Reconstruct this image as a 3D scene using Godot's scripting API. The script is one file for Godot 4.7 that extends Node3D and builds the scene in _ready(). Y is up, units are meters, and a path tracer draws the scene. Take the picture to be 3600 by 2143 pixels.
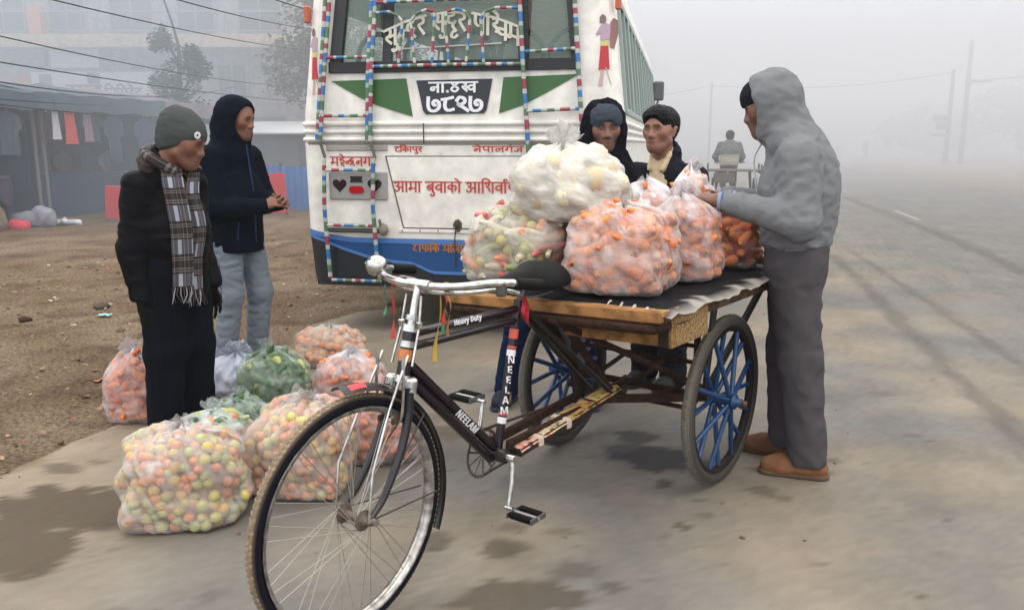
extends Node3D
# A foggy roadside: a bus from behind, a pedal cart loaded with vegetable bags, sellers standing by.

func _ready() -> void:
	rng.seed = 20
	var cam := Camera3D.new()
	cam.name = "camera"
	cam.fov = 40.0
	cam.near = 0.05
	cam.far = 800.0
	cam.position = Vector3(0, 1.4, 0)
	cam.rotation_degrees.x = -10.884
	add_child(cam)
	cam.current = true
	var env := Environment.new()
	env.background_mode = Environment.BG_SKY
	var sky := ProceduralSkyMaterial.new()
	sky.sky_top_color = Color(1.0, 0.985, 0.975)
	sky.sky_horizon_color = Color(0.565, 0.59, 0.635)
	sky.ground_horizon_color = Color(0.62, 0.61, 0.58)
	sky.ground_bottom_color = Color(0.5, 0.48, 0.44)
	sky.sky_curve = 0.35
	env.sky = Sky.new()
	env.sky.sky_material = sky
	env.background_energy_multiplier = 1.25
	env.tonemap_mode = Environment.TONE_MAPPER_LINEAR
	env.tonemap_exposure = 2.65
	env.fog_enabled = true
	env.fog_light_color = Color(0.97, 0.98, 1.0)
	env.fog_density = 0.0015
	env.volumetric_fog_enabled = true
	env.volumetric_fog_density = 0.0
	env.sdfgi_enabled = true
	env.ssao_enabled = true
	env.ssil_enabled = true
	var we := WorldEnvironment.new()
	we.name = "world"
	we.environment = env
	add_child(we)
	var sun := DirectionalLight3D.new()
	sun.name = "sun"
	sun.rotation_degrees = Vector3(-62, 25, 0)
	sun.light_energy = 0.2
	sun.light_color = Color(1.0, 0.96, 0.9)
	sun.light_angular_distance = 30.0
	sun.shadow_enabled = true
	add_child(sun)
	# banks of fog that thicken down the road
	for b in [[-9.0, 0.014], [-13.0, 0.012], [-21.0, 0.012]]:
		var bank := FogVolume.new()
		bank.name = "fog_bank"
		bank.shape = RenderingServer.FOG_VOLUME_SHAPE_BOX
		bank.size = Vector3(340, 8.0, 190)
		bank.position = Vector3(0, 3.95, b[0] - 95.0)
		var fm := FogMaterial.new()
		fm.density = b[1]
		fm.albedo = Color(0.97, 0.98, 1.0)
		bank.material = fm
		add_child(bank, true)
		bank.set_meta("kind", "stuff")
		tag(bank, "bank of pale fog lying over the road and the yard", "fog", "banks of fog")
	# smoke hanging over the yard on the left
	var smoke := FogVolume.new()
	smoke.name = "smoke_bank"
	smoke.shape = RenderingServer.FOG_VOLUME_SHAPE_BOX
	smoke.size = Vector3(40, 7.0, 28)
	smoke.position = Vector3(-25.6, 3.45, -27.6)
	var sm := FogMaterial.new()
	sm.density = 0.035
	sm.albedo = Color(0.84, 0.93, 1.0)
	smoke.material = sm
	add_child(smoke)
	smoke.set_meta("kind", "stuff")
	tag(smoke, "bluish smoke hanging between the stalls and the buildings", "smoke")
	build_ground()
	build_background()
	build_bus()
	build_trike()
	build_bags()
	build_people()
	build_litter()

# ---------------------------------------------------------------- helpers
class MB:
	var v := PackedVector3Array()
	var n := PackedVector3Array()
	var c := PackedColorArray()
	var u := PackedVector2Array()
	var ix := PackedInt32Array()

	func vert(p: Vector3, nn: Vector3, col := Color.WHITE, uv := Vector2.ZERO) -> int:
		v.append(p); n.append(nn); c.append(col); u.append(uv)
		return v.size() - 1

	func tri(a: int, b: int, d: int) -> void:
		var g := (v[b] - v[a]).cross(v[d] - v[a])
		if g.dot(n[a] + n[b] + n[d]) > 0.0:
			ix.append(a); ix.append(d); ix.append(b)
		else:
			ix.append(a); ix.append(b); ix.append(d)

	func quad(a: int, b: int, d: int, e: int) -> void:
		tri(a, b, d); tri(a, d, e)

	func face(p: Array, nn: Vector3, col := Color.WHITE) -> void:
		var k := []
		for q in p: k.append(vert(q, nn, col))
		for i in range(1, k.size() - 1): tri(k[0], k[i], k[i + 1])

	# four corners, uv 0..1
	func rect(p0: Vector3, p1: Vector3, p2: Vector3, p3: Vector3, col := Color.WHITE, flip := false) -> void:
		var nn := (p1 - p0).cross(p3 - p0).normalized()
		if flip: nn = -nn
		quad(vert(p0, nn, col, Vector2(0, 1)), vert(p1, nn, col, Vector2(1, 1)), vert(p2, nn, col, Vector2(1, 0)), vert(p3, nn, col, Vector2(0, 0)))

	# chamfered box, centred at xf
	func box(xf: Transform3D, s: Vector3, col := Color.WHITE, bev := 0.004) -> void:
		var h := s * 0.5
		var b: float = minf(bev, minf(h.x, minf(h.y, h.z)) * 0.45)
		var P := {}
		for sx in [-1, 1]:
			for sy in [-1, 1]:
				for sz in [-1, 1]:
					P[[sx, sy, sz]] = [Vector3(sx * h.x, sy * (h.y - b), sz * (h.z - b)), Vector3(sx * (h.x - b), sy * h.y, sz * (h.z - b)), Vector3(sx * (h.x - b), sy * (h.y - b), sz * h.z)]
		var bas := xf.basis.orthonormalized()
		for ax in 3:
			var o1 := (ax + 1) % 3
			var o2 := (ax + 2) % 3
			for s0 in [-1, 1]:
				var q := []
				for st in [[-1, -1], [1, -1], [1, 1], [-1, 1]]:
					var k := [0, 0, 0]
					k[ax] = s0; k[o1] = st[0]; k[o2] = st[1]
					q.append(xf * (P[k][ax] as Vector3))
				var nn := Vector3.ZERO
				nn[ax] = s0
				face(q, bas * nn, col)
			# edges along axis ax
			for s1 in [-1, 1]:
				for s2 in [-1, 1]:
					var k0 := [0, 0, 0]
					var k1 := [0, 0, 0]
					k0[ax] = -1; k0[o1] = s1; k0[o2] = s2
					k1[ax] = 1; k1[o1] = s1; k1[o2] = s2
					var en := Vector3.ZERO
					en[o1] = s1; en[o2] = s2
					face([xf * (P[k0][o1] as Vector3), xf * (P[k1][o1] as Vector3), xf * (P[k1][o2] as Vector3), xf * (P[k0][o2] as Vector3)], bas * en.normalized(), col)
		for k in P:
			face([xf * (P[k][0] as Vector3), xf * (P[k][1] as Vector3), xf * (P[k][2] as Vector3)], bas * Vector3(k[0], k[1], k[2]).normalized(), col)

	func bar(a: Vector3, b: Vector3, w: float, t: float, up := Vector3.UP, col := Color.WHITE, bev := 0.003) -> void:
		var d := b - a
		var z := d.normalized()
		var x := up.cross(z)
		if x.length() < 0.01: x = Vector3.RIGHT.cross(z)
		x = x.normalized()
		var y := z.cross(x)
		box(Transform3D(Basis(x, y, z), (a + b) * 0.5), Vector3(w, t, d.length()), col, bev)

	# swept tube. r: float or array; col: Color or array per ring
	func tube(p: Array, r, seg := 8, col = Color.WHITE, caps := true, flat := 1.0, flat_axis := Vector3.ZERO) -> void:
		var m := p.size()
		var prev := Vector3.ZERO
		var rings := []
		for i in m:
			var t: Vector3 = (p[mini(i + 1, m - 1)] - p[maxi(i - 1, 0)])
			t = t.normalized()
			var x: Vector3
			if i == 0:
				x = Vector3.UP.cross(t) if absf(t.y) < 0.95 else Vector3.RIGHT.cross(t)
				if flat_axis != Vector3.ZERO: x = flat_axis - t * flat_axis.dot(t)
			else:
				x = prev - t * prev.dot(t)
			if x.length() < 1e-5: x = t.cross(Vector3(0.3, 0.5, 0.8))
			x = x.normalized()
			prev = x
			var y := t.cross(x)
			var rr: float = r[i] if r is Array else r
			var cc: Color = col[i] if col is Array else col
			var ring := []
			for j in seg:
				var a := TAU * j / seg
				var dd := x * cos(a) + y * sin(a) * flat
				var nn := (x * cos(a) + y * sin(a) / maxf(flat, 0.05)).normalized()
				ring.append(vert(p[i] + dd * rr, nn, cc, Vector2(float(j) / seg, float(i) / maxi(m - 1, 1))))
			rings.append(ring)
		for i in m - 1:
			for j in seg:
				var k := (j + 1) % seg
				quad(rings[i][j], rings[i][k], rings[i + 1][k], rings[i + 1][j])
		if caps:
			for e in [0, m - 1]:
				var t2: Vector3 = (p[0] - p[1]).normalized() if e == 0 else (p[m - 1] - p[m - 2]).normalized()
				var cc2: Color = col[e] if col is Array else col
				var q := []
				for j in seg: q.append(v[rings[e][j]])
				face(q, t2, cc2)

	# lathe round local Y of xf; profile points (radius, y)
	func lathe(prof: Array, seg: int, xf: Transform3D, col = Color.WHITE) -> void:
		var m := prof.size()
		var rings := []
		for i in m:
			var d: Vector2 = prof[mini(i + 1, m - 1)] - prof[maxi(i - 1, 0)]
			var nr := Vector2(d.y, -d.x).normalized()
			var ring := []
			for j in seg:
				var a := TAU * j / seg
				var pr: Vector2 = prof[i]
				ring.append(vert(xf * Vector3(cos(a) * pr.x, pr.y, sin(a) * pr.x), (xf.basis * Vector3(cos(a) * nr.x, nr.y, sin(a) * nr.x)).normalized(), col[i] if col is Array else col, Vector2(float(j) / seg, float(i) / (m - 1))))
			rings.append(ring)
		for i in m - 1:
			for j in seg:
				var k := (j + 1) % seg
				quad(rings[i][j], rings[i][k], rings[i + 1][k], rings[i + 1][j])

	func ellipsoid(xf: Transform3D, rad: Vector3, seg := 12, rows := 8, col := Color.WHITE) -> void:
		var rings := []
		for i in rows + 1:
			var th := PI * i / rows
			var ring := []
			for j in seg:
				var a := TAU * j / seg
				var d := Vector3(sin(th) * cos(a), cos(th), sin(th) * sin(a))
				ring.append(vert(xf * (d * rad), (xf.basis * (d / rad)).normalized(), col, Vector2(float(j) / seg, float(i) / rows)))
			rings.append(ring)
		for i in rows:
			for j in seg:
				var k := (j + 1) % seg
				if i > 0: tri(rings[i][j], rings[i][k], rings[i + 1][k])
				if i < rows - 1: tri(rings[i][j], rings[i + 1][k], rings[i + 1][j])

	# extruded polygon in xf's XY plane, from z=0 to z=depth
	func prism(poly: PackedVector2Array, xf: Transform3D, depth: float, col := Color.WHITE) -> void:
		var t := Geometry2D.triangulate_polygon(poly)
		var nz := xf.basis.z.normalized()
		for s in 2:
			var base := v.size()
			for q in poly: vert(xf * Vector3(q.x, q.y, depth * s), nz * (1 if s == 1 else -1), col, q)
			for i in range(0, t.size(), 3): tri(base + t[i], base + t[i + 1], base + t[i + 2])
		var cc := 1.0 if not Geometry2D.is_polygon_clockwise(poly) else -1.0
		for i in poly.size():
			var a := poly[i]
			var b := poly[(i + 1) % poly.size()]
			var nn := (xf.basis * Vector3((b - a).y * cc, -(b - a).x * cc, 0)).normalized()
			face([xf * Vector3(a.x, a.y, 0), xf * Vector3(b.x, b.y, 0), xf * Vector3(b.x, b.y, depth), xf * Vector3(a.x, a.y, depth)], nn, col)

	# grid of points rows x cols (array of arrays), smooth normals
	func grid(g: Array, col = Color.WHITE, wrap := false) -> void:
		var R := g.size()
		var C: int = g[0].size()
		var base := v.size()
		for i in R:
			for j in C:
				var jn := (j + 1) % C if wrap else mini(j + 1, C - 1)
				var jp := (j + C - 1) % C if wrap else maxi(j - 1, 0)
				var du: Vector3 = g[i][jn] - g[i][jp]
				var dv: Vector3 = g[mini(i + 1, R - 1)][j] - g[maxi(i - 1, 0)][j]
				var nn := dv.cross(du)
				nn = nn.normalized() if nn.length() > 1e-9 else Vector3.UP
				vert(g[i][j], nn, col[i][j] if col is Array else col, Vector2(float(j) / (C if wrap else C - 1), float(i) / (R - 1)))
		for i in R - 1:
			for j in (C if wrap else C - 1):
				var k := (j + 1) % C
				quad(base + i * C + j, base + i * C + k, base + (i + 1) * C + k, base + (i + 1) * C + j)

	func mesh() -> ArrayMesh:
		var a := []
		a.resize(Mesh.ARRAY_MAX)
		a[Mesh.ARRAY_VERTEX] = v
		a[Mesh.ARRAY_NORMAL] = n
		a[Mesh.ARRAY_COLOR] = c
		a[Mesh.ARRAY_TEX_UV] = u
		a[Mesh.ARRAY_INDEX] = ix
		var m := ArrayMesh.new()
		m.add_surface_from_arrays(Mesh.PRIMITIVE_TRIANGLES, a)
		return m

# signed-distance modelling: tapered capsules joined by a smooth minimum, meshed as surface nets
class Sdf:
	var A := PackedVector3Array()
	var B := PackedVector3Array()
	var W := PackedVector3Array()
	var RA := PackedFloat32Array()
	var RB := PackedFloat32Array()
	var K := PackedFloat32Array()
	var IL := PackedFloat32Array()
	var G := PackedFloat32Array()
	var OP := PackedInt32Array()
	var fold: FastNoiseLite
	var fold_amp := 0.0
	var fold_scale := Vector3.ONE
	var fine: FastNoiseLite
	var fine_amp := 0.0
	var kmax := 0.0

	func _put(a: Vector3, b: Vector3, ra: float, rb: float, k: float, ax: Vector3, wf: float, op: int) -> void:
		A.append(a); B.append(b); RA.append(ra); RB.append(rb); K.append(maxf(k, 0.0005)); OP.append(op)
		IL.append(1.0 / maxf(b.length_squared(), 1e-9)); W.append(ax.normalized() if ax != Vector3.ZERO else ax); G.append(1.0 - 1.0 / wf)
		kmax = maxf(kmax, k)

	func cap(a: Vector3, b: Vector3, ra: float, rb: float, k := 0.03, ax := Vector3.ZERO, wf := 1.0) -> void:
		_put(a, b - a, ra, rb, k, ax, wf, 0)

	func ball(a: Vector3, r: float, k := 0.02, ax := Vector3.ZERO, wf := 1.0) -> void:
		_put(a, Vector3.ZERO, r, r, k, ax, wf, 0)

	func cut(a: Vector3, b: Vector3, ra: float, rb: float, k := 0.01, ax := Vector3.ZERO, wf := 1.0) -> void:
		_put(a, b - a, ra, rb, k, ax, wf, 1)

	func plane(p: Vector3, nn: Vector3, k := 0.006) -> void:
		_put(p, nn.normalized(), 0, 0, k, Vector3.ZERO, 1.0, 2)

	func prim(i: int, p: Vector3) -> float:
		var q := p - A[i]
		if OP[i] == 2: return q.dot(B[i])
		var w := W[i]
		if G[i] != 0.0: q -= w * (w.dot(q) * G[i])
		var b := B[i]
		var t := clampf(q.dot(b) * IL[i], 0.0, 1.0)
		return (q - b * t).length() - (RA[i] + (RB[i] - RA[i]) * t)

	func at(p: Vector3, list: PackedInt32Array, folds: bool) -> float:
		var d := 10.0
		for i in list:
			var op := OP[i]
			var k := K[i]
			var r: float
			var q := p - A[i]
			if op == 2:
				r = -q.dot(B[i])
			else:
				var w := W[i]
				if G[i] != 0.0: q -= w * (w.dot(q) * G[i])
				var b := B[i]
				var t := clampf(q.dot(b) * IL[i], 0.0, 1.0)
				r = (q - b * t).length() - (RA[i] + (RB[i] - RA[i]) * t)
			if op == 0:
				var h := maxf(k - absf(d - r), 0.0)
				d = minf(d, r) - h * h * 0.25 / k
			else:
				if folds:
					d += wrinkle(p, d)
					folds = false
				var h2 := maxf(k - absf(d + r), 0.0)
				d = maxf(d, -r) + h2 * h2 * 0.25 / k
		if folds: d += wrinkle(p, d)
		return d

	func wrinkle(p: Vector3, d: float) -> float:
		if absf(d) > 0.04: return 0.0
		var x := 0.0
		if fold_amp > 0.0:
			var f := fold.get_noise_3dv(p * fold_scale)
			x += (absf(f) * 2.0 - 0.5) * fold_amp
		if fine_amp > 0.0: x += fine.get_noise_3dv(p) * fine_amp
		return x

	# adds the surface to an MB; paint is a function (Vector3, Vector3 normal) -> Color or null
	func mesh_into(mb: MB, cell: float, paint = null, shift := Transform3D.IDENTITY) -> void:
		var lo := Vector3.INF
		var hi := -Vector3.INF
		var all := PackedInt32Array()
		for i in A.size():
			all.append(i)
			if OP[i] != 0: continue
			var wf := 1.0 / (1.0 - G[i])
			var r: float = maxf(RA[i], RB[i])
			var e := Vector3.ONE * r * (1.0 if wf <= 1.0 else 1.0)
			if wf > 1.0: e = Vector3.ONE * r + W[i].abs() * r * (wf - 1.0)
			lo = lo.min(A[i] - e).min(A[i] + B[i] - e)
			hi = hi.max(A[i] + e).max(A[i] + B[i] + e)
		var pad := cell * 2.0 + fold_amp * 2.0 + fine_amp + kmax * 0.25
		lo -= Vector3.ONE * pad
		hi += Vector3.ONE * pad
		var BS := 4
		var nb := Vector3i(((hi - lo) / (cell * BS)).ceil()) + Vector3i.ONE
		var nx := nb.x * BS + 1
		var ny := nb.y * BS + 1
		var nz := nb.z * BS + 1
		var sy := nx
		var sz := nx * ny
		var g := PackedFloat32Array()
		g.resize(nx * ny * nz)
		g.fill(1e9)
		var cv := PackedInt32Array()
		cv.resize(nx * ny * nz)
		cv.fill(-1)
		var half := BS * cell * 0.8661
		var slack := half + fold_amp * 2.0 + fine_amp + cell
		var do_fold := fold_amp > 0.0 or fine_amp > 0.0
		var cells := PackedInt32Array()
		var base := mb.v.size()
		var offs := PackedInt32Array([0, 1, sy, sy + 1, sz, sz + 1, sz + sy, sz + sy + 1])
		for bz in nb.z:
			for by in nb.y:
				for bx in nb.x:
					var x0 := bx * BS
					var y0 := by * BS
					var z0 := bz * BS
					var cp := lo + Vector3(x0 + BS * 0.5, y0 + BS * 0.5, z0 + BS * 0.5) * cell
					var d := at(cp, all, false)
					if absf(d) > slack: continue
					var act := PackedInt32Array()
					for i in all:
						var pd := prim(i, cp)
						if OP[i] == 2:
							if pd > -(half * 2 + 0.05): act.append(i)
						elif OP[i] == 1:
							if pd < half * 2.0 + K[i] + 0.02: act.append(i)
						elif pd < d + half * 2.0 + K[i] + slack: act.append(i)
					for z in BS + 1:
						for y in BS + 1:
							var row := (z0 + z) * sz + (y0 + y) * sy + x0
							for x in BS + 1:
								if g[row + x] > 1e8:
									g[row + x] = at(lo + Vector3(x0 + x, y0 + y, z0 + z) * cell, act, do_fold)
					for z in BS:
						for y in BS:
							var row2 := (z0 + z) * sz + (y0 + y) * sy + x0
							for x in BS:
								var id := row2 + x
								var mask := 0
								for k in 8:
									if g[id + offs[k]] < 0.0: mask |= 1 << k
								if mask == 0 or mask == 255: continue
								var s := Vector3.ZERO
								var cnt := 0
								for e2 in 12:
									var k0: int = [0, 2, 4, 6, 0, 1, 4, 5, 0, 1, 2, 3][e2]
									var k1: int = [1, 3, 5, 7, 2, 3, 6, 7, 4, 5, 6, 7][e2]
									if ((mask >> k0) & 1) != ((mask >> k1) & 1):
										var f0 := g[id + offs[k0]]
										var f1 := g[id + offs[k1]]
										var t := f0 / (f0 - f1)
										var p0 := Vector3(k0 & 1, (k0 >> 1) & 1, k0 >> 2)
										s += p0 + (Vector3(k1 & 1, (k1 >> 1) & 1, k1 >> 2) - p0) * t
										cnt += 1
								cv[id] = mb.v.size()
								cells.append(id)
								mb.vert(lo + (Vector3(x0 + x, y0 + y, z0 + z) + s / cnt) * cell, Vector3.ZERO)
		var st := PackedInt32Array([1, sy, sz])
		for id in cells:
			var in0 := g[id] < 0.0
			for ax in 3:
				var e := id + st[ax]
				if (g[e] < 0.0) == in0: continue
				var u1 := st[(ax + 1) % 3]
				var u2 := st[(ax + 2) % 3]
				var a := cv[id - u1 - u2]
				var b := cv[id - u2]
				var c2 := cv[id]
				var d2 := cv[id - u1]
				if a < 0 or b < 0 or c2 < 0 or d2 < 0: continue
				var nn := (mb.v[b] - mb.v[a]).cross(mb.v[c2] - mb.v[a]) + (mb.v[c2] - mb.v[a]).cross(mb.v[d2] - mb.v[a])
				if in0:
					mb.ix.append_array(PackedInt32Array([a, c2, b, a, d2, c2]))
				else:
					nn = -nn
					mb.ix.append_array(PackedInt32Array([a, b, c2, a, c2, d2]))
				for q in [a, b, c2, d2]: mb.n[q] += nn
		for i in range(base, mb.v.size()):
			var nn2 := mb.n[i].normalized() if mb.n[i].length() > 0.0 else Vector3.UP
			if paint != null: mb.c[i] = paint.call(mb.v[i], nn2)
			mb.n[i] = (shift.basis * nn2).normalized()
			mb.v[i] = shift * mb.v[i]

var rng := RandomNumberGenerator.new()
var used := {}
var _mats := {}

func rnd(a: float, b: float) -> float:
	return a + (b - a) * rng.randf()

func lin(r: float, g: float, b: float) -> Color:
	return Color(r, g, b).linear_to_srgb()

# plain material of a linear base colour
func mat(r: float, g: float, b: float, rough := 0.8, metal := 0.0) -> StandardMaterial3D:
	var key := [r, g, b, rough, metal]
	if not _mats.has(key):
		var m := StandardMaterial3D.new()
		m.albedo_color = lin(r, g, b)
		m.roughness = rough
		m.metallic = metal
		if rough >= 0.6: m.metallic_specular = 0.25
		_mats[key] = m
	return _mats[key]

# material that takes the mesh's own vertex colours
func vmat(rough := 0.8, metal := 0.0, tex: Texture2D = null, tri := 0.0, bump: Texture2D = null, bh := 0.0) -> StandardMaterial3D:
	var key := ["v", rough, metal, tex, tri, bump, bh]
	if not _mats.has(key):
		var m := StandardMaterial3D.new()
		m.vertex_color_use_as_albedo = true
		if rough >= 0.6: m.metallic_specular = 0.25
		m.roughness = rough
		m.metallic = metal
		if tex: m.albedo_texture = tex
		if tri > 0.0:
			m.uv1_triplanar = true
			m.uv1_scale = Vector3.ONE / tri
		if bump:
			m.heightmap_enabled = true
			m.heightmap_texture = bump
			m.heightmap_scale = bh
		_mats[key] = m
	return _mats[key]

# the same with a colour of its own and mottled by a texture, triplanar
func tmat(r: float, g: float, b: float, rough: float, tex: Texture2D, tri: float, metal := 0.0, bump: Texture2D = null, bh := 0.0) -> StandardMaterial3D:
	var m := StandardMaterial3D.new()
	m.albedo_color = lin(r, g, b)
	m.roughness = rough
	m.metallic = metal
	m.albedo_texture = tex
	m.uv1_triplanar = true
	m.uv1_scale = Vector3.ONE / tri
	if rough > 0.5 and metal == 0.0: m.metallic_specular = 0.15
	if bump:
		m.heightmap_enabled = true
		m.heightmap_texture = bump
		m.heightmap_scale = bh
	return m

func noise(sd: int, freq: float, oct := 4, type := FastNoiseLite.TYPE_SIMPLEX_SMOOTH) -> FastNoiseLite:
	var f := FastNoiseLite.new()
	f.seed = sd
	f.frequency = freq
	f.noise_type = type
	f.fractal_octaves = oct
	if oct <= 1: f.fractal_type = FastNoiseLite.FRACTAL_NONE
	return f

# grey seamless texture between lo and hi (sRGB levels) with a contrast
func ntex(sd: int, freq: float, oct: int, lo: float, hi: float, size := 512, type := FastNoiseLite.TYPE_SIMPLEX_SMOOTH) -> ImageTexture:
	var im: Image = noise(sd, freq, oct, type).get_seamless_image(size, size, false, false, 0.15, true)
	im.convert(Image.FORMAT_L8)
	var d := im.get_data()
	for i in d.size(): d[i] = int(255.0 * clampf(lo + (hi - lo) * (d[i] / 255.0), 0, 1))
	return ImageTexture.create_from_image(Image.create_from_data(size, size, false, Image.FORMAT_L8, d))

func numbered(called: String) -> String:
	used[called] = used.get(called, -1) + 1
	return called if used[called] == 0 else "%s_%03d" % [called, used[called]]

func tag(o: Node3D, label: String, category: String, group := "") -> Node3D:
	o.set_meta("label", label)
	o.set_meta("category", category)
	if group: o.set_meta("group", group)
	return o

func thing(called: String, label: String, category: String, at := Vector3.ZERO, turn := 0.0, group := "") -> Node3D:
	var o := Node3D.new()
	o.name = numbered(called)
	add_child(o)
	o.position = at
	o.rotation.y = turn
	return tag(o, label, category, group)

func obj(called: String, mb, m: Material, parent: Node3D = null) -> MeshInstance3D:
	var o := MeshInstance3D.new()
	o.mesh = mb.mesh() if mb is MB else mb
	o.material_override = m
	if parent == null:
		o.name = numbered(called)
		add_child(o)
	else:
		o.name = called
		parent.add_child(o, true)
	return o

func struct(called: String, mb, m: Material) -> MeshInstance3D:
	var o := obj(called, mb, m)
	o.set_meta("kind", "structure")
	return o

func smooth_path(p: Array, per := 6, closed := false) -> Array:
	var out := []
	var m := p.size()
	for i in (m if closed else m - 1):
		var p0 = p[(i - 1 + m) % m] if closed else p[maxi(i - 1, 0)]
		var p1 = p[i]
		var p2 = p[(i + 1) % m]
		var p3 = p[(i + 2) % m] if closed else p[mini(i + 2, m - 1)]
		for k in per:
			var t := float(k) / per
			out.append(0.5 * ((2.0 * p1) + (p2 - p0) * t + (2.0 * p0 - 5.0 * p1 + 4.0 * p2 - p3) * t * t + (3.0 * p1 - p0 - 3.0 * p2 + p3) * t * t * t))
	if not closed: out.append(p[m - 1])
	return out

# ---------------------------------------------------------------- painted lettering: strokes of the letters, top line at y = 1, base at y = 0
const GLYPH := {
	"na": [0.78, ".6,1 .6,0;.6,.52 .34,.54 .14,.46 .12,.26 .26,.2 .34,.34 .28,.5"],
	"aa": [0.36, ".16,1 .16,0"],
	"dot": [0.3, ".1,.06 .16,.12 .14,.02"],
	"d4": [0.8, ".12,1 .34,.66 .6,.34 .36,.04 .12,.3 .36,.66 .62,1"],
	"kha": [1.15, ".12,1 .34,.86 .3,.64 .12,.52 .42,.1;.38,.42 .5,.55;.95,1 .95,0;.95,.62 .72,.68 .52,.46 .7,.22 .95,.4"],
	"d7": [0.92, ".1,1 .08,.4 .2,.06 .5,0 .76,.22 .78,.6 .56,.78 .4,.62 .46,.44 .56,.44"],
	"d8": [0.88, ".04,.84 .4,.9 .76,1;.3,.88 .24,.34 .42,.04 .8,.12"],
	"d2": [0.9, ".12,.74 .3,1 .6,.9 .62,.62 .34,.46 .2,.52 .3,.4 .56,.24 .84,0"],
	"tta": [0.66, ".4,1 .4,.82 .16,.66 .14,.26 .36,.08 .6,.22"],
	"i": [0.3, ".14,1 .14,0;.14,1 .12,1.22 .36,1.38 .7,1.2 .72,1"],
	"ka": [0.9, ".44,1 .44,0;.44,.62 .2,.68 .08,.46 .24,.3 .44,.46;.44,.6 .68,.66 .78,.46 .68,.2"],
	"pa": [0.74, ".58,1 .58,0;.16,1 .14,.56 .28,.38 .58,.42"],
	"uu": [0.0, "-.16,.0 -.3,-.1 -.34,-.3 -.16,-.36 .0,-.24"],
	"u": [0.0, "-.12,.0 -.02,-.14 -.1,-.32 -.28,-.34 -.34,-.22"],
	"ra": [0.54, ".2,1 .4,.86 .38,.64 .14,.54 .46,.04"],
	"e": [0.0, "-.18,1 -.34,1.22 -.52,1.34"],
	"la": [0.86, ".7,1 .7,0;.7,.52 .56,.62 .42,.44 .44,.24;.42,.5 .28,.62 .1,.5 .12,.22 .3,.1"],
	"ga": [0.76, ".6,1 .6,0;.24,1 .24,.42 .14,.3 .08,.42 .2,.5"],
	"am": [0.0, "-.3,1.2 -.26,1.26 -.26,1.18"],
	"ja": [0.82, ".66,1 .66,0;.66,.54 .34,.54 .42,.3 .26,.1 .08,.26"],
	"ma": [0.8, ".64,1 .64,0;.64,.36 .2,.36;.2,1 .2,.34 .12,.22 .06,.34 .2,.4"],
	"ha": [0.66, ".44,1 .44,.86 .18,.78 .18,.6 .44,.62 .56,.46 .42,.26 .24,.34 .3,.1 .54,-.06"],
	"ndra": [1.05, ".42,.52 .22,.54 .1,.42 .14,.24 .28,.24 .34,.5 .7,.56;.72,1 .72,.82 .5,.72 .5,.48 .7,.42 .84,.52 .74,.3 .94,.02;.64,.24 .5,.06"],
	"a": [0.95, ".1,.84 .26,.96 .42,.84 .38,.64 .2,.56;.2,.56 .42,.46 .4,.16 .2,.06 .04,.22;.36,.5 .56,.44 .78,.52;.78,1 .78,0"],
	"ba": [0.76, ".6,1 .6,0;.6,.62 .36,.7 .12,.48 .3,.24 .6,.42;.2,.58 .5,.36"],
	"va": [0.76, ".6,1 .6,0;.6,.62 .36,.7 .12,.48 .3,.24 .6,.42"],
	"o": [0.36, ".16,1 .16,0;.16,1 .0,1.22 -.2,1.34"],
	"sha": [0.86, ".7,1 .7,0;.1,.8 .2,.95 .38,.88 .36,.68 .16,.58;.16,.58 .34,.44 .46,.16"],
	"reph": [0.0, "-.2,1 -.32,1.2 -.16,1.32 -.04,1.2"],
	"da": [0.7, ".46,1 .46,.84 .18,.76 .16,.48 .42,.42 .56,.52 .42,.26 .62,.0"],
	"sa": [0.84, ".66,1 .66,0;.16,1 .36,.84 .32,.62 .12,.52 .42,.14;.34,.52 .66,.54"],
	"half_na": [0.44, ".44,.52 .24,.54 .1,.44 .1,.26 .24,.2 .32,.34 .28,.5"],
	"shcha": [1.0, ".14,.9 .34,.96 .38,.76 .18,.62 .4,.44 .34,.26;.9,1 .9,0;.9,.5 .5,.5 .52,.28 .74,.22 .9,.34"],
	"tra": [0.7, ".14,.96 .54,.96;.3,.9 .3,.7 .14,.5 .18,.2 .46,.12"],
	"pha": [0.95, ".5,1 .5,0;.14,1 .14,.56 .26,.4 .5,.44;.5,.62 .76,.68 .84,.44 .74,.2"],
	"gap": [0.4, ""],
}

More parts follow.
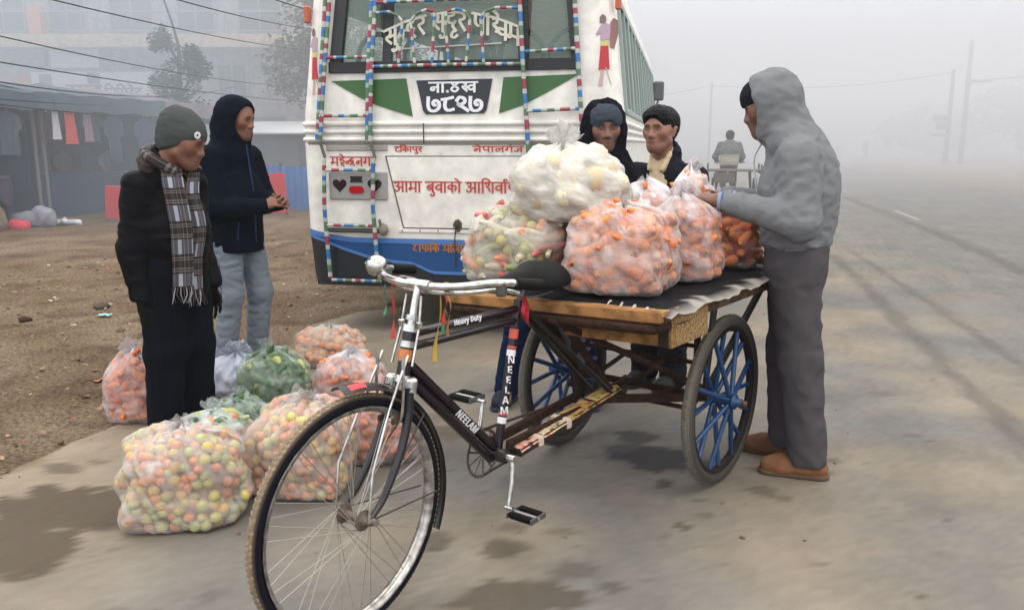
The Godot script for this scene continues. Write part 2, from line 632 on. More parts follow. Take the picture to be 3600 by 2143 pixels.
# letters laid between x = 0 and x = width in xf's XY plane, thick strokes proud by a hair
func letters(word: Array, xf: Transform3D, height: float, width: float, thick: float, bend := 0.0) -> MB:
	var mb := MB.new()
	var total := 0.0
	for g in word: total += GLYPH[g][0]
	var sx := width / total
	var x := 0.0
	var lift := 0.0
	var runs := []
	var start := 0.0
	for g in word + ["gap"]:
		if g == "gap":
			if x > start and not (word[0] as String).begins_with("d"): runs.append([Vector2(start - 0.04, 1.0), Vector2((start + x) * 0.5, 1.0), Vector2(x + 0.02, 1.0)])
			start = x + GLYPH["gap"][0]
		for s in (GLYPH[g][1] as String).split(";", false):
			var p := []
			for q in s.split(" ", false):
				var w := q.split(",")
				p.append(Vector2(x + w[0].to_float(), w[1].to_float()))
			runs.append(smooth_path(p, 5) if p.size() > 2 else p)
		x += GLYPH[g][0]
	for r in runs:
		lift += 0.00012
		var pts := []
		for q in r:
			var px: float = q.x * sx
			pts.append(Vector3(px, q.y * height + bend * (1.0 - pow(px / width * 2.0 - 1.0, 2.0)), 0.0012 + lift))
		var a := []
		for i in pts.size():
			var t: Vector3 = (pts[mini(i + 1, pts.size() - 1)] - pts[maxi(i - 1, 0)]).normalized()
			var nn := Vector3(-t.y, t.x, 0)
			# broad-nib weight: upright strokes thick, level strokes thinner
			var w2 := thick * (0.34 + 0.16 * absf(t.y))
			var end := Vector3.ZERO
			if i == 0: end = -t * thick * 0.3
			if i == pts.size() - 1: end = t * thick * 0.3
			a.append([xf * (pts[i] + nn * w2 + end), xf * (pts[i] - nn * w2 + end)])
		var zz := xf.basis.z.normalized()
		for i in a.size() - 1:
			mb.face([a[i][0], a[i][1], a[i + 1][1], a[i + 1][0]], zz)
	return mb

func latin(s: String, size: float, depth := 0.001, bold := true) -> TextMesh:
	var t := TextMesh.new()
	var f := SystemFont.new()
	f.font_names = PackedStringArray(["Droid Sans"])
	f.font_weight = 700 if bold else 400
	t.font = f
	t.text = s
	t.font_size = 64
	t.pixel_size = size / 64.0
	t.depth = depth
	return t
# ---------------------------------------------------------------- ground
var edge_pts := [Vector2(6.0, -5.2), Vector2(0.0, -3.2), Vector2(-2.4, -2.6), Vector2(-3.48, -2.22), Vector2(-4.2, -2.0), Vector2(-5.42, -1.6), Vector2(-6.46, -1.62), Vector2(-6.95, -1.34), Vector2(-7.22, -0.96), Vector2(-9.0, -0.55), Vector2(-240.0, 50.0)]

# x of the road's left border at a given z
func road_left(z: float) -> float:
	for i in edge_pts.size() - 1:
		var a: Vector2 = edge_pts[i]
		var b: Vector2 = edge_pts[i + 1]
		if z <= a.x and z >= b.x: return lerpf(a.y, b.y, (z - a.x) / (b.x - a.x))
	return -5.0

func road_right(z: float) -> float:
	return 8.15 - z * 0.246

var n_edge: FastNoiseLite
var n_big: FastNoiseLite
var n_mid: FastNoiseLite
var n_small: FastNoiseLite
# damp patches on the asphalt: x, z, radius along x, along z, turn, strength, cool
var stains := [
	[0.66, -3.60, 0.20, 0.155, -6, 0.80, 1], [0.61, -3.88, 0.10, 0.10, 6, 0.66, 1], [0.56, -3.72, 0.12, 0.08, 0, 0.6, 1], [0.64, -3.31, 0.042, 0.062, 0, 0.70, 0], [0.56, -3.36, 0.024, 0.03, 0, 0.35, 0],
	[1.04, -3.23, 0.062, 0.066, 20, 0.5, 0], [1.09, -3.16, 0.032, 0.034, 0, 0.42, 0], [0.74, -3.00, 0.03, 0.026, 0, 0.42, 0], [0.64, -2.91, 0.03, 0.03, 0, 0.68, 0], [0.76, -3.14, 0.028, 0.024, 0, 0.42, 0],
	[-0.03, -2.74, 0.075, 0.072, 10, 0.62, 0], [-0.27, -2.78, 0.065, 0.082, 0, 0.58, 0], [0.01, -2.90, 0.07, 0.045, 0, 0.45, 0], [0.18, -2.86, 0.06, 0.03, 0, 0.35, 0], [0.21, -2.58, 0.09, 0.06, 6, 0.4, 0], [0.02, -2.42, 0.22, 0.115, 6, 0.68, 0], [0.12, -2.22, 0.2, 0.10, 0, 0.6, 0], [0.32, -2.47, 0.045, 0.034, 0, 0.5, 0],
	[-1.75, -3.07, 0.34, 0.20, -14, 0.82, 0], [-1.85, -2.75, 0.33, 0.26, -20, 0.80, 0], [-2.1, -2.45, 0.4, 0.2, -30, 0.75, 0], [-1.45, -3.08, 0.2, 0.12, 0, 0.70, 0], [-1.98, -3.48, 0.10, 0.055, -25, 0.6, 0], [-1.86, -3.55, 0.06, 0.03, -25, 0.5, 0],
	[-0.30, -3.96, 0.14, 0.12, 10, 0.55, 0], [-0.5, -4.15, 0.2, 0.1, 10, 0.35, 0], [0.2, -3.3, 0.3, 0.1, -10, 0.2, 0], [1.28, -2.43, 0.028, 0.018, 0, 0.78, 0], [1.66, -2.95, 0.022, 0.016, 0, 0.55, 0], [1.45, -3.57, 0.045, 0.04, 0, 0.5, 0], [1.36, -3.42, 0.04, 0.03, 0, 0.5, 0], [1.06, -3.47, 0.06, 0.03, 0, 0.45, 0],
	[0.77, -2.25, 0.035, 0.04, 0, 0.35, 0], [1.05, -2.62, 0.03, 0.022, 30, 0.35, 0], [-1.2, -2.32, 0.05, 0.04, 0, 0.35, 0], [-0.95, -2.42, 0.04, 0.03, 0, 0.3, 0], [1.95, -3.9, 0.05, 0.03, 0, 0.3, 0], [2.1, -4.6, 0.08, 0.06, 0, 0.3, 0], [0.95, -2.28, 0.018, 0.016, 0, 0.4, 0], [1.5, -2.7, 0.02, 0.016, 0, 0.3, 0]]
# dark skid lines: points on the road and half width
var skids := [
	[Vector2(8.92, -22.5), Vector2(6.68, -12.9), Vector2(5.73, -9.3), Vector2(4.6, -5.0), 0.14, 0.6],
	[Vector2(4.14, -10.7), Vector2(3.09, -6.46), Vector2(2.62, -4.5), Vector2(2.15, -2.6), 0.075, 0.55],
	[Vector2(4.5, -11.0), Vector2(3.75, -7.4), Vector2(3.29, -5.2), Vector2(2.6, -2.4), 0.06, 0.5],
	[Vector2(5.2, -10.0), Vector2(4.4, -6.9), Vector2(3.9, -5.0), Vector2(3.2, -2.4), 0.10, 0.22]]

func stain_at(p: Vector2) -> Vector2:
	var s := 0.0
	var cool := 0.0
	var wob := n_mid.get_noise_2d(p.x * 9.0, p.y * 9.0)
	for k in stains:
		var d := p - Vector2(k[0], k[1])
		if absf(d.x) > k[2] * 1.8 + 0.2 or absf(d.y) > k[2] * 1.8 + 0.2: continue
		d = d.rotated(deg_to_rad(k[4]))
		var e := Vector2(d.x / k[2], d.y / k[3]).length() + wob * 0.45
		var f: float = clampf((1.06 - e) / 0.16, 0, 1) * k[5]
		if f > s:
			s = f
			cool = k[6]
	return Vector2(s, cool)

func road_color(x: float, z: float) -> Color:
	var e := x - road_left(z)
	var ed := n_edge.get_noise_2d(x, z)
	var dust := clampf(1.0 - (e - 0.25 + ed * 0.5) / 1.7, 0, 1)
	dust = maxf(dust, clampf(0.45 + n_big.get_noise_2d(x * 2.0, z * 2.0) * 0.9, 0, 1) * clampf(1.0 - (x + z * 0.24 - 1.0) / 2.2, 0.12, 1.0))
	var c := Color(0.150, 0.149, 0.144).lerp(Color(0.245, 0.206, 0.156), dust)
	# strip of bare earth that the border noise lets in
	var earth := clampf((0.10 - e + ed * 0.22) / 0.10, 0, 1)
	c = c.lerp(Color(0.15, 0.103, 0.063), earth * 0.85)
	c *= 1.0 + n_big.get_noise_2d(x * 3.0 + 40.0, z * 3.0) * 0.16 + n_mid.get_noise_2d(x * 3.0, z * 3.0 + 9.0) * 0.13
	var fine := n_small.get_noise_2d(x, z)
	c *= 1.0 + (fposmod(sin(x * 127.1 + z * 311.7) * 43758.5453, 1.0) - 0.5) * 0.16
	if fine < -0.56: c *= 1.0 + (fine + 0.56) * 1.5
	if z > -12.0 and x < 4.0:
		var s := stain_at(Vector2(x, z))
		if s.x > 0.0: c = c.lerp(Color(0.060, 0.047, 0.033) if s.y < 0.5 else Color(0.034, 0.033, 0.037), s.x)
	var q := Vector2(x, z)
	if x > 1.2:
		for k in skids:
			var best := 9.0
			for i in 3:
				var a: Vector2 = k[i]
				var b: Vector2 = k[i + 1]
				best = minf(best, q.distance_to(Geometry2D.get_closest_point_to_segment(q, a, b)))
			var w: float = k[4]
			if best < w * 2.0:
				var g := clampf(1.35 - best / w + n_mid.get_noise_2d(x * 8.0, z * 2.0) * 0.9, 0, 1)
				c = c.lerp(Color(0.085, 0.080, 0.075), g * k[5])
	return c

func build_ground() -> void:
	n_edge = noise(3, 1.1, 4)
	n_big = noise(5, 0.35, 4)
	n_mid = noise(7, 0.8, 4)
	n_small = noise(9, 14.0, 3)
	var grit := ntex(21, 0.30, 3, 0.66, 1.24, 512)
	var bump := ntex(22, 0.22, 3, 0.0, 1.0, 512)
	var earth_tex := ntex(23, 0.05, 5, 0.55, 1.3, 512)
	var earth_bump := ntex(24, 0.09, 5, 0.0, 1.0, 512)
	# rows of z, dense near the camera
	var zs := []
	var z := 5.0
	while z > -220.0:
		zs.append(z)
		var d := absf(z + 3.0)
		z -= 0.026 if z < -1.7 and z > -4.6 else (0.045 if z <= -4.6 and z > -8.0 else (0.5 if z >= -1.7 else maxf(0.09, (-z - 6.0) * 0.05)))
	var mb := MB.new()
	var grid := []
	var cols := []
	for zz in zs:
		var xl := road_left(zz)
		var xr := road_right(zz)
		var near: bool = zz < -1.6 and zz > -9.0
		var row := []
		var crow := []
		var m := 250
		var x1 := minf(xl + 7.6, xr - 1.0)
		for i in m + 1:
			var x: float
			if i <= 225: x = lerpf(xl, x1, i / 225.0)
			else: x = lerpf(x1, xr, (i - 225) / 25.0)
			if i == 0: x += n_edge.get_noise_2d(zz * 2.0, 3.0) * 0.16 + n_mid.get_noise_2d(zz * 6.0, 8.0) * 0.06
			var y := 0.0
			if i == 0: y = -0.02
			row.append(Vector3(x, y, zz))
			crow.append(road_color(x, zz))
		grid.append(row)
		cols.append(crow)
	mb.grid(grid, cols)
	var rm := vmat(0.86, 0.0, grit, 0.42, bump, 0.08)
	struct("road", mb, rm)
	# the bare earth on both sides, one sheet under everything out to where the fog closes
	mb = MB.new()
	grid = []
	cols = []
	var xs := []
	var x2 := -150.0
	while x2 < 200.0:
		xs.append(x2)
		x2 += 0.055 if x2 > -5.2 and x2 < -0.6 else (0.14 if x2 > -10.0 and x2 < -0.6 else maxf(0.4, absf(x2 + 3.0) * 0.12))
	zs = []
	z = 6.0
	while z > -240.0:
		zs.append(z)
		z -= 0.05 if z < -2.6 and z > -7.0 else (0.1 if z <= -7.0 and z > -13.0 else (0.5 if z >= -2.6 else maxf(0.2, (-z - 9.0) * 0.06)))
	for zz in zs:
		var row := []
		var crow := []
		for x in xs:
			var e: float = road_left(zz) - x
			var y := -0.012
			if e > -0.3 and zz > -30.0:
				var k := clampf((e + 0.05) / 0.6, 0, 1)
				y += k * (0.016 + n_mid.get_noise_2d(x, zz) * 0.035 + absf(n_mid.get_noise_2d(x * 4.0, zz * 4.0)) * 0.035 + n_small.get_noise_2d(x * 0.3, zz * 0.3) * 0.014)
			if x > road_right(zz): y += 0.02 + n_mid.get_noise_2d(x, zz) * 0.03
			row.append(Vector3(x, y, zz))
			var c := Color(0.142, 0.097, 0.060).lerp(Color(0.205, 0.158, 0.108), clampf(0.5 + n_big.get_noise_2d(x * 2.0, zz * 2.0) * 1.2, 0, 1))
			c = c.lerp(Color(0.080, 0.054, 0.034), clampf(n_mid.get_noise_2d(x * 2.5 + 30.0, zz * 2.5) * 1.9 - 0.1, 0, 0.75))
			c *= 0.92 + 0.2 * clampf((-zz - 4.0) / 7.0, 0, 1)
			if x > road_right(zz): c = Color(0.24, 0.20, 0.15)
			crow.append(c)
		grid.append(row)
		cols.append(crow)
	mb.grid(grid, cols)
	struct("ground", mb, vmat(0.95, 0.0, earth_tex, 0.9, earth_bump, 1.2))
	# worn dashes of the centre line
	for k in 3:
		var dash := MB.new()
		var z0 := -9.6 - k * 9.0
		var a := Vector3(7.6 + (-z0 - 9.6) * 0.246, 0.005, z0 - 6.0)
		var b := a + Vector3(0.246, 0, -1.0).normalized() * 2.4
		var sdv := Vector3(0.97, 0, 0.24) * 0.055
		var g2 := []
		var cc := []
		for i in 13:
			var q := a.lerp(b, i / 12.0)
			var w := 1.0 + n_small.get_noise_1d(i * 3.0 + k) * 0.4
			g2.append([q - sdv * w, q, q + sdv * w])
			cc.append([Color(0.23, 0.22, 0.20), Color(0.27, 0.26, 0.245), Color(0.23, 0.22, 0.20)])
		dash.grid(g2, cc)
		struct("road_marking", dash, vmat(0.9))

# scraps and clods lying about on the earth
func build_litter() -> void:
	var clod := MB.new()
	clod.ellipsoid(Transform3D.IDENTITY, Vector3(1, 0.55, 0.8), 7, 5)
	for i in clod.v.size(): clod.v[i] *= 1.0 + n_small.get_noise_3dv(clod.v[i] * 0.11) * 0.6
	var mm := MultiMesh.new()
	mm.transform_format = MultiMesh.TRANSFORM_3D
	mm.use_colors = true
	mm.mesh = clod.mesh()
	mm.instance_count = 3600
	for i in 3600:
		var z := -2.7 - pow(rng.randf(), 1.3) * 11.0
		var x := road_left(z) + 0.25 - pow(rng.randf(), 0.75) * (6.5 if i < 3200 else -3.5)
		var s := 0.004 + pow(rng.randf(), 6.0) * 0.03
		if i >= 3200: s *= 0.5
		mm.set_instance_transform(i, Transform3D(Basis.from_euler(Vector3(rnd(-0.4, 0.4), rnd(0, 6.28), rnd(-0.4, 0.4))).scaled(Vector3.ONE * s), Vector3(x, 0.004 if i < 3200 else 0.0, z)))
		var b := rnd(0.6, 1.25)
		mm.set_instance_color(i, Color(0.135 * b, 0.096 * b, 0.06 * b))
	var mi := MultiMeshInstance3D.new()
	mi.multimesh = mm
	mi.material_override = vmat(0.95)
	mi.name = "loose_clods_and_grit"
	add_child(mi)
	mi.set_meta("kind", "stuff")
	tag(mi, "loose clods and grit scattered over the bare earth and road edge", "grit")
	# pale dry leaves and peelings
	var chip := MB.new()
	var gg := []
	for i in 4:
		var r := []
		for j in 4:
			var a := Vector2(i / 3.0 - 0.5, j / 3.0 - 0.5)
			r.append(Vector3(a.x * 2.0 * (1.0 - absf(a.y) * 1.1), 0.12 + a.x * a.x * 0.7 - a.y * a.y * 0.3, a.y * 1.6))
		gg.append(r)
	chip.grid(gg)
	mm = MultiMesh.new()
	mm.transform_format = MultiMesh.TRANSFORM_3D
	mm.use_colors = true
	mm.mesh = chip.mesh()
	mm.instance_count = 1200
	for i in 1200:
		var z := -2.8 - pow(rng.randf(), 1.2) * 9.0
		var x := road_left(z) - 0.1 - rng.randf() * 5.0
		var s := 0.006 + pow(rng.randf(), 1.6) * 0.022
		mm.set_instance_transform(i, Transform3D(Basis.from_euler(Vector3(rnd(-0.3, 0.3), rnd(0, 6.28), rnd(-0.3, 0.3))).scaled(Vector3(s, s, s * rnd(0.6, 1.6))), Vector3(x, 0.016 + n_mid.get_noise_2d(x, z) * 0.03, z)))
		var b := rnd(0.6, 1.2)
		var pick := rng.randf()
		mm.set_instance_color(i, Color(0.30, 0.185, 0.135) * b if pick < 0.7 else (Color(0.42, 0.36, 0.30) * b if pick < 0.93 else Color(0.36, 0.14, 0.10)))
	mi = MultiMeshInstance3D.new()
	mi.multimesh = mm
	mi.material_override = vmat(0.85)
	mi.name = "fallen_leaves_and_peelings"
	add_child(mi)
	mi.set_meta("kind", "stuff")
	tag(mi, "pale dry leaves and peelings strewn over the brown earth", "litter")
	# one turquoise wrapper and two dark clods
	var w := MB.new()
	gg = []
	for i in 6:
		var r := []
		for j in 5: r.append(Vector3((j / 4.0 - 0.5) * 0.1, 0.012 + absf(sin(j * 1.9 + i)) * 0.014, (i / 5.0 - 0.5) * 0.075))
		gg.append(r)
	w.grid(gg, Color(0.20, 0.50, 0.48))
	var sc := obj("wrapper_scrap", w, vmat(0.35))
	sc.position = Vector3(-3.33, 0.012, -6.7)
	tag(sc, "crumpled turquoise wrapper lying on the earth beyond the man in scarf", "wrapper")
	for q in [[Vector3(-3.9, 0.02, -6.55), 0.055, "dark reddish clod of earth lying at the left border", Color(0.05, 0.026, 0.018)], [Vector3(-3.55, 0.02, -7.1), 0.075, "low grey clod of earth behind the turquoise wrapper", Color(0.09, 0.075, 0.058)]]:
		var k := MB.new()
		k.ellipsoid(Transform3D.IDENTITY, Vector3(1, 0.5, 0.7) * q[1], 14, 10, q[3])
		for i in k.v.size(): k.v[i] *= 1.0 + n_small.get_noise_3dv(k.v[i]) * 0.5
		var o := obj("earth_clod", k, vmat(0.95))
		o.position = q[0]
		tag(o, q[2], "clod")

# ---------------------------------------------------------------- what stands in the fog
func leaf_mesh(l: float, w: float) -> ArrayMesh:
	var mb := MB.new()
	var a := mb.vert(Vector3.ZERO, Vector3(0, 1, 0.2).normalized())
	var b := mb.vert(Vector3(w, 0.12 * l, l * 0.5), Vector3(0.4, 1, 0).normalized())
	var c := mb.vert(Vector3(0, -0.05 * l, l), Vector3(0, 1, -0.3).normalized())
	var d := mb.vert(Vector3(-w, 0.12 * l, l * 0.5), Vector3(-0.4, 1, 0).normalized())
	mb.tri(a, b, c)
	mb.tri(a, c, d)
	return mb.mesh()

# lobes: [centre, radius]; leaves gather towards the outside of each lobe
func crown(parent: Node3D, lobes: Array, count: int, leaf: float, tone: Color) -> void:
	var mm := MultiMesh.new()
	mm.transform_format = MultiMesh.TRANSFORM_3D
	mm.use_colors = true
	mm.mesh = leaf_mesh(leaf, leaf * 0.36)
	mm.instance_count = count
	for i in count:
		var l: Array = lobes[rng.randi() % lobes.size()]
		var d := Vector3(rnd(-1, 1), rnd(-1, 1), rnd(-1, 1))
		if d.length() < 0.05: d = Vector3.UP
		d = d.normalized() * (0.35 + 0.65 * pow(rng.randf(), 0.6))
		var p: Vector3 = l[0] + d * (l[1] as Vector3)
		p += Vector3(n_mid.get_noise_3dv(p * 2.0), n_mid.get_noise_3dv(p * 2.0 + Vector3.ONE * 9), n_mid.get_noise_3dv(p * 2.0 - Vector3.ONE * 7)) * 0.35
		mm.set_instance_transform(i, Transform3D(Basis.from_euler(Vector3(rnd(-0.9, 0.9), rnd(0, 6.28), rnd(-0.6, 0.6))).scaled(Vector3.ONE * rnd(0.6, 1.4)), p))
		mm.set_instance_color(i, tone * rnd(0.6, 1.5))
	var mi := MultiMeshInstance3D.new()
	mi.multimesh = mm
	mi.material_override = vmat(0.6)
	mi.name = "crown"
	mi.set_meta("kind", "stuff")
	parent.add_child(mi)

func hanging(called: String, label: String, cat: String, at: Vector3, turn: float, w: float, h: float, col: Color, shirt: bool, group := "clothes hung in the market stalls") -> void:
	var mb := MB.new()
	var g := []
	var cols := []
	for i in 9:
		var t := i / 8.0
		var row := []
		var cr := []
		for j in 9:
			var s := j / 8.0 - 0.5
			var ww := w * (1.0 + 0.15 * t)
			if shirt: ww = w * (1.5 if t > 0.08 and t < 0.42 else (0.55 if t <= 0.08 else 1.0))
			row.append(Vector3(s * ww, -t * h - absf(s) * (0.12 if shirt else 0.02) * (1.0 if t < 0.5 else 0.2), sin(s * 17.0 + t * 2.0 + at.z) * 0.025 * (0.4 + t)))
			cr.append(col * (0.9 + 0.1 * sin(j * 2.0)))
		g.append(row)
		cols.append(cr)
	mb.grid(g, cols)
	var o := obj(called, mb, vmat(0.9))
	o.position = at
	o.rotation.y = turn
	tag(o, label, cat, group)

func window_into(parent: Node3D, at: Vector3, w: float, h: float, glass: Material, frame: Material) -> void:
	var f := MB.new()
	var t := 0.06
	for s in [[-w / 2, 0, t, h + t], [w / 2, 0, t, h + t], [0, h / 2, w, t], [0, -h / 2, w, t], [0, 0, t * 0.7, h]]:
		f.box(Transform3D(Basis.IDENTITY, at + Vector3(s[0], s[1], 0.03)), Vector3(s[2], s[3], 0.08), Color.WHITE, 0.005)
	var win := obj("window", f, frame, parent)
	var p := MB.new()
	p.box(Transform3D(Basis.IDENTITY, at), Vector3(w - t, h - t, 0.03))
	obj("pane", p, glass, win)

func sign_board(called: String, label: String, at: Vector3, w: float, h: float, col: Color, group := "") -> Node3D:
	var t := thing(called, label, "sign", at, 0.0, group)
	var mb := MB.new()
	mb.box(Transform3D.IDENTITY, Vector3(w, h, 0.06), col, 0.01)
	obj("board", mb, vmat(0.7), t)
	mb = MB.new()
	for s in [[0, h / 2, w + 0.06, 0.05], [0, -h / 2, w + 0.06, 0.05], [-w / 2, 0, 0.05, h], [w / 2, 0, 0.05, h]]:
		mb.box(Transform3D(Basis.IDENTITY, Vector3(s[0], s[1], 0.01)), Vector3(s[2], s[3], 0.09), Color(0.3, 0.3, 0.32), 0.005)
	obj("frame", mb, vmat(0.6), t)
	return t

func cable(a: Vector3, b: Vector3, sag: float, r: float, label: String) -> void:
	var p := []
	for i in 15:
		var t := i / 14.0
		p.append(a.lerp(b, t) - Vector3(0, sag * 4.0 * t * (1 - t), 0))
	var mb := MB.new()
	mb.tube(p, r * 0.8, 5)
	tag(obj("power_cable", mb, mat(0.02, 0.02, 0.022, 0.6)), label, "cable", "cables strung across the street")

func build_background() -> void:
	var plaster := ntex(31, 0.03, 4, 0.75, 1.1, 256)
	# ---- two-storey building with the white sign
	var b := thing("shop_building", "hazy two storey shop building with beige slab bands behind the stalls", "building", Vector3(-13.6, 0, -29.4), 0.0)
	var glass := mat(0.05, 0.07, 0.09, 0.15)
	var frm := mat(0.25, 0.27, 0.30, 0.6)
	var mb := MB.new()
	mb.box(Transform3D(Basis.IDENTITY, Vector3(0, 4.0, -3.0)), Vector3(13.0, 8.0, 6.0), Color(0.42, 0.38, 0.42))
	obj("wall", mb, vmat(0.9, 0.0, plaster, 2.5), b)
	for h in [4.72, 7.9]:
		mb = MB.new()
		mb.box(Transform3D(Basis.IDENTITY, Vector3(0, h, 0.3)), Vector3(13.4, 0.42, 1.0), Color(0.62, 0.47, 0.38), 0.02)
		obj("slab", mb, vmat(0.9, 0.0, plaster, 2.0), b)
	for k in 6:
		window_into(b, Vector3(-5.6 + k * 2.15, 5.75, 0.02), 1.25 + 0.2 * (k % 2), 1.25, glass, frm)
	for k in 4:
		window_into(b, Vector3(-4.6 + k * 2.9, 4.2 if k == 1 else 3.4, 0.02), 1.0, 0.6 if k == 1 else 1.3, glass, frm)
	for k in 5:
		mb = MB.new()
		mb.box(Transform3D(Basis.IDENTITY, Vector3(-4.9 + k * 2.45, 1.15, 0.04)), Vector3(1.9, 2.3, 0.08), [Color(0.07, 0.09, 0.13), Color(0.10, 0.08, 0.1), Color(0.06, 0.10, 0.12)][k % 3], 0.01)
		obj("shutter", mb, vmat(0.6), b)
	for k in 7:
		mb = MB.new()
		mb.tube([Vector3(-6.3 + k * 2.1, 4.9, 0.7), Vector3(-6.3 + k * 2.1, 5.65, 0.7)], 0.03, 6)
		obj("railing_post", mb, frm, b)
	mb = MB.new()
	mb.tube([Vector3(-6.5, 5.65, 0.7), Vector3(6.5, 5.65, 0.7)], 0.035, 6)
	obj("handrail", mb, frm, b)
	mb = MB.new()
	mb.box(Transform3D(Basis.IDENTITY, Vector3(-2.05, 5.35, 0.55)), Vector3(0.42, 0.95, 0.42), Color(0.62, 0.20, 0.12), 0.02)
	obj("pillar", mb, vmat(0.85), b)
	mb = MB.new()
	mb.box(Transform3D(Basis.IDENTITY, Vector3(-1.15, 4.22, 0.12)), Vector3(1.62, 0.62, 0.1), Color(0.72, 0.78, 0.78), 0.02)
	obj("white_panel", mb, vmat(0.7), b)
	# its signs
	var s := sign_board("shop_sign", "wide white shop sign with dark letters on the two storey building", Vector3(-14.2, 3.16, -29.22), 4.15, 1.3, Color(0.78, 0.75, 0.79))
	obj("lettering", letters(["sa", "la"], Transform3D(Basis.IDENTITY, Vector3(-1.95, -0.42, 0.04)), 0.42, 0.62, 0.09), mat(0.14, 0.12, 0.15), s)
	obj("lettering", letters(["na", "va", "ja", "la", "aa"], Transform3D(Basis.IDENTITY, Vector3(-0.85, -0.35, 0.04)), 0.52, 1.15, 0.11), mat(0.14, 0.12, 0.15), s)
	obj("lettering", letters(["i", "la", "i", "ma", "tta", "e", "da"], Transform3D(Basis.IDENTITY, Vector3(0.42, -0.33, 0.04)), 0.40, 1.25, 0.085), mat(0.14, 0.12, 0.15), s)
	for q in [[-1.55, 0.36], [0.08, 0.42]]:
		mb = MB.new()
		mb.box(Transform3D(Basis.IDENTITY, Vector3(q[0], q[1], 0.06)), Vector3(0.4, 0.36, 0.06), Color(0.12, 0.13, 0.15), 0.01)
		obj("lamp_box", mb, vmat(0.6), s)
	for q in [["cloth_banner", "tall faded red banner at the left end of the white sign", Vector3(-16.55, 3.05, -29.1), 0.55, 1.25, Color(0.52, 0.16, 0.14)], ["cloth_banner", "teal banner hanging below the white sign", Vector3(-15.45, 2.95, -29.0), 0.34, 0.66, Color(0.10, 0.26, 0.28)], ["cloth_banner", "maroon square banner hanging below the white sign", Vector3(-14.75, 2.82, -29.0), 0.58, 0.58, Color(0.22, 0.10, 0.14)]]:
		mb = MB.new()
		var g := []
		for i in 5:
			var r := []
			for j in 7: r.append(Vector3((j / 6.0 - 0.5) * q[3], (0.5 - i / 4.0) * q[4], sin(j * 1.7 + i * 0.4) * 0.02))
			g.append(r)
		mb.grid(g, q[5])
		var o := obj(q[0], mb, vmat(0.85))
		o.position = q[2]
		tag(o, q[1], "banner")
	# ---- pale second building further right, half lost in the fog
	var b2 := thing("pale_building", "pale blue grey building right of the white sign, faint in fog", "building", Vector3(-9.4, 0, -33.5), -0.12)
	mb = MB.new()
	mb.box(Transform3D(Basis.IDENTITY, Vector3(0, 3.3, -2.5)), Vector3(7.5, 6.6, 5.0), Color(0.40, 0.46, 0.52))
	obj("wall", mb, vmat(0.9, 0.0, plaster, 2.5), b2)
	mb = MB.new()
	mb.box(Transform3D(Basis.IDENTITY, Vector3(0, 5.3, 0.3)), Vector3(7.9, 0.4, 0.9), Color(0.66, 0.44, 0.36), 0.02)
	obj("slab", mb, vmat(0.9), b2)
	for k in 3:
		window_into(b2, Vector3(-2.4 + k * 2.3, 3.9, 0.02), 1.3, 0.9, mat(0.35, 0.5, 0.6, 0.2), frm)
	# ---- row of stalls along the far side of the yard
	var dirv := Vector3(0.245, 0, -0.97).normalized()
	var outv := Vector3(0.97, 0, 0.245).normalized()
	var turn := atan2(outv.x, outv.z)
	var start := Vector3(-9.35, 0, -12.4)
	var looks := [["market stall under a dusty blue green tarpaulin at the left border", Color(0.05, 0.085, 0.105), Color(0.02, 0.045, 0.10)], ["market stall hung with coloured clothes, second along the row", Color(0.06, 0.09, 0.11), Color(0.02, 0.04, 0.095)], ["market stall with a faded pink front board, third along the row", Color(0.20, 0.17, 0.20), Color(0.03, 0.045, 0.095)]]
	for k in 3:
		var p := start + dirv * (1.6 + k * 3.1)
		var st := thing("market_stall", looks[k][0], "market stall", p, turn, "market stalls across the yard")
		for q in [[-1.45, 0.0], [1.45, 0.0], [-1.45, -2.6], [1.45, -2.6]]:
			mb = MB.new()
			mb.tube([Vector3(q[0], 0, q[1]), Vector3(q[0] * 1.0, 2.25, q[1])], 0.035, 6)
			obj("post", mb, mat(0.17, 0.17, 0.17, 0.9), st)
		mb = MB.new()
		var g := []
		for i in 7:
			var r := []
			for j in 9:
				var t := j / 8.0
				r.append(Vector3((t - 0.5) * 3.2, 2.28 + i * 0.07 - absf(sin(t * PI * 2.0)) * 0.05 + n_mid.get_noise_2d(j * 1.3 + k * 9, i) * 0.08, 0.45 - i * 0.55))
			g.append(r)
		mb.grid(g, looks[k][1])
		obj("tarpaulin", mb, vmat(0.7), st)
		mb = MB.new()
		g = []
		for i in 3:
			var r := []
			for j in 17: r.append(Vector3((j / 16.0 - 0.5) * 3.2, 2.28 - i * 0.15 + sin(j * 1.4) * 0.02, 0.46 + sin(j * 1.4 + k) * 0.02 * i))
			g.append(r)
		mb.grid(g, looks[k][1] * 1.1)
		obj("valance", mb, vmat(0.7), st)
		mb = MB.new()
		mb.box(Transform3D(Basis.IDENTITY, Vector3(0, 1.1, -2.65)), Vector3(3.0, 2.2, 0.04), looks[k][2])
		obj("back_cloth", mb, vmat(0.9), st)
		for sx in [-1.5, 1.5]:
			mb = MB.new()
			mb.box(Transform3D(Basis.IDENTITY, Vector3(sx * 0.985, 1.05, -1.4)), Vector3(0.03, 2.1, 2.4), looks[k][2])
			obj("side_cloth", mb, vmat(0.9), st)
		mb = MB.new()
		mb.box(Transform3D(Basis.IDENTITY, Vector3(0, 0.42, -1.3)), Vector3(2.7, 0.84, 1.7), Color(0.025, 0.05, 0.12), 0.02)
		obj("counter", mb, vmat(0.9), st)
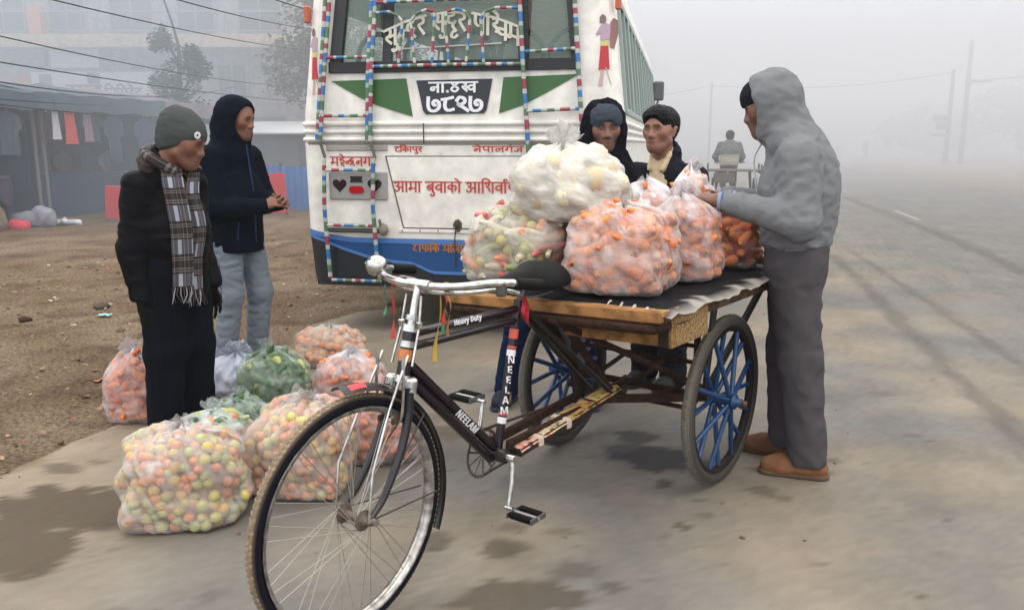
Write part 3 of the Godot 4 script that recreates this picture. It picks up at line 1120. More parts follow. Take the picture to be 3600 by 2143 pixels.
	# clothes on the stall fronts
	var cl := [[0.9, 2.05, 0.42, 0.9, Color(0.045, 0.06, 0.13), "dark blue jacket hung at the front of the left stall"], [1.5, 2.0, 0.1, 0.55, Color(0.55, 0.58, 0.64), "narrow pale scarf hung between dark jackets in left stall"], [2.15, 2.02, 0.36, 0.8, Color(0.07, 0.09, 0.12), "charcoal jacket hung right of the pale scarf in stall"],
		[3.2, 2.08, 0.16, 0.6, Color(0.62, 0.63, 0.68), "white shirt sleeve hung beside the red cloth in stall"], [3.55, 2.06, 0.26, 0.66, Color(0.62, 0.10, 0.08), "bright red garment hung in the second stall"], [4.0, 2.04, 0.22, 0.6, Color(0.33, 0.22, 0.28), "mauve garment hung next to the red one"],
		[4.7, 2.0, 0.4, 0.95, Color(0.05, 0.075, 0.1), "dark teal coat hung towards the end of second stall"], [5.6, 1.95, 0.4, 0.9, Color(0.045, 0.055, 0.12), "navy coat hung at the far end of second stall"], [6.9, 1.85, 0.28, 0.5, Color(0.38, 0.38, 0.42), "small grey top hung in the third stall"], [7.8, 1.85, 0.18, 0.5, Color(0.5, 0.5, 0.55), "pale slanting cloth hung in the third stall"]]
	for q in cl:
		hanging("hung_garment", q[5], "garment", start + dirv * q[0] + outv * 0.35 + Vector3(0, q[1], 0), turn, q[2], q[3], q[4], q[2] > 0.3)
	var names := [["grey", Color(0.16, 0.17, 0.19)], ["navy", Color(0.03, 0.04, 0.10)], ["brown", Color(0.12, 0.08, 0.06)], ["dull red", Color(0.25, 0.06, 0.07)], ["slate", Color(0.09, 0.12, 0.15)], ["black", Color(0.02, 0.02, 0.03)], ["olive", Color(0.09, 0.10, 0.06)], ["pale blue", Color(0.28, 0.33, 0.40)]]
	var rows := ["upper rail", "lower rail"]
	for k in 26:
		var nm: Array = names[(k * 5 + k / 8) % 8]
		var row := k % 2
		var along := 0.5 + k * 0.33
		hanging("hung_garment", "%s garment on the %s inside the %s stall" % [nm[0], rows[row], ["left", "second", "third"][mini(int(along / 3.1), 2)]], "garment", start + dirv * along + outv * (-0.5 - 0.5 * row) + Vector3(0, 2.05 - 0.75 * row + 0.08 * sin(k * 2.2), 0), turn + 0.3 * sin(k * 1.7), 0.34, 0.62 + 0.14 * sin(k * 3.1), nm[1], k % 3 != 0)
	# heaps of goods in front of the left stall
	var goods := [[0.15, 0.55, "bundle of mixed coloured cloth on the ground beside the left stall", Vector3(0.22, 0.40, 0.22), Color(0.16, 0.12, 0.10)], [0.45, 0.75, "red folded cloth pile below the mixed bundle", Vector3(0.3, 0.18, 0.25), Color(0.5, 0.07, 0.09)], [0.9, 0.7, "stack of pale sacks in front of the left stall", Vector3(0.42, 0.36, 0.3), Color(0.24, 0.25, 0.30)], [1.35, 0.85, "low heap of white plastic sheets by the stall front", Vector3(0.5, 0.16, 0.3), Color(0.50, 0.52, 0.58)], [4.9, 0.5, "grey wrapped crate at the foot of the third stall", Vector3(0.3, 0.5, 0.3), Color(0.22, 0.23, 0.26)]]
	for q in goods:
		var sd := Sdf.new()
		var r: Vector3 = q[3]
		for i in 7:
			sd.ball(Vector3(rnd(-0.6, 0.6) * r.x, rnd(0.2, 0.8) * r.y, rnd(-0.5, 0.5) * r.z), r.y * rnd(0.3, 0.42), 0.06)
		sd.cap(Vector3(-r.x * 0.6, r.y * 0.3, 0), Vector3(r.x * 0.6, r.y * 0.3, 0), r.y * 0.4, r.y * 0.4, 0.05)
		sd.fold = n_big; sd.fold_amp = 0.02; sd.fold_scale = Vector3(20, 34, 20)
		sd.plane(Vector3(0, 0.0, 0), Vector3(0, -1, 0))
		mb = MB.new()
		var base: Color = q[4]
		var seed_k: float = q[0]
		sd.mesh_into(mb, 0.045, func(p, _n): return base * (1.0 + 0.5 * n_mid.get_noise_3dv(p * 5.0 + Vector3.ONE * seed_k)))
		var o := obj("goods_heap", mb, vmat(0.8))
		o.position = start + dirv * (q[0] + 1.2) + outv * q[1]
		tag(o, q[2], "goods")
	# handcart wheel at the left border
	var hc := thing("handcart", "low dark handcart with a pale hubbed wheel at the left border", "handcart", Vector3(-8.35, 0, -13.6), turn)
	mb = MB.new()
	mb.box(Transform3D(Basis.IDENTITY, Vector3(-0.5, 0.62, -0.4)), Vector3(1.7, 0.5, 0.8), Color(0.06, 0.05, 0.075), 0.02)
	obj("body", mb, vmat(0.8), hc)
	mb = MB.new()
	mb.lathe([Vector2(0.24, -0.03), Vector2(0.28, -0.02), Vector2(0.28, 0.02), Vector2(0.24, 0.03), Vector2(0.24, -0.03)], 24, Transform3D(Basis(Vector3.RIGHT, PI / 2), Vector3(-0.1, 0.28, 0.05)), Color(0.03, 0.03, 0.035))
	var whl := obj("wheel", mb, vmat(0.8), hc)
	mb = MB.new()
	mb.lathe([Vector2(0.0, 0.035), Vector2(0.13, 0.03), Vector2(0.15, 0.0), Vector2(0.13, -0.03), Vector2(0, -0.035)], 18, Transform3D(Basis(Vector3.RIGHT, PI / 2), Vector3(-0.1, 0.28, 0.05)), Color(0.42, 0.40, 0.40))
	obj("hub", mb, vmat(0.6), whl)
	# ---- red boards, blue sheet fence, drum, hut
	for q in [[Vector3(-6.93, 0, -15.25), 0.06, 0.86, 0.60, "red barricade board standing on the earth left of the scarf man", -0.06], [Vector3(-4.86, 0, -16.6), -0.1, 0.86, 0.78, "tilted red barricade board behind the clasped hands", 0.07]]:
		var t := thing("barricade_board", q[4], "barricade", q[0], q[1], "red boards across the yard")
		mb = MB.new()
		mb.box(Transform3D(Basis(Vector3.BACK, q[5]), Vector3(0, q[3] * 0.5 + 0.04, 0)), Vector3(q[2], q[3], 0.05), Color(0.48, 0.035, 0.04), 0.01)
		obj("board", mb, vmat(0.6), t)
		for sx in [-0.3, 0.3]:
			mb = MB.new()
			mb.bar(Vector3(sx, 0.0, -0.35), Vector3(sx, q[3] * 0.9, -0.04), 0.04, 0.04, Vector3.UP, Color(0.2, 0.05, 0.05))
			obj("prop", mb, vmat(0.7), t)
		mb = MB.new()
		mb.lathe([Vector2(0, 0.003), Vector2(0.05, 0.003), Vector2(0.05, 0)], 14, Transform3D(Basis(Vector3.RIGHT, PI / 2), Vector3(0.02, q[3] * 0.5, 0.03)), Color(0.2, 0.02, 0.03))
		obj("hole", mb, vmat(0.8), t)
	var fence := thing("sheet_fence", "blue corrugated sheet fence beside the bus, behind the red board", "fence", Vector3(-4.95, 0, -18.0), -0.03)
	for k in 4:
		mb = MB.new()
		var g := []
		for i in 2:
			var r := []
			for j in 33: r.append(Vector3(-1.4 + k * 0.72 + j / 32.0 * 0.71, 0.0 + i * (0.93 + 0.02 * (k % 2)), sin(j * 0.98) * 0.018 + (k % 2) * 0.02))
			g.append(r)
		mb.grid(g, Color(0.03, 0.13, 0.36) * (0.9 + 0.1 * (k % 3)))
		obj("sheet", mb, vmat(0.5), fence)
	for k in 3:
		mb = MB.new()
		mb.box(Transform3D(Basis.IDENTITY, Vector3(-1.4 + k * 1.42, 0.5, -0.07)), Vector3(0.06, 1.0, 0.06), Color(0.1, 0.09, 0.08))
		obj("post", mb, vmat(0.8), fence)
	var hut := thing("tin_hut", "grey hut with a pale sheet roof beyond the blue fence", "hut", Vector3(-5.9, 0, -21.5), -0.1)
	mb = MB.new()
	mb.box(Transform3D(Basis.IDENTITY, Vector3(0, 0.85, -1.2)), Vector3(3.0, 1.7, 2.4), Color(0.16, 0.18, 0.21))
	obj("wall", mb, vmat(0.8), hut)
	mb = MB.new()
	mb.box(Transform3D(Basis(Vector3.RIGHT, 0.12), Vector3(0, 1.83, -1.1)), Vector3(3.4, 0.05, 2.9), Color(0.55, 0.58, 0.60), 0.01)
	obj("roof", mb, vmat(0.6), hut)
	mb = MB.new()
	mb.box(Transform3D(Basis.IDENTITY, Vector3(0.9, 0.75, 0.03)), Vector3(0.7, 1.5, 0.05), Color(0.10, 0.11, 0.14))
	obj("door", mb, vmat(0.7), hut)
	var dr := thing("plastic_drum", "blue plastic drum on a stand behind the scarf man's shoulder", "drum", Vector3(-6.75, 0.9, -17.4))
	mb = MB.new()
	mb.lathe([Vector2(0, 0), Vector2(0.26, 0.0), Vector2(0.28, 0.03), Vector2(0.28, 0.2), Vector2(0.265, 0.22), Vector2(0.28, 0.24), Vector2(0.28, 0.4), Vector2(0.265, 0.42), Vector2(0.28, 0.44), Vector2(0.27, 0.58), Vector2(0, 0.6)], 20, Transform3D.IDENTITY, Color(0.03, 0.16, 0.42))
	obj("body", mb, vmat(0.5), dr)
	var tb := thing("drum_stand", "wooden stand carrying the blue drum, orange cloth on it", "stand", Vector3(-6.75, 0, -17.4))
	mb = MB.new()
	mb.box(Transform3D(Basis.IDENTITY, Vector3(0, 0.86, 0)), Vector3(0.8, 0.07, 0.6), Color(0.16, 0.12, 0.09))
	obj("top", mb, vmat(0.8), tb)
	for q in [[-0.35, -0.25], [0.35, -0.25], [-0.35, 0.25], [0.35, 0.25]]:
		mb = MB.new()
		mb.box(Transform3D(Basis.IDENTITY, Vector3(q[0], 0.42, q[1])), Vector3(0.06, 0.82, 0.06), Color(0.14, 0.1, 0.08))
		obj("leg", mb, vmat(0.8), tb)
	hanging("hung_garment", "orange cloth hanging from the drum stand", "garment", Vector3(-6.9, 0.9, -17.07), 0, 0.24, 0.5, Color(0.55, 0.20, 0.12), false, "")
	# ---- trees
	var tr := thing("broad_tree", "large leafy tree in fog left of the bus", "tree", Vector3(-5.6, 0, -25.0))
	mb = MB.new()
	mb.tube(smooth_path([Vector3(0, 0, 0), Vector3(0.1, 1.2, 0), Vector3(0.0, 2.4, 0.1), Vector3(0.15, 3.8, 0)], 3), 0.17, 9, Color(0.06, 0.05, 0.04))
	obj("trunk", mb, vmat(0.9), tr)
	for q in [Vector3(1.2, 4.4, 0.3), Vector3(-0.9, 4.6, 0.2), Vector3(0.3, 5.2, -0.8)]:
		mb = MB.new()
		mb.tube([Vector3(0.05, 2.3, 0.1), (q as Vector3) * 0.6 + Vector3(0, 1.1, 0), q], [0.1, 0.06, 0.02], 6, Color(0.06, 0.05, 0.04))
		obj("limb", mb, vmat(0.9), tr)
	crown(tr, [[Vector3(0.4, 4.6, 0), Vector3(1.5, 1.3, 1.3)], [Vector3(-0.4, 3.5, 0.2), Vector3(1.2, 1.0, 1.1)], [Vector3(1.0, 3.2, 0.2), Vector3(1.5, 1.2, 1.2)], [Vector3(0.4, 5.9, 0), Vector3(1.2, 0.9, 1.0)], [Vector3(0.9, 2.2, 0.3), Vector3(1.1, 0.9, 0.9)], [Vector3(2.2, 4.4, 0), Vector3(1.3, 1.6, 1.2)]], 9000, 0.16, Color(0.05, 0.075, 0.045))
	tr = thing("creeper_tree", "thin ragged tree wrapped in creeper above the grey beanie", "tree", Vector3(-7.9, 0, -20.6))
	mb = MB.new()
	mb.tube(smooth_path([Vector3(0, 0, 0), Vector3(0.05, 1.5, 0), Vector3(-0.05, 2.6, 0), Vector3(0.0, 3.7, 0), Vector3(-0.35, 5.0, 0)], 3), [0.1, 0.1, 0.1, 0.09, 0.09, 0.08, 0.07, 0.06, 0.05, 0.04, 0.03, 0.025, 0.02], 7, Color(0.05, 0.045, 0.04))
	obj("trunk", mb, vmat(0.9), tr)
	for q in [Vector3(-0.4, 3.95, 0.1), Vector3(0.45, 3.2, 0.1), Vector3(0.7, 2.1, 0.0), Vector3(-0.5, 2.6, 0.1)]:
		mb = MB.new()
		mb.tube([Vector3(0, q.y - 0.7, 0), Vector3(q.x * 0.6, q.y - 0.2, 0.05), q], [0.04, 0.03, 0.012], 5, Color(0.05, 0.045, 0.04))
		obj("limb", mb, vmat(0.9), tr)
	crown(tr, [[Vector3(-0.35, 3.75, 0.1), Vector3(0.28, 0.3, 0.25)], [Vector3(0.2, 3.6, 0.1), Vector3(0.2, 0.22, 0.2)], [Vector3(0.1, 2.9, 0.1), Vector3(0.35, 0.5, 0.3)], [Vector3(-0.3, 2.7, 0.1), Vector3(0.32, 0.3, 0.25)], [Vector3(0.25, 2.2, 0.1), Vector3(0.4, 0.55, 0.35)], [Vector3(0.5, 3.15, 0.1), Vector3(0.16, 0.2, 0.2)], [Vector3(0.3, 1.5, 0.1), Vector3(0.7, 0.7, 0.5)], [Vector3(0.9, 1.5, 0.1), Vector3(0.5, 0.4, 0.4)], [Vector3(-0.1, 1.0, 0.2), Vector3(0.7, 0.6, 0.5)]], 4200, 0.11, Color(0.035, 0.06, 0.05))
	# far side of the road, right: trees that the fog all but hides
	var spots := [[Vector3(52, 0, -82), 1.9, "dim tree mass at the right border beyond the road"], [Vector3(43.0, 0, -88), 1.2, "low faint trees behind the two poles"], [Vector3(30.0, 0, -96), 0.9, "faintest low trees far along the road"], [Vector3(56.0, 0, -74), 2.1, "tall dim tree cut off by the right border"]]
	for q in spots:
		var t := thing("fog_tree", q[2], "tree", q[0], 0.0, "trees beyond the road")
		var k: float = q[1]
		mb = MB.new()
		mb.tube([Vector3(0, 0, 0), Vector3(0.1, 1.5, 0) * k, Vector3(0, 3.2, 0) * k], [0.25 * k, 0.2 * k, 0.1 * k], 7, Color(0.06, 0.05, 0.045))
		obj("trunk", mb, vmat(0.9), t)
		crown(t, [[Vector3(0, 3.2, 0) * k, Vector3(2.6, 1.6, 2) * k], [Vector3(-2.4, 2.2, 0) * k, Vector3(2.2, 1.3, 1.6) * k], [Vector3(2.4, 2.4, 0) * k, Vector3(2.0, 1.5, 1.6) * k], [Vector3(0.4, 1.4, 0.5) * k, Vector3(3.2, 1.1, 1.5) * k]], 2600, 0.4 * k, Color(0.045, 0.06, 0.05))
	# poles
	var pl := thing("utility_pole", "faint shorter pole with boxes on its left side", "utility pole", Vector3(29.6, 0, -58), 0.0, "poles beyond the road")
	mb = MB.new()
	mb.tube([Vector3.ZERO, Vector3(0, 6.3, 0)], [0.17, 0.12], 10, Color(0.10, 0.10, 0.10))
	obj("pole", mb, vmat(0.9), pl)
	for q in [[-0.62, 3.1, 0.8, 0.4], [-0.5, 2.6, 0.5, 0.5], [-0.6, 2.0, 0.9, 0.2]]:
		mb = MB.new()
		mb.box(Transform3D(Basis.IDENTITY, Vector3(q[0], q[1], 0)), Vector3(q[2], q[3], 0.4), Color(0.10, 0.12, 0.2), 0.02)
		obj("box", mb, vmat(0.7), pl)
	pl = thing("utility_pole", "faint taller pole with cross arms, right of the shorter one", "utility pole", Vector3(30.9, 0, -58.5), 0.0, "poles beyond the road")
	mb = MB.new()
	mb.tube([Vector3.ZERO, Vector3(0, 8.2, 0)], [0.2, 0.13], 10, Color(0.10, 0.11, 0.13))
	obj("pole", mb, vmat(0.9), pl)
	for h in [5.5]:
		mb = MB.new()
		mb.bar(Vector3(-0.3, h, 0.18), Vector3(1.5, h + 0.05, 0.18), 0.14, 0.14, Vector3.UP, Color(0.1, 0.1, 0.12))
		obj("cross_arm", mb, vmat(0.8), pl)
	pl = thing("utility_pole", "very faint thin pole above the far rickshaw", "utility pole", Vector3(14.0, 0, -60.5), 0.0, "poles beyond the road")
	mb = MB.new()
	mb.tube([Vector3.ZERO, Vector3(0, 5.6, 0)], [0.1, 0.07], 8, Color(0.15, 0.15, 0.16))
	obj("pole", mb, vmat(0.9), pl)
	cable(Vector3(30.8, 5.6, -58.3), Vector3(52, 8.5, -40), 0.7, 0.035, "faint cable running right from the taller pole")
	cable(Vector3(14.0, 5.4, -60.5), Vector3(29.6, 6.1, -58), 0.5, 0.03, "faint cable between the thin pole and the two poles")
	cable(Vector3(3.0, 4.6, -64), Vector3(14.0, 5.4, -60.5), 0.4, 0.03, "faint cable running left from the thin pole")
	# cables over the yard, from a pole outside the left border to one behind the bus
	var wires := [[Vector3(-6.6, 3.55, -10), Vector3(-6.6, 3.0, -26), "topmost cable crossing the upper left corner"], [Vector3(-6.35, 2.75, -10), Vector3(-6.8, 2.2, -26), ""]]
	wires = [[Vector3(-6.5, 2.76, -10), Vector3(-5.8, 3.1, -26), 0.2, "cable that enters at the left border, second from the top"], [Vector3(-6.5, 2.42, -10), Vector3(-5.6, 2.62, -26), 0.1, "thick cable that enters at the left border, below two others"], [Vector3(-6.5, 2.2, -10), Vector3(-7.6, 3.0, -24), 0.28, "thin cable just below the thick one"],
		[Vector3(-5.4, 3.05, -10), Vector3(-5.4, 4.1, -26), 0.12, "cable leaving the top border nearest the left corner"], [Vector3(-4.2, 3.12, -10), Vector3(-4.6, 4.6, -25), 0.15, "cable leaving the top border in the middle of the left part"], [Vector3(-3.1, 3.14, -10), Vector3(-3.4, 4.7, -25), 0.1, "cable leaving the top border nearest the bus"],
		[Vector3(-7.2, 2.02, -11), Vector3(-8.6, 2.55, -24), 0.12, "low dark cable in front of the white sign"], [Vector3(-7.2, 1.98, -11), Vector3(-7.4, 2.3, -24), 0.2, "low pale cable running under the white sign"]]
	for w in wires: cable(w[0], w[1], w[2], 0.011, w[3])
	# people far off in the fog
	for q in [[Vector3(34.5, 0, -90), 1.0, "farther of two dim walkers beside the distant road"], [Vector3(31.2, 0, -75), 1.08, "dim walker in a wide coat nearer the road's far end"]]:
		var sd := Sdf.new()
		for x in [-0.1, 0.1]: sd.cap(Vector3(x, 0.05, x * 0.6), Vector3(x * 0.8, 0.85, 0), 0.06, 0.09, 0.03)
		sd.cap(Vector3(0, 0.9, 0), Vector3(0, 1.32, 0), 0.15, 0.15, 0.06, Vector3.RIGHT, 1.4)
		for x in [-1.0, 1.0]: sd.cap(Vector3(0.2 * x, 1.34, 0), Vector3(0.27 * x, 0.85, 0), 0.06, 0.045, 0.03)
		sd.cap(Vector3(0, 1.4, 0), Vector3(0, 1.55, 0), 0.055, 0.06, 0.02)
		sd.ball(Vector3(0, 1.6, 0), 0.1, 0.02)
		mb = MB.new()
		sd.mesh_into(mb, 0.05, func(p, _n): return Color(0.05, 0.05, 0.06) if p.y < 0.85 or p.y > 1.52 else Color(0.10, 0.11, 0.13))
		var o := obj("person", mb, vmat(0.9))
		o.position = q[0]
		o.scale = Vector3.ONE * q[1]
		tag(o, q[2], "person", "walkers in the fog")

# ---------------------------------------------------------------- the bus, seen from behind
const BUS_W := 2.345
var bus_prof := [[0.36, 0.047, 0.0], [0.75, 0.012, 0.0], [1.4, 0.0, 0.0], [1.6, 0.008, 0.0], [1.91, 0.045, 0.012], [2.4, 0.09, 0.05], [2.58, 0.115, 0.075], [2.7, 0.16, 0.12], [2.8, 0.27, 0.22], [2.87, 0.55, 0.5]]

# (side inset, rear lean) at a height
func bus_at(y: float) -> Vector2:
	for i in bus_prof.size() - 1:
		var a: Array = bus_prof[i]
		var b: Array = bus_prof[i + 1]
		if y <= b[0]:
			var t := clampf((y - a[0]) / (b[0] - a[0]), 0, 1)
			return Vector2(lerpf(a[1], b[1], t), lerpf(a[2], b[2], t))
	return Vector2(0.55, 0.5)

# a point on the rear skin, lifted outwards
func rear(s: float, y: float, lift := 0.0) -> Vector3:
	var q := bus_at(y)
	var rc := 0.07
	var d := minf(s - q.x, BUS_W - q.x - s)
	var z := -q.y
	if d < rc: z -= rc - sqrt(maxf(rc * rc - (rc - maxf(d, 0.0)) * (rc - maxf(d, 0.0)), 0.0))
	return Vector3(s, y, z + lift)

func rear_xf(s: float, y: float, lift: float) -> Transform3D:
	return Transform3D(Basis(Vector3.RIGHT, -0.075 if y > 1.9 else (-0.02 if y > 1.62 else 0.0)), rear(s, y, lift))

func decal(parent: Node3D, called: String, pts: Array, m: Material, lift := 0.004, depth := 0.003) -> MeshInstance3D:
	var mb := MB.new()
	var poly := PackedVector2Array()
	for p in pts: poly.append(Vector2(p[0], p[1]))
	var t := Geometry2D.triangulate_polygon(poly)
	for q in poly: mb.vert(rear(q.x, q.y, lift + depth), Vector3.BACK, Color.WHITE, q)
	for i in range(0, t.size(), 3): mb.tri(t[i], t[i + 1], t[i + 2])
	var cw := 1.0 if not Geometry2D.is_polygon_clockwise(poly) else -1.0
	for i in poly.size():
		var a := poly[i]
		var b := poly[(i + 1) % poly.size()]
		mb.face([rear(a.x, a.y, lift - 0.004), rear(b.x, b.y, lift - 0.004), rear(b.x, b.y, lift + depth), rear(a.x, a.y, lift + depth)], Vector3((b - a).y, -(b - a).x, 0).normalized() * cw)
	return obj(called, mb, m, parent)

func striped(parent: Node3D, called: String, pts: Array, r: float) -> MeshInstance3D:
	var tones := [Color(0.42, 0.43, 0.41), Color(0.24, 0.035, 0.06), Color(0.36, 0.40, 0.38), Color(0.022, 0.13, 0.33), Color(0.30, 0.36, 0.32), Color(0.07, 0.14, 0.075)]
	var p := []
	var cols := []
	var k: int = rng.randi() % 6
	var left := rnd(0.02, 0.06)
	for i in pts.size() - 1:
		var a: Vector3 = pts[i]
		var b: Vector3 = pts[i + 1]
		var l := a.distance_to(b)
		var at := 0.0
		p.append(a)
		cols.append(tones[k])
		while l - at > left:
			at += left
			var q := a.lerp(b, at / l)
			var d := (b - a).normalized() * 0.002
			p.append(q - d); cols.append(tones[k])
			k = (k + 1) % 6
			p.append(q + d); cols.append(tones[k])
			left = rnd(0.018, 0.045) if k % 2 == 0 else rnd(0.035, 0.075)
		left = maxf(left - (l - at), 0.006)
	p.append(pts[pts.size() - 1])
	cols.append(tones[k])
	var mb := MB.new()
	mb.tube(p, r, 8, cols)
	return obj(called, mb, vmat(0.42), parent)

func build_bus() -> void:
	var bus := thing("bus", "white bus seen from behind with striped bars, green flashes and blue skirt", "bus", Vector3(-1.545, 0, -6.27), deg_to_rad(-11.3))
	var grime := ntex(41, 0.02, 5, 0.88, 1.04, 512)
	var white := tmat(0.74, 0.735, 0.69, 0.38, grime, 1.7)
	var dark := mat(0.008, 0.010, 0.013, 0.55)
	# body shell: rings of points, with openings where the windows are
	var side_cols := []
	var x := 0.25
	while x < 6.9:
		side_cols.append([x, false])
		side_cols.append([x + 0.08, true])
		x += 1.02
	side_cols.append([x, false])
	var ys := [0.36, 0.55, 0.75, 1.0, 1.4, 1.62, 1.91, 2.15, 2.4, 2.58, 2.65, 2.72, 2.8, 2.84, 2.87]
	var rings := []
	var holes := []
	for y in ys:
		var q := bus_at(y)
		var L := q.x
		var R := BUS_W - q.x
		var z0 := -q.y
		var ring := []
		holes = []
		for k in 4: ring.append(Vector3(L + 0.07 - 0.07 * cos(k * PI / 6), y, z0 - 0.07 + 0.07 * sin(k * PI / 6))); holes.append(0)
		for k in 6:
			ring.append(Vector3(lerpf(L + 0.2, R - 0.265, k / 5.0), y, z0))
			holes.append(1 if k < 5 else 0)
		for k in 4: ring.append(Vector3(R - 0.07 + 0.07 * sin(k * PI / 6), y, z0 - 0.07 + 0.07 * cos(k * PI / 6))); holes.append(0)
		for c in side_cols:
			ring.append(Vector3(R, y, -float(c[0])))
			holes.append(2 if c[1] else 0)
		ring.append(Vector3(R, y, -7.5)); holes.append(0)
		ring.append(Vector3(R - 0.2, y, -7.7)); holes.append(3)
		ring.append(Vector3(L + 0.2, y, -7.7)); holes.append(0)
		ring.append(Vector3(L, y, -7.5)); holes.append(0)
		for i in side_cols.size():
			var c: Array = side_cols[side_cols.size() - 1 - i]
			ring.append(Vector3(L, y, -float(c[0])))
			var prev = side_cols[side_cols.size() - 2 - i] if i < side_cols.size() - 1 else null
			holes.append(2 if prev != null and prev[1] else 0)
		rings.append(ring)
	var mb := MB.new()
	var m: int = rings[0].size()
	for i in ys.size() - 1:
		var y0: float = ys[i]
		for j in m:
			var k := (j + 1) % m
			var h: int = holes[j]
			if h == 1 and y0 >= 1.9 and y0 < 2.57: continue
			if h == 2 and y0 >= 1.6 and y0 < 2.39: continue
			if h == 3 and y0 >= 1.3 and y0 < 2.39: continue
			var mid: Vector3 = (rings[i][j] + rings[i + 1][k]) * 0.5
			var dd: Vector3 = (rings[i][k] - rings[i][j]).cross(rings[i + 1][j] - rings[i][j]).normalized()
			if dd.dot(Vector3(mid.x - BUS_W / 2, 0.2, mid.z + 3.8)) < 0: dd = -dd
			mb.face([rings[i][j], rings[i][k], rings[i + 1][k], rings[i + 1][j]], dd)
	mb.face(rings[ys.size() - 1], Vector3.UP)
	obj("body", mb, white, bus)
	mb = MB.new()
	mb.box(Transform3D(Basis.IDENTITY, Vector3(BUS_W / 2, 0.72, -3.85)), Vector3(2.2, 0.08, 7.2), Color(0.05, 0.05, 0.055))
	mb.box(Transform3D(Basis.IDENTITY, Vector3(BUS_W / 2, 0.52, -3.8)), Vector3(0.9, 0.3, 7.0), Color(0.03, 0.03, 0.03))
	obj("floor", mb, vmat(0.9), bus)
	# seats that show through the rear glass: backs and their rails
	for k in 5:
		mb = MB.new()
		var sx := 0.42 + k * 0.375
		mb.box(Transform3D(Basis.IDENTITY, Vector3(sx, 1.72, -0.62)), Vector3(0.34, 0.62, 0.12), Color(0.10, 0.13, 0.13), 0.04)
		var seat := obj("seat", mb, vmat(0.8), bus)
		mb = MB.new()
		mb.tube(smooth_path([Vector3(sx - 0.15, 1.75, -0.52), Vector3(sx - 0.16, 2.08, -0.52), Vector3(sx - 0.06, 2.21, -0.52), Vector3(sx + 0.06, 2.21, -0.52), Vector3(sx + 0.16, 2.08, -0.52), Vector3(sx + 0.15, 1.75, -0.52)], 4), 0.02, 7, Color(0.012, 0.015, 0.018))
		obj("rail", mb, vmat(0.5), seat)
	# rear window: rubber frame, two posts, three panes
	mb = MB.new()
	var wl := func(y: float) -> float: return bus_at(y).x + 0.2
	var wr := func(y: float) -> float: return BUS_W - bus_at(y).x - 0.265
	var fr := func(s: float, y: float) -> Vector3: return Vector3(s, y, -bus_at(y).y)
	mb.bar(fr.call(wl.call(1.9) - 0.01, 1.935), fr.call(wr.call(1.9) + 0.01, 1.935), 0.05, 0.075, Vector3.UP)
	mb.bar(fr.call(wl.call(2.57) - 0.01, 2.56), fr.call(wr.call(2.57) + 0.01, 2.56), 0.05, 0.06, Vector3.UP)
	mb.bar(fr.call(wl.call(1.9) + 0.035, 1.9), fr.call(wl.call(2.58) + 0.035, 2.58), 0.09, 0.05, Vector3.BACK)
	mb.bar(fr.call(wr.call(1.9) - 0.02, 1.9), fr.call(wr.call(2.58) - 0.02, 2.58), 0.05, 0.05, Vector3.BACK)
	obj("window_rubber", mb, dark, bus)
	for q in [[0.665, 0.685], [1.655, 1.63]]:
		mb = MB.new()
		mb.bar(fr.call(q[0], 1.9) + Vector3(0, 0, -0.012), fr.call(q[1], 2.58) + Vector3(0, 0, -0.012), 0.07, 0.035, Vector3.BACK)
		obj("window_post", mb, dark, bus)
	var glass := StandardMaterial3D.new()
	glass.albedo_color = Color(lin(0.17, 0.25, 0.22), 0.5)
	glass.transparency = BaseMaterial3D.TRANSPARENCY_ALPHA
	glass.roughness = 0.3
	glass.metallic_specular = 0.55
	for q in [[0.0, 0.63], [0.7, 1.62], [1.69, 9.0]]:
		mb = MB.new()
		var a0: float = maxf(q[0], wl.call(1.95) + 0.03)
		var a1: float = minf(q[1], wr.call(1.95) - 0.02)
		var b0: float = maxf(q[0] + 0.02, wl.call(2.55) + 0.03)
		var b1: float = minf(q[1] - 0.02, wr.call(2.55) - 0.02)
		mb.rect(fr.call(a0, 1.95) + Vector3(0, 0, -0.008), fr.call(a1, 1.95) + Vector3(0, 0, -0.008), fr.call(b1, 2.55) + Vector3(0, 0, -0.008), fr.call(b0, 2.55) + Vector3(0, 0, -0.008))
		obj("window_pane", mb, glass, bus)
	mb = MB.new()
	mb.bar(fr.call(0.72, 2.055) + Vector3(0, 0, 0.008), fr.call(1.5, 2.08) + Vector3(0, 0, 0.008), 0.006, 0.01, Vector3.UP)
	obj("wiper_rail", mb, mat(0.45, 0.45, 0.43, 0.4), bus)
	# lettering on the glass, bowed
	var cream := mat(0.56, 0.55, 0.48, 0.6)
	obj("lettering", letters(["sa", "u", "half_na", "da", "ra", "gap", "sa", "u", "da", "uu", "ra", "gap", "pa", "i", "shcha", "ma"], rear_xf(0.655, 2.055, 0.0135), 0.125, 0.98, 0.022, 0.115), cream, bus)
	# belt mouldings that run round to the sides
	for y in [1.432, 1.487, 1.542]:
		mb = MB.new()
		var p := [Vector3(0.0, y, -6.5), Vector3(-0.002, y, -0.07), Vector3(0.02, y, -0.018), Vector3(0.07, y, 0.004), Vector3(BUS_W - 0.07, y, 0.004), Vector3(BUS_W - 0.02, y, -0.018), Vector3(BUS_W + 0.002, y, -0.07), Vector3(BUS_W, y, -6.9)]
		mb.tube(p, 0.018, 8)
		obj("belt_moulding", mb, white, bus)
	mb = MB.new()
	mb.tube([rear(0.05, 1.405, 0.0), rear(0.2, 1.405, 0.0), rear(2.1, 1.405, 0.0), rear(2.3, 1.405, 0.0)], 0.011, 6)
	obj("drip_edge", mb, mat(0.24, 0.23, 0.20, 0.8), bus)
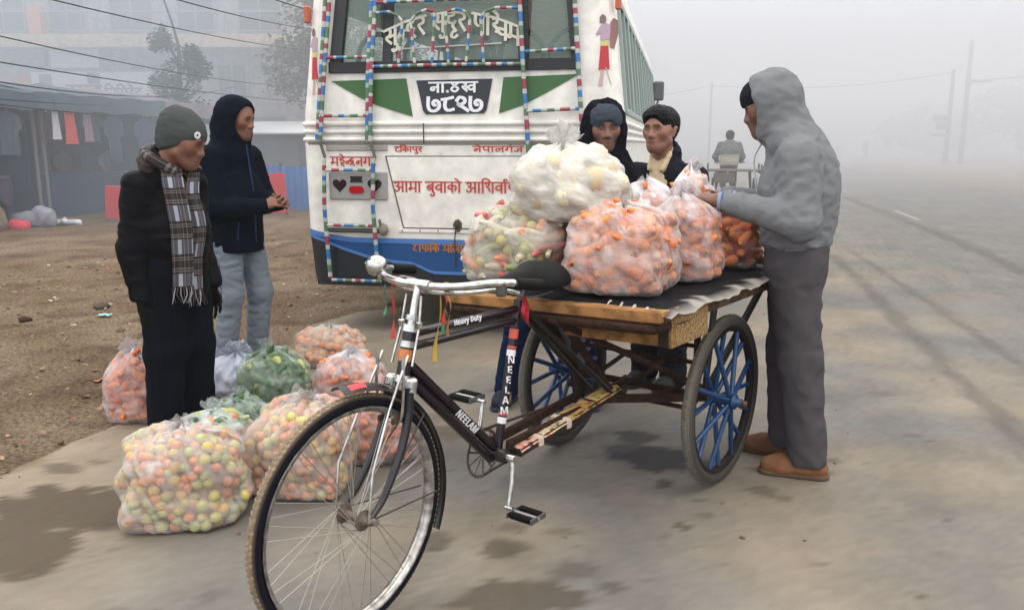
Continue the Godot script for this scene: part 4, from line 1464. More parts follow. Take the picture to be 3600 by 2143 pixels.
	for q in [[0.19, 0.66], [1.69, 2.1]]:
		mb = MB.new()
		mb.bar(rear(q[0], 1.372, 0.004), rear(q[1], 1.372, 0.004), 0.016, 0.038, Vector3.UP, Color(0.30, 0.29, 0.26))
		obj("rust_shelf", mb, vmat(0.85), bus)
	mb = MB.new()
	mb.bar(rear(0.94, 1.40, 0.024), rear(0.94, 1.545, 0.024), 0.006, 0.012, Vector3.BACK)
	obj("seam", mb, mat(0.06, 0.06, 0.055, 0.9), bus)
	# green flashes and number plate
	var green := mat(0.030, 0.105, 0.026, 0.45)
	decal(bus, "green_flash", [[0.248, 1.844], [0.36, 1.78], [0.47, 1.722], [0.588, 1.673], [0.72, 1.63], [0.855, 1.591], [0.81, 1.854]], green)
	decal(bus, "green_flash", [[2.034, 1.866], [1.93, 1.806], [1.8, 1.738], [1.66, 1.667], [1.485, 1.61], [1.515, 1.852]], green)
	decal(bus, "number_plate", [[0.886, 1.839], [0.915, 1.72], [0.934, 1.63], [0.955, 1.606], [1.375, 1.61], [1.396, 1.635], [1.415, 1.73], [1.436, 1.844]], mat(0.016, 0.020, 0.030, 0.45), 0.006)
	var paint := mat(0.66, 0.68, 0.72, 0.5)
	obj("lettering", letters(["na", "aa", "dot", "d4", "kha"], rear_xf(0.985, 1.757, 0.0125), 0.064, 0.345, 0.018), paint, bus)
	var big := letters(["d7", "d8", "d2", "d7"], rear_xf(0.965, 1.628, 0.0125), 0.092, 0.41, 0.027)
	obj("lettering", big, paint, bus)
	# red lettering
	var red := mat(0.42, 0.045, 0.028, 0.55)
	obj("lettering", letters(["tta", "i", "ka", "aa", "pa", "u", "ra"], rear_xf(0.715, 1.345, 0.003), 0.035, 0.205, 0.010), red, bus)
	obj("lettering", letters(["na", "e", "pa", "aa", "la", "ga", "am", "ja"], rear_xf(1.295, 1.345, 0.003), 0.038, 0.36, 0.011), red, bus)
	obj("lettering", letters(["ma", "ha", "e", "ndra", "na", "ga", "ra"], rear_xf(0.222, 1.246, 0.003), 0.060, 0.35, 0.012), red, bus)
	obj("lettering", letters(["a", "aa", "ma", "aa", "gap", "ba", "u", "va", "aa", "ka", "o", "gap", "a", "aa", "i", "sha", "va", "aa", "reph", "da"], rear_xf(0.705, 1.06, 0.010), 0.072, 0.90, 0.0135), red, bus)
	# blue skirt over black, with the light blue lines between
	var blue_top := func(s: float) -> float:
		var d := minf(s, BUS_W - s)
		return 0.716 + 0.066 * pow(clampf(1.0 - d / 0.42, 0, 1), 1.7)
	var blue_low := func(s: float) -> float:
		var d := minf(s, BUS_W - s)
		var k := [[0.0, 0.738], [0.12, 0.70], [0.3, 0.633], [0.5, 0.575], [0.7, 0.547], [0.82, 0.538], [0.88, 0.52], [0.95, 0.487], [1.0, 0.474], [1.2, 0.472]]
		for i in k.size() - 1:
			if d <= k[i + 1][0]: return lerpf(k[i][1], k[i + 1][1], (d - k[i][0]) / (k[i + 1][0] - k[i][0]))
		return 0.472
	var bands := [["blue_skirt", blue_top, blue_low, mat(0.005, 0.055, 0.19, 0.35), 0.006, 0.0, 0.0], ["black_skirt", blue_low, func(_s): return 0.358, mat(0.004, 0.006, 0.010, 0.5), 0.005, 0.0, 0.0],
		["light_blue_line", blue_top, blue_top, mat(0.05, 0.16, 0.42, 0.4), 0.009, 0.004, -0.032], ["light_blue_line", blue_low, blue_low, mat(0.05, 0.16, 0.42, 0.4), 0.009, 0.012, -0.010]]
	for bd in bands:
		mb = MB.new()
		var g := [[], [], []]
		for i in 81:
			var s := 0.02 + (BUS_W - 0.04) * i / 80.0
			var t: float = bd[1].call(s) + bd[5]
			var b: float = bd[2].call(s) + bd[6]
			for r in 3:
				var y := lerpf(t, b, r / 2.0)
				var e := bus_at(y).x
				g[r].append(rear(clampf(s, e + 0.002, BUS_W - e - 0.002), y, bd[4]))
		mb.grid(g)
		obj(bd[0], mb, bd[3], bus)
	for sx in [0, 1]:
		mb = MB.new()
		var xx: float = 0.012 if sx == 0 else BUS_W - 0.012
		var o: float = -0.006 if sx == 0 else 0.006
		mb.rect(Vector3(xx + o, 0.74, -0.07), Vector3(xx + o, 0.74, -7.4), Vector3(xx + o + (0.03 if sx == 0 else -0.03), 0.37, -7.4), Vector3(xx + o + (0.03 if sx == 0 else -0.03), 0.37, -0.07))
		obj("side_skirt", mb, mat(0.008, 0.09, 0.27, 0.35), bus)
	obj("lettering", letters(["tra", "aa", "pha", "i", "ka", "gap", "ma", "i", "la", "aa", "ka", "o", "gap", "sa", "aa", "ra"], rear_xf(0.835, 0.628, 0.0085), 0.05, 0.6, 0.013), mat(0.32, 0.14, 0.05, 0.6), bus)
	# engine hatch: a raised panel with dark gaps round it
	decal(bus, "engine_hatch", [[0.655, 1.308], [0.775, 0.802], [1.57, 0.806], [1.69, 1.312]], white, 0.004, 0.004)
	for q in [[0.645, 1.312, 0.768, 0.795], [0.645, 1.313, 1.70, 1.316], [0.768, 0.796, 1.58, 0.799], [1.70, 1.316, 1.58, 0.799]]:
		mb = MB.new()
		mb.bar(rear(q[0], q[1], 0.004), rear(q[2], q[3], 0.004), 0.006, 0.006, Vector3.BACK)
		obj("gap_line", mb, mat(0.07, 0.07, 0.065, 0.9), bus)
	mb = MB.new()
	mb.box(Transform3D(Basis.IDENTITY, rear(1.16, 0.779, 0.004)), Vector3(0.86, 0.026, 0.012))
	obj("hinge_strip", mb, white, bus)
	for k in 7:
		mb = MB.new()
		mb.box(Transform3D(Basis.IDENTITY, rear(0.76 + k * 0.135, 0.779, 0.011)), Vector3(0.008, 0.024, 0.006))
		obj("hinge_pin", mb, mat(0.3, 0.29, 0.26, 0.8), bus)
	for k in 9:
		mb = MB.new()
		mb.ellipsoid(Transform3D(Basis.IDENTITY, rear(0.70 + k * 0.118, 1.332, 0.0)), Vector3(0.006, 0.006, 0.005), 8, 5)
		obj("rivet", mb, white, bus)
	# latch with its grease and a hanging cord
	decal(bus, "grease_stain", [[1.15, 0.80], [1.14, 0.83], [1.16, 0.862], [1.185, 0.87], [1.21, 0.845], [1.208, 0.80], [1.19, 0.772], [1.165, 0.775]], mat(0.13, 0.12, 0.10, 0.9), 0.010, 0.001)
	mb = MB.new()
	mb.ellipsoid(Transform3D(Basis.IDENTITY, rear(1.18, 0.83, 0.02)), Vector3(0.022, 0.03, 0.018), 10, 7, Color(0.05, 0.05, 0.045))
	var latch := obj("latch", mb, vmat(0.7), bus)
	mb = MB.new()
	mb.tube(smooth_path([rear(1.17, 0.82, 0.03), rear(1.16, 0.72, 0.03), rear(1.165, 0.6, 0.03), rear(1.158, 0.51, 0.03)], 3), 0.005, 5, Color(0.05, 0.05, 0.05))
	obj("cord", mb, vmat(0.8), latch)
	# rear lamp plates with hearts
	for side in [0.0, 1.0]:
		var mx := func(s: float) -> float: return s if side == 0.0 else BUS_W - s
		mb = MB.new()
		mb.box(Transform3D(Basis.IDENTITY, rear(mx.call(0.43), 1.10, 0.006)), Vector3(0.45, 0.20, 0.024), Color(0.33, 0.335, 0.33), 0.01)
		var lamp := obj("lamp_plate", mb, vmat(0.35, 0.3), bus)
		for hx in [0.29, 0.56]:
			var poly := PackedVector2Array()
			for i in 22:
				var a := TAU * i / 22.0
				poly.append(Vector2(16.0 * pow(sin(a), 3.0), 13.0 * cos(a) - 5.0 * cos(2 * a) - 2.0 * cos(3 * a) - cos(4 * a)) * 0.0034)
			mb = MB.new()
			mb.prism(poly, Transform3D(Basis.IDENTITY, Vector3(mx.call(hx), 1.105, 0.016)), 0.006)
			obj("heart_lens", mb, mat(0.018, 0.004, 0.007, 0.25), lamp)
		mb = MB.new()
		var pill := PackedVector2Array()
		for i in 24:
			var a := TAU * i / 24.0
			pill.append(Vector2(cos(a) * 0.027 + (0.03 if cos(a) > 0 else -0.03), sin(a) * 0.027))
		mb.prism(pill, Transform3D(Basis.IDENTITY, Vector3(mx.call(0.42), 1.072, 0.016)), 0.012)
		obj("red_lens", mb, mat(0.36, 0.012, 0.02, 0.15), lamp)
		mb = MB.new()
		mb.prism(PackedVector2Array([Vector2(-0.05, -0.022), Vector2(0.05, -0.022), Vector2(0.04, 0), Vector2(0.05, 0.022), Vector2(-0.05, 0.022), Vector2(-0.04, 0)]), Transform3D(Basis.IDENTITY, Vector3(mx.call(0.42), 1.147, 0.016)), 0.008)
		obj("dark_lens", mb, mat(0.03, 0.02, 0.024, 0.25), lamp)
	# striped bars: ladder on the left, guard on the right, lattice over the middle pane
	var off := 0.055
	var ladders := [[[0.262, 2.45], [0.215, 1.9], [0.168, 1.43]], [[0.232, 2.45], [0.19, 1.9], [0.145, 1.43]], [[0.192, 1.29], [0.178, 0.95], [0.204, 0.42]], [[0.606, 2.45], [0.568, 1.9], [0.55, 1.42]], [[0.578, 2.45], [0.545, 1.9], [0.527, 1.42]], [[0.568, 1.3], [0.555, 0.95], [0.578, 0.50]],
		[[1.622, 2.45], [1.662, 1.9], [1.71, 1.25]], [[1.995, 2.45], [2.035, 1.95], [2.068, 1.55]]]
	for l in ladders:
		var p := []
		for q in l: p.append(rear(q[0], q[1], off))
		striped(bus, "ladder_rail", p, 0.0165)
	for q in [[0.235, 0.575, 2.003], [0.17, 0.55, 1.598], [0.19, 0.56, 1.213], [0.19, 0.57, 0.812], [0.215, 0.60, 0.405]]:
		striped(bus, "rung", [rear(q[0], q[2], off), rear(q[1], q[2], off)], 0.012)
	for q in [[1.66, 2.03, 2.02], [1.69, 2.06, 1.625]]:
		striped(bus, "guard_bar", [rear(q[0], q[2] - 0.005, off), rear(q[1], q[2] + 0.01, off)], 0.012)
	for q in [[0.57, 1.665, 1.936], [0.61, 1.63, 2.37]]:
		striped(bus, "lattice_bar", [rear(q[0], q[2], off), rear(1.15, q[2] + 0.004, off), rear(q[1], q[2], off)], 0.012)
	for q in [[0.80, 0.77], [0.86, 0.89], [1.03, 1.015], [1.11, 1.135], [1.285, 1.26], [1.36, 1.385]]:
		striped(bus, "lattice_bar", [rear(q[0], 2.235, off), rear((q[0] + q[1]) * 0.5, 2.09, off), rear(q[1], 1.95, off)], 0.011)
	for q in [[[0.61, 2.30], [0.70, 2.305], [0.77, 2.275], [0.80, 2.235]], [[0.86, 2.235], [0.90, 2.285], [0.97, 2.31], [1.03, 2.30], [1.03, 2.235]], [[1.11, 2.235], [1.12, 2.295], [1.2, 2.31], [1.26, 2.285], [1.285, 2.235]], [[1.36, 2.235], [1.39, 2.285], [1.47, 2.31], [1.625, 2.305]]]:
		var p := []
		for w in q: p.append(rear(w[0], w[1], off))
		striped(bus, "lattice_bow", p, 0.011)
	for q in [[0.165, 1.36], [0.55, 1.36], [0.60, 0.80], [1.71, 1.36]]:
		mb = MB.new()
		mb.bar(rear(q[0], q[1] + 0.06, off), rear(q[0] + 0.02, q[1] - 0.06, 0.02), 0.03, 0.014, Vector3.RIGHT, Color(0.16, 0.15, 0.13))
		obj("bracket", mb, vmat(0.7), bus)
	mb = MB.new()
	mb.tube([rear(0.20, 0.775, 0.035), rear(0.6, 0.775, 0.035)], 0.018, 8, Color(0.07, 0.08, 0.08))
	mb.ellipsoid(Transform3D(Basis.IDENTITY, rear(0.62, 0.785, 0.03)), Vector3(0.04, 0.045, 0.03), 10, 7, Color(0.2, 0.19, 0.17))
	obj("bumper_tube", mb, vmat(0.7), bus)
	# stickers: a walking figure with a basket, one on each corner
	for k in 2:
		var c := Vector2(0.115, 1.75) if k == 0 else Vector2(2.2, 1.785)
		var w := 0.62 if k == 0 else 1.0
		var art := [[[[-0.03, 0.0], [0.0, 0.0], [0.008, 0.13], [-0.012, 0.13]], mat(0.5, 0.36, 0.34, 0.6)], [[[0.05, 0.03], [0.062, 0.0], [0.025, 0.13], [0.015, 0.13]], mat(0.5, 0.36, 0.34, 0.6)], [[[-0.03, 0.115], [0.045, 0.12], [0.032, 0.285], [-0.02, 0.285]], mat(0.46, 0.06, 0.07, 0.6)], [[[-0.022, 0.285], [0.035, 0.285], [0.04, 0.325], [-0.02, 0.32]], mat(0.56, 0.50, 0.22, 0.6)], [[[-0.022, 0.325], [0.04, 0.328], [0.046, 0.43], [0.0, 0.455], [-0.03, 0.42], [-0.055, 0.37], [-0.045, 0.36], [-0.024, 0.38]], mat(0.42, 0.33, 0.40, 0.6)], [[[-0.03, 0.45], [0.0, 0.44], [0.014, 0.46], [0.01, 0.495], [-0.012, 0.51], [-0.03, 0.49]], mat(0.20, 0.15, 0.15, 0.6)], [[[0.045, 0.275], [0.072, 0.265], [0.092, 0.38], [0.088, 0.47], [0.06, 0.485], [0.042, 0.45]], mat(0.30, 0.17, 0.17, 0.6)]]
		var st: MeshInstance3D = null
		for i in art.size():
			if k == 0 and i == 6: continue
			var pts := []
			for q in art[i][0]: pts.append([c.x + q[0] * w, c.y + q[1] * 0.92])
			var piece := decal(bus if st == null else st, "sticker_figure" if st == null else "sticker_piece", pts, art[i][1], 0.0035 + i * 0.0006, 0.0004)
			if st == null: st = piece
	for q in [[0.115, 2.31], [BUS_W - 0.1, 2.34]]:
		mb = MB.new()
		mb.box(Transform3D(Basis.IDENTITY, rear(q[0], q[1], 0.0) + Vector3(-0.045 if q[0] < 1 else 0.045, 0, 0.015)), Vector3(0.04, 0.12, 0.05), Color(0.42, 0.085, 0.03), 0.015)
		obj("marker_lamp", mb, vmat(0.3), bus)
	# right side: window frames with panes, mirror
	var frame := mat(0.26, 0.32, 0.31, 0.5)
	for c in side_cols:
		if not c[1]: continue
		mb = MB.new()
		var q0 := bus_at(1.62)
		var q1 := bus_at(2.4)
		for e in [[0.0, 0.0], [0.47, 0.012], [0.94, 0.0]]:
			mb.bar(Vector3(BUS_W - q0.x + 0.006, 1.62, -(c[0] + e[0])), Vector3(BUS_W - q1.x + 0.006, 2.4, -(c[0] + e[0])), 0.04, 0.03, Vector3.RIGHT)
		for y in [1.63, 2.39]:
			mb.bar(Vector3(BUS_W - bus_at(y).x + 0.006, y, -float(c[0])), Vector3(BUS_W - bus_at(y).x + 0.006, y, -(c[0] + 0.94)), 0.03, 0.04, Vector3.UP)
		var win := obj("side_window", mb, frame, bus)
		mb = MB.new()
		mb.rect(Vector3(BUS_W - q0.x - 0.006, 1.63, -float(c[0])), Vector3(BUS_W - q0.x - 0.006, 1.63, -(c[0] + 0.94)), Vector3(BUS_W - q1.x - 0.006, 2.39, -(c[0] + 0.94)), Vector3(BUS_W - q1.x - 0.006, 2.39, -float(c[0])))
		obj("pane", mb, glass, win)
	mb = MB.new()
	mb.tube(smooth_path([Vector3(BUS_W - 0.12, 1.9, -7.2), Vector3(BUS_W - 0.0, 1.98, -7.3), Vector3(BUS_W + 0.02, 2.15, -7.3)], 4), 0.015, 6, Color(0.05, 0.06, 0.06))
	mb.box(Transform3D(Basis.IDENTITY, Vector3(BUS_W + 0.02, 2.18, -7.3)), Vector3(0.16, 0.28, 0.1), Color(0.07, 0.09, 0.09), 0.03)
	obj("mirror", mb, vmat(0.5), bus)
	# wheels
	for q in [[0.3, -2.0], [BUS_W - 0.3, -2.0], [0.2, -6.3], [BUS_W - 0.2, -6.3]]:
		mb = MB.new()
		mb.lathe([Vector2(0.25, -0.16), Vector2(0.40, -0.17), Vector2(0.45, -0.13), Vector2(0.465, 0.0), Vector2(0.45, 0.13), Vector2(0.40, 0.17), Vector2(0.25, 0.16), Vector2(0.25, -0.16)], 32, Transform3D(Basis(Vector3.BACK, PI / 2), Vector3(q[0], 0.465, q[1])), Color(0.022, 0.022, 0.024))
		var wh := obj("wheel", mb, vmat(0.85), bus)
		mb = MB.new()
		mb.lathe([Vector2(0, -0.06), Vector2(0.25, -0.12), Vector2(0.26, 0.0), Vector2(0.25, 0.12), Vector2(0, 0.06)], 20, Transform3D(Basis(Vector3.BACK, PI / 2), Vector3(q[0], 0.465, q[1])), Color(0.12, 0.11, 0.10))
		obj("rim", mb, vmat(0.7), wh)

# ---------------------------------------------------------------- pedal cart: fw forward of the front hub, sd towards the near side, h up
const TRIKE_AT := Vector3(-0.453, 0, -2.232)
const TRIKE_TURN := 143.0

func T(fw: float, sd: float, h: float) -> Vector3:
	return Vector3(-sd, h, -fw)

func trike_world(fw: float, sd: float, h: float) -> Vector3:
	return TRIKE_AT + Basis(Vector3.UP, deg_to_rad(TRIKE_TURN)) * T(fw, sd, h)

func spoked_wheel(parent: Node3D, called: String, fw: float, sd: float, R: float, tr: float, spokes: int, thick: bool) -> Node3D:
	var w := Node3D.new()
	w.name = called
	parent.add_child(w, true)
	w.position = T(fw, sd, R)
	var xf := Transform3D(Basis(Vector3.BACK, PI / 2), Vector3.ZERO)
	var prof := []
	var cols := []
	var dust := Color(0.21, 0.165, 0.115) if not thick else Color(0.13, 0.118, 0.10)
	for i in 17:
		var a := TAU * i / 16.0 + 0.001
		prof.append(Vector2(R - tr + cos(a) * tr, sin(a) * tr * (0.85 if not thick else 0.95)))
		cols.append(dust.lerp(Color(0.007, 0.007, 0.008) if not thick else Color(0.05, 0.046, 0.042), clampf((0.86 - cos(a)) / 0.22, 0, 1)))
	var mb := MB.new()
	mb.lathe(prof, 96, xf, cols)
	obj("tyre", mb, vmat(0.85), w)
	mb = MB.new()
	var n := 132
	for i in n:
		var a := TAU * i / n
		for k in 3:
			var off := (k - 1) * tr * 0.4
			var rr := R - (0.0 if k == 1 else tr * 0.16)
			var aa := a + (0.5 * TAU / n if k == 1 else 0.0)
			var ct := Vector3(off, sin(aa) * rr, cos(aa) * rr)
			mb.box(Transform3D(Basis(Vector3.RIGHT, -aa + PI / 2), ct), Vector3(tr * 0.34, 0.004, TAU * R / n * 0.55), dust * rnd(0.7, 1.25), 0.0006)
	obj("tread", mb, vmat(0.9), w)
	mb = MB.new()
	var ri := R - tr * 2.0
	if thick:
		mb.lathe([Vector2(ri + 0.004, 0.017), Vector2(ri - 0.012, 0.014), Vector2(ri - 0.017, 0.0), Vector2(ri - 0.012, -0.014), Vector2(ri + 0.004, -0.017)], 80, xf, Color(0.016, 0.015, 0.015))
		obj("rim", mb, vmat(0.6), w)
	else:
		mb.lathe([Vector2(ri + 0.008, 0.019), Vector2(ri - 0.002, 0.018), Vector2(ri - 0.008, 0.008), Vector2(ri - 0.011, 0.0), Vector2(ri - 0.008, -0.008), Vector2(ri - 0.002, -0.018), Vector2(ri + 0.008, -0.019)], 96, xf)
		obj("rim", mb, tmat(0.60, 0.58, 0.55, 0.28, ntex(61, 0.03, 4, 0.45, 1.1, 256), 0.3, 0.85), w)
	mb = MB.new()
	if thick:
		mb.lathe([Vector2(0.0, -0.085), Vector2(0.016, -0.085), Vector2(0.018, -0.06), Vector2(0.032, -0.058), Vector2(0.032, -0.045), Vector2(0.022, -0.04), Vector2(0.022, 0.04), Vector2(0.032, 0.045), Vector2(0.032, 0.058), Vector2(0.018, 0.06), Vector2(0.016, 0.085), Vector2(0, 0.085)], 20, xf, Color(0.006, 0.04, 0.12))
		obj("hub", mb, vmat(0.5), w)
		mb = MB.new()
		mb.lathe([Vector2(0, 0.085), Vector2(0.012, 0.085), Vector2(0.012, 0.104), Vector2(0, 0.106)], 6, Transform3D(Basis(Vector3.BACK, PI / 2), Vector3.ZERO), Color(0.13, 0.07, 0.045))
		obj("axle_nut", mb, vmat(0.7), w)
	else:
		mb.lathe([Vector2(0, -0.075), Vector2(0.008, -0.075), Vector2(0.008, -0.06), Vector2(0.016, -0.058), Vector2(0.016, -0.052), Vector2(0.016, -0.044), Vector2(0.030, -0.043), Vector2(0.031, -0.041), Vector2(0.030, -0.039), Vector2(0.014, -0.037), Vector2(0.013, -0.03), Vector2(0.013, 0.03), Vector2(0.014, 0.037), Vector2(0.030, 0.039), Vector2(0.031, 0.041), Vector2(0.030, 0.043), Vector2(0.016, 0.044), Vector2(0.016, 0.052), Vector2(0.016, 0.058), Vector2(0.008, 0.06), Vector2(0.008, 0.075), Vector2(0, 0.075)], 22, xf, Color(0.11, 0.085, 0.07))
		obj("hub", mb, vmat(0.5, 0.3), w)
	# spokes: one mesh, set round the hub
	var sm := MB.new()
	var rmid := ri - 0.006
	if thick:
		sm.tube([Vector3(0.034, 0.03, 0), Vector3(0.004, rmid, 0)], 0.0105, 7)
	else:
		sm.tube([Vector3(0.040, 0.0, 0.028), Vector3(0.004, rmid * 0.985, rmid * 0.17)], 0.0014, 4)
	var mesh := sm.mesh()
	var paint: Material = mat(0.006, 0.040, 0.125, 0.45) if thick else mat(0.36, 0.34, 0.31, 0.4, 0.7)
	for i in spokes:
		var o := MeshInstance3D.new()
		o.mesh = mesh
		o.material_override = paint
		o.name = "spoke"
		o.rotation.x = TAU * i / spokes + (0.0 if thick else (0.16 if (i >> 1) % 2 else -0.02))
		if i % 2 == 1: o.basis = o.basis * Basis(Vector3.UP, PI)
		w.add_child(o, true)
	return w

func ribbon(parent: Node3D, called: String, top: Vector3, bottom: Vector3, w: float, col: Color) -> void:
	var g := []
	var cols := []
	for i in 15:
		var t := i / 14.0
		var c := top.lerp(bottom, t) + Vector3(sin(t * 5.0 + top.x * 40.0) * 0.005, 0, cos(t * 6.0 + top.z * 30) * 0.008)
		var tw := 0.4 + 0.8 * sin(t * 4.0 + top.z * 20.0)
		var d := Vector3(cos(tw), 0, sin(tw)) * w * 0.5
		g.append([c - d, c, c + d])
		cols.append([col, col * 1.1, col * 0.9])
	var mb := MB.new()
	mb.grid(g, cols)
	var m := vmat(0.6)
	obj(called, mb, m, parent)

func pedal(parent: Node3D, at: Vector3) -> void:
	var mb := MB.new()
	mb.tube([at + Vector3(0.055, 0, 0), at + Vector3(-0.055, 0, 0)], 0.007, 7, Color(0.3, 0.3, 0.3))
	var p := obj("pedal", mb, vmat(0.4, 0.6), parent)
	for dz in [-0.03, 0.03]:
		mb = MB.new()
		mb.box(Transform3D(Basis.IDENTITY, at + Vector3(0, 0, dz)), Vector3(0.09, 0.022, 0.02), Color(0.006, 0.006, 0.007), 0.005)
		obj("pedal_rubber", mb, vmat(0.75), p)
	for dx in [-0.049, 0.049]:
		mb = MB.new()
		mb.box(Transform3D(Basis.IDENTITY, at + Vector3(dx, 0, 0)), Vector3(0.005, 0.02, 0.086), Color(0.16, 0.16, 0.16), 0.001)
		obj("pedal_plate", mb, vmat(0.35, 0.8), p)

func build_trike() -> void:
	var t := thing("cargo_trike", "black pedal cart with blue spoked rear wheels and a loaded wooden bed", "cargo tricycle", TRIKE_AT, deg_to_rad(TRIKE_TURN))
	var black := mat(0.004, 0.004, 0.005, 0.28)
	var scuff := ntex(62, 0.035, 5, 0.55, 1.25, 256)
	var rust := tmat(0.040, 0.022, 0.016, 0.72, scuff, 0.3)
	var wood := ntex(63, 0.02, 5, 0.62, 1.15, 256)
	var chrome := tmat(0.62, 0.62, 0.60, 0.22, scuff, 0.5, 0.9)
	var mb: MB
	spoked_wheel(t, "front_wheel", 0.0, 0.0, 0.356, 0.021, 40, false)
	spoked_wheel(t, "cart_wheel", -1.69, 0.39, 0.356, 0.0265, 16, true)
	spoked_wheel(t, "cart_wheel", -1.68, -0.385, 0.356, 0.0265, 16, true)
	# fork
	for s in [-1, 1]:
		mb = MB.new()
		mb.tube(smooth_path([T(-0.195, 0.042 * s, 0.70), T(-0.185, 0.046 * s, 0.62), T(-0.145, 0.052 * s, 0.52), T(-0.07, 0.057 * s, 0.41), T(-0.012, 0.06 * s, 0.362)], 5), [0.0145, 0.0145, 0.0145, 0.014, 0.014, 0.014, 0.0135, 0.0135, 0.013, 0.013, 0.0125, 0.012, 0.012, 0.0115, 0.011, 0.011, 0.0105, 0.010, 0.0095, 0.009, 0.009], 9, Color(0.004, 0.005, 0.010))
		obj("fork_blade", mb, vmat(0.3), t)
		mb = MB.new()
		mb.tube([T(-0.20, 0.042 * s, 0.685), T(-0.207, 0.042 * s, 0.715)], 0.019, 10)
		mb.ellipsoid(Transform3D(Basis.IDENTITY, T(-0.208, 0.042 * s, 0.716)), Vector3(0.019, 0.012, 0.019), 10, 6)
		obj("crown_cap", mb, chrome, t)
		mb = MB.new()
		mb.tube([T(-0.185, 0.052 * s, 0.80), T(-0.10, 0.056 * s, 0.66), T(-0.015, 0.07 * s, 0.50), T(0.005, 0.068 * s, 0.355)], 0.0045, 6)
		obj("brake_rod", mb, chrome, t)
		mb = MB.new()
		mb.tube([T(-0.012, 0.058 * s, 0.355), T(-0.012, 0.082 * s, 0.355)], 0.011, 8, Color(0.2, 0.17, 0.14))
		obj("hub_nut", mb, vmat(0.5, 0.5), t)
		# fender stays
		mb = MB.new()
		mb.tube([T(-0.008, 0.066 * s, 0.36), T(-0.315, 0.034 * s, 0.335)], 0.0028, 5, Color(0.05, 0.045, 0.04))
		mb.tube([T(-0.008, 0.066 * s, 0.36), T(-0.265, 0.034 * s, 0.60)], 0.0028, 5, Color(0.05, 0.045, 0.04))
		obj("fender_stay", mb, vmat(0.5, 0.4), t)
	mb = MB.new()
	mb.tube(smooth_path([T(-0.165, 0.05, 0.80), T(-0.158, 0.055, 0.7), T(-0.16, 0.04, 0.61), T(-0.158, 0.0, 0.60), T(-0.16, -0.04, 0.61), T(-0.158, -0.055, 0.7), T(-0.165, -0.05, 0.80)], 4), 0.005, 7)
	obj("brake_stirrup", mb, chrome, t)
	for s in [-1, 1]:
		mb = MB.new()
		mb.box(Transform3D(Basis.IDENTITY, T(-0.16, 0.028 * s, 0.607)), Vector3(0.012, 0.018, 0.05), Color(0.06, 0.045, 0.035), 0.003)
		obj("brake_shoe", mb, vmat(0.8), t)
	# mudguard: a curved strip from over the front of the tyre round to the back
	var g := []
	for i in 41:
		var a := deg_to_rad(lerpf(84.0, 206.0, i / 40.0))
		var r: float = 0.383 + (0.012 * pow(1.0 - i / 40.0, 6.0))
		var row := []
		for k in 9:
			var u := k / 4.0 - 1.0
			row.append(T(cos(a) * (r - 0.018 * u * u), u * 0.031, 0.356 + sin(a) * (r - 0.018 * u * u)))
		g.append(row)
	mb = MB.new()
	mb.grid(g, Color(0.005, 0.005, 0.006))
	g = []
	for i in 41:
		var a := deg_to_rad(lerpf(84.0, 206.0, i / 40.0))
		var r: float = 0.3815 + (0.012 * pow(1.0 - i / 40.0, 6.0))
		var row := []
		for k in 9:
			var u := k / 4.0 - 1.0
			row.append(T(cos(a) * (r - 0.018 * u * u), u * 0.0305, 0.356 + sin(a) * (r - 0.018 * u * u)))
		g.append(row)
	mb.grid(g, Color(0.012, 0.012, 0.012))
	var fender := obj("mudguard", mb, vmat(0.25), t)
	g = []
	for i in 5:
		var a := deg_to_rad(lerpf(88.0, 97.0, i / 4.0))
		var row := []
		for k in 5:
			var u := lerpf(0.25, 0.85, k / 4.0)
			row.append(T(cos(a) * (0.387 - 0.018 * u * u + 0.008), u * 0.031, 0.356 + sin(a) * (0.387 - 0.018 * u * u + 0.006)))
		g.append(row)
	mb = MB.new()
	mb.grid(g, Color(0.40, 0.04, 0.05))
	obj("label", mb, vmat(0.5), fender)
	# head tube, stem
	mb = MB.new()
	mb.tube([T(-0.212, 0, 0.72), T(-0.252, 0, 0.862)], 0.0205, 14, Color(0.004, 0.004, 0.006))
	var head := obj("head_tube", mb, vmat(0.28), t)
	mb = MB.new()
	mb.tube([T(-0.2215, 0, 0.768), T(-0.231, 0, 0.802)], 0.0212, 14, Color(0.45, 0.15, 0.045))
	obj("orange_band", mb, vmat(0.35), head)
	for q in [[-0.208, 0.706, -0.214, 0.726, 0.024], [-0.233, 0.808, -0.238, 0.826, 0.023], [-0.248, 0.852, -0.254, 0.872, 0.025], [-0.258, 0.885, -0.262, 0.90, 0.021]]:
		mb = MB.new()
		mb.tube([T(q[0], 0, q[1]), T(q[2], 0, q[3])], q[4], 14)
		obj("headset_cup", mb, chrome, head)
	mb = MB.new()
	mb.tube([T(-0.254, 0, 0.87), T(-0.284, 0, 0.972), T(-0.288, 0, 0.987)], 0.0125, 12)
	obj("stem", mb, chrome, t)
	mb = MB.new()
	for s in [-1, 1]:
		mb.tube([T(-0.268, 0.03 * s, 0.96), T(-0.25, 0.036 * s, 0.87), T(-0.21, 0.042 * s, 0.76)], 0.0042, 6)
		mb.box(Transform3D(Basis.IDENTITY, T(-0.25, 0.036 * s, 0.875)), Vector3(0.016, 0.022, 0.016), Color.WHITE, 0.003)
	obj("brake_link", mb, chrome, t)
	# handlebar
	mb = MB.new()
	mb.tube(smooth_path([T(-0.52, -0.262, 0.985), T(-0.44, -0.255, 0.998), T(-0.36, -0.225, 1.005), T(-0.305, -0.15, 0.995), T(-0.292, -0.06, 0.988), T(-0.292, 0.06, 0.988), T(-0.305, 0.15, 0.995), T(-0.36, 0.225, 1.005), T(-0.44, 0.255, 0.998), T(-0.52, 0.262, 0.985)], 5), 0.0118, 10)
	var bar := obj("handlebar", mb, chrome, t)
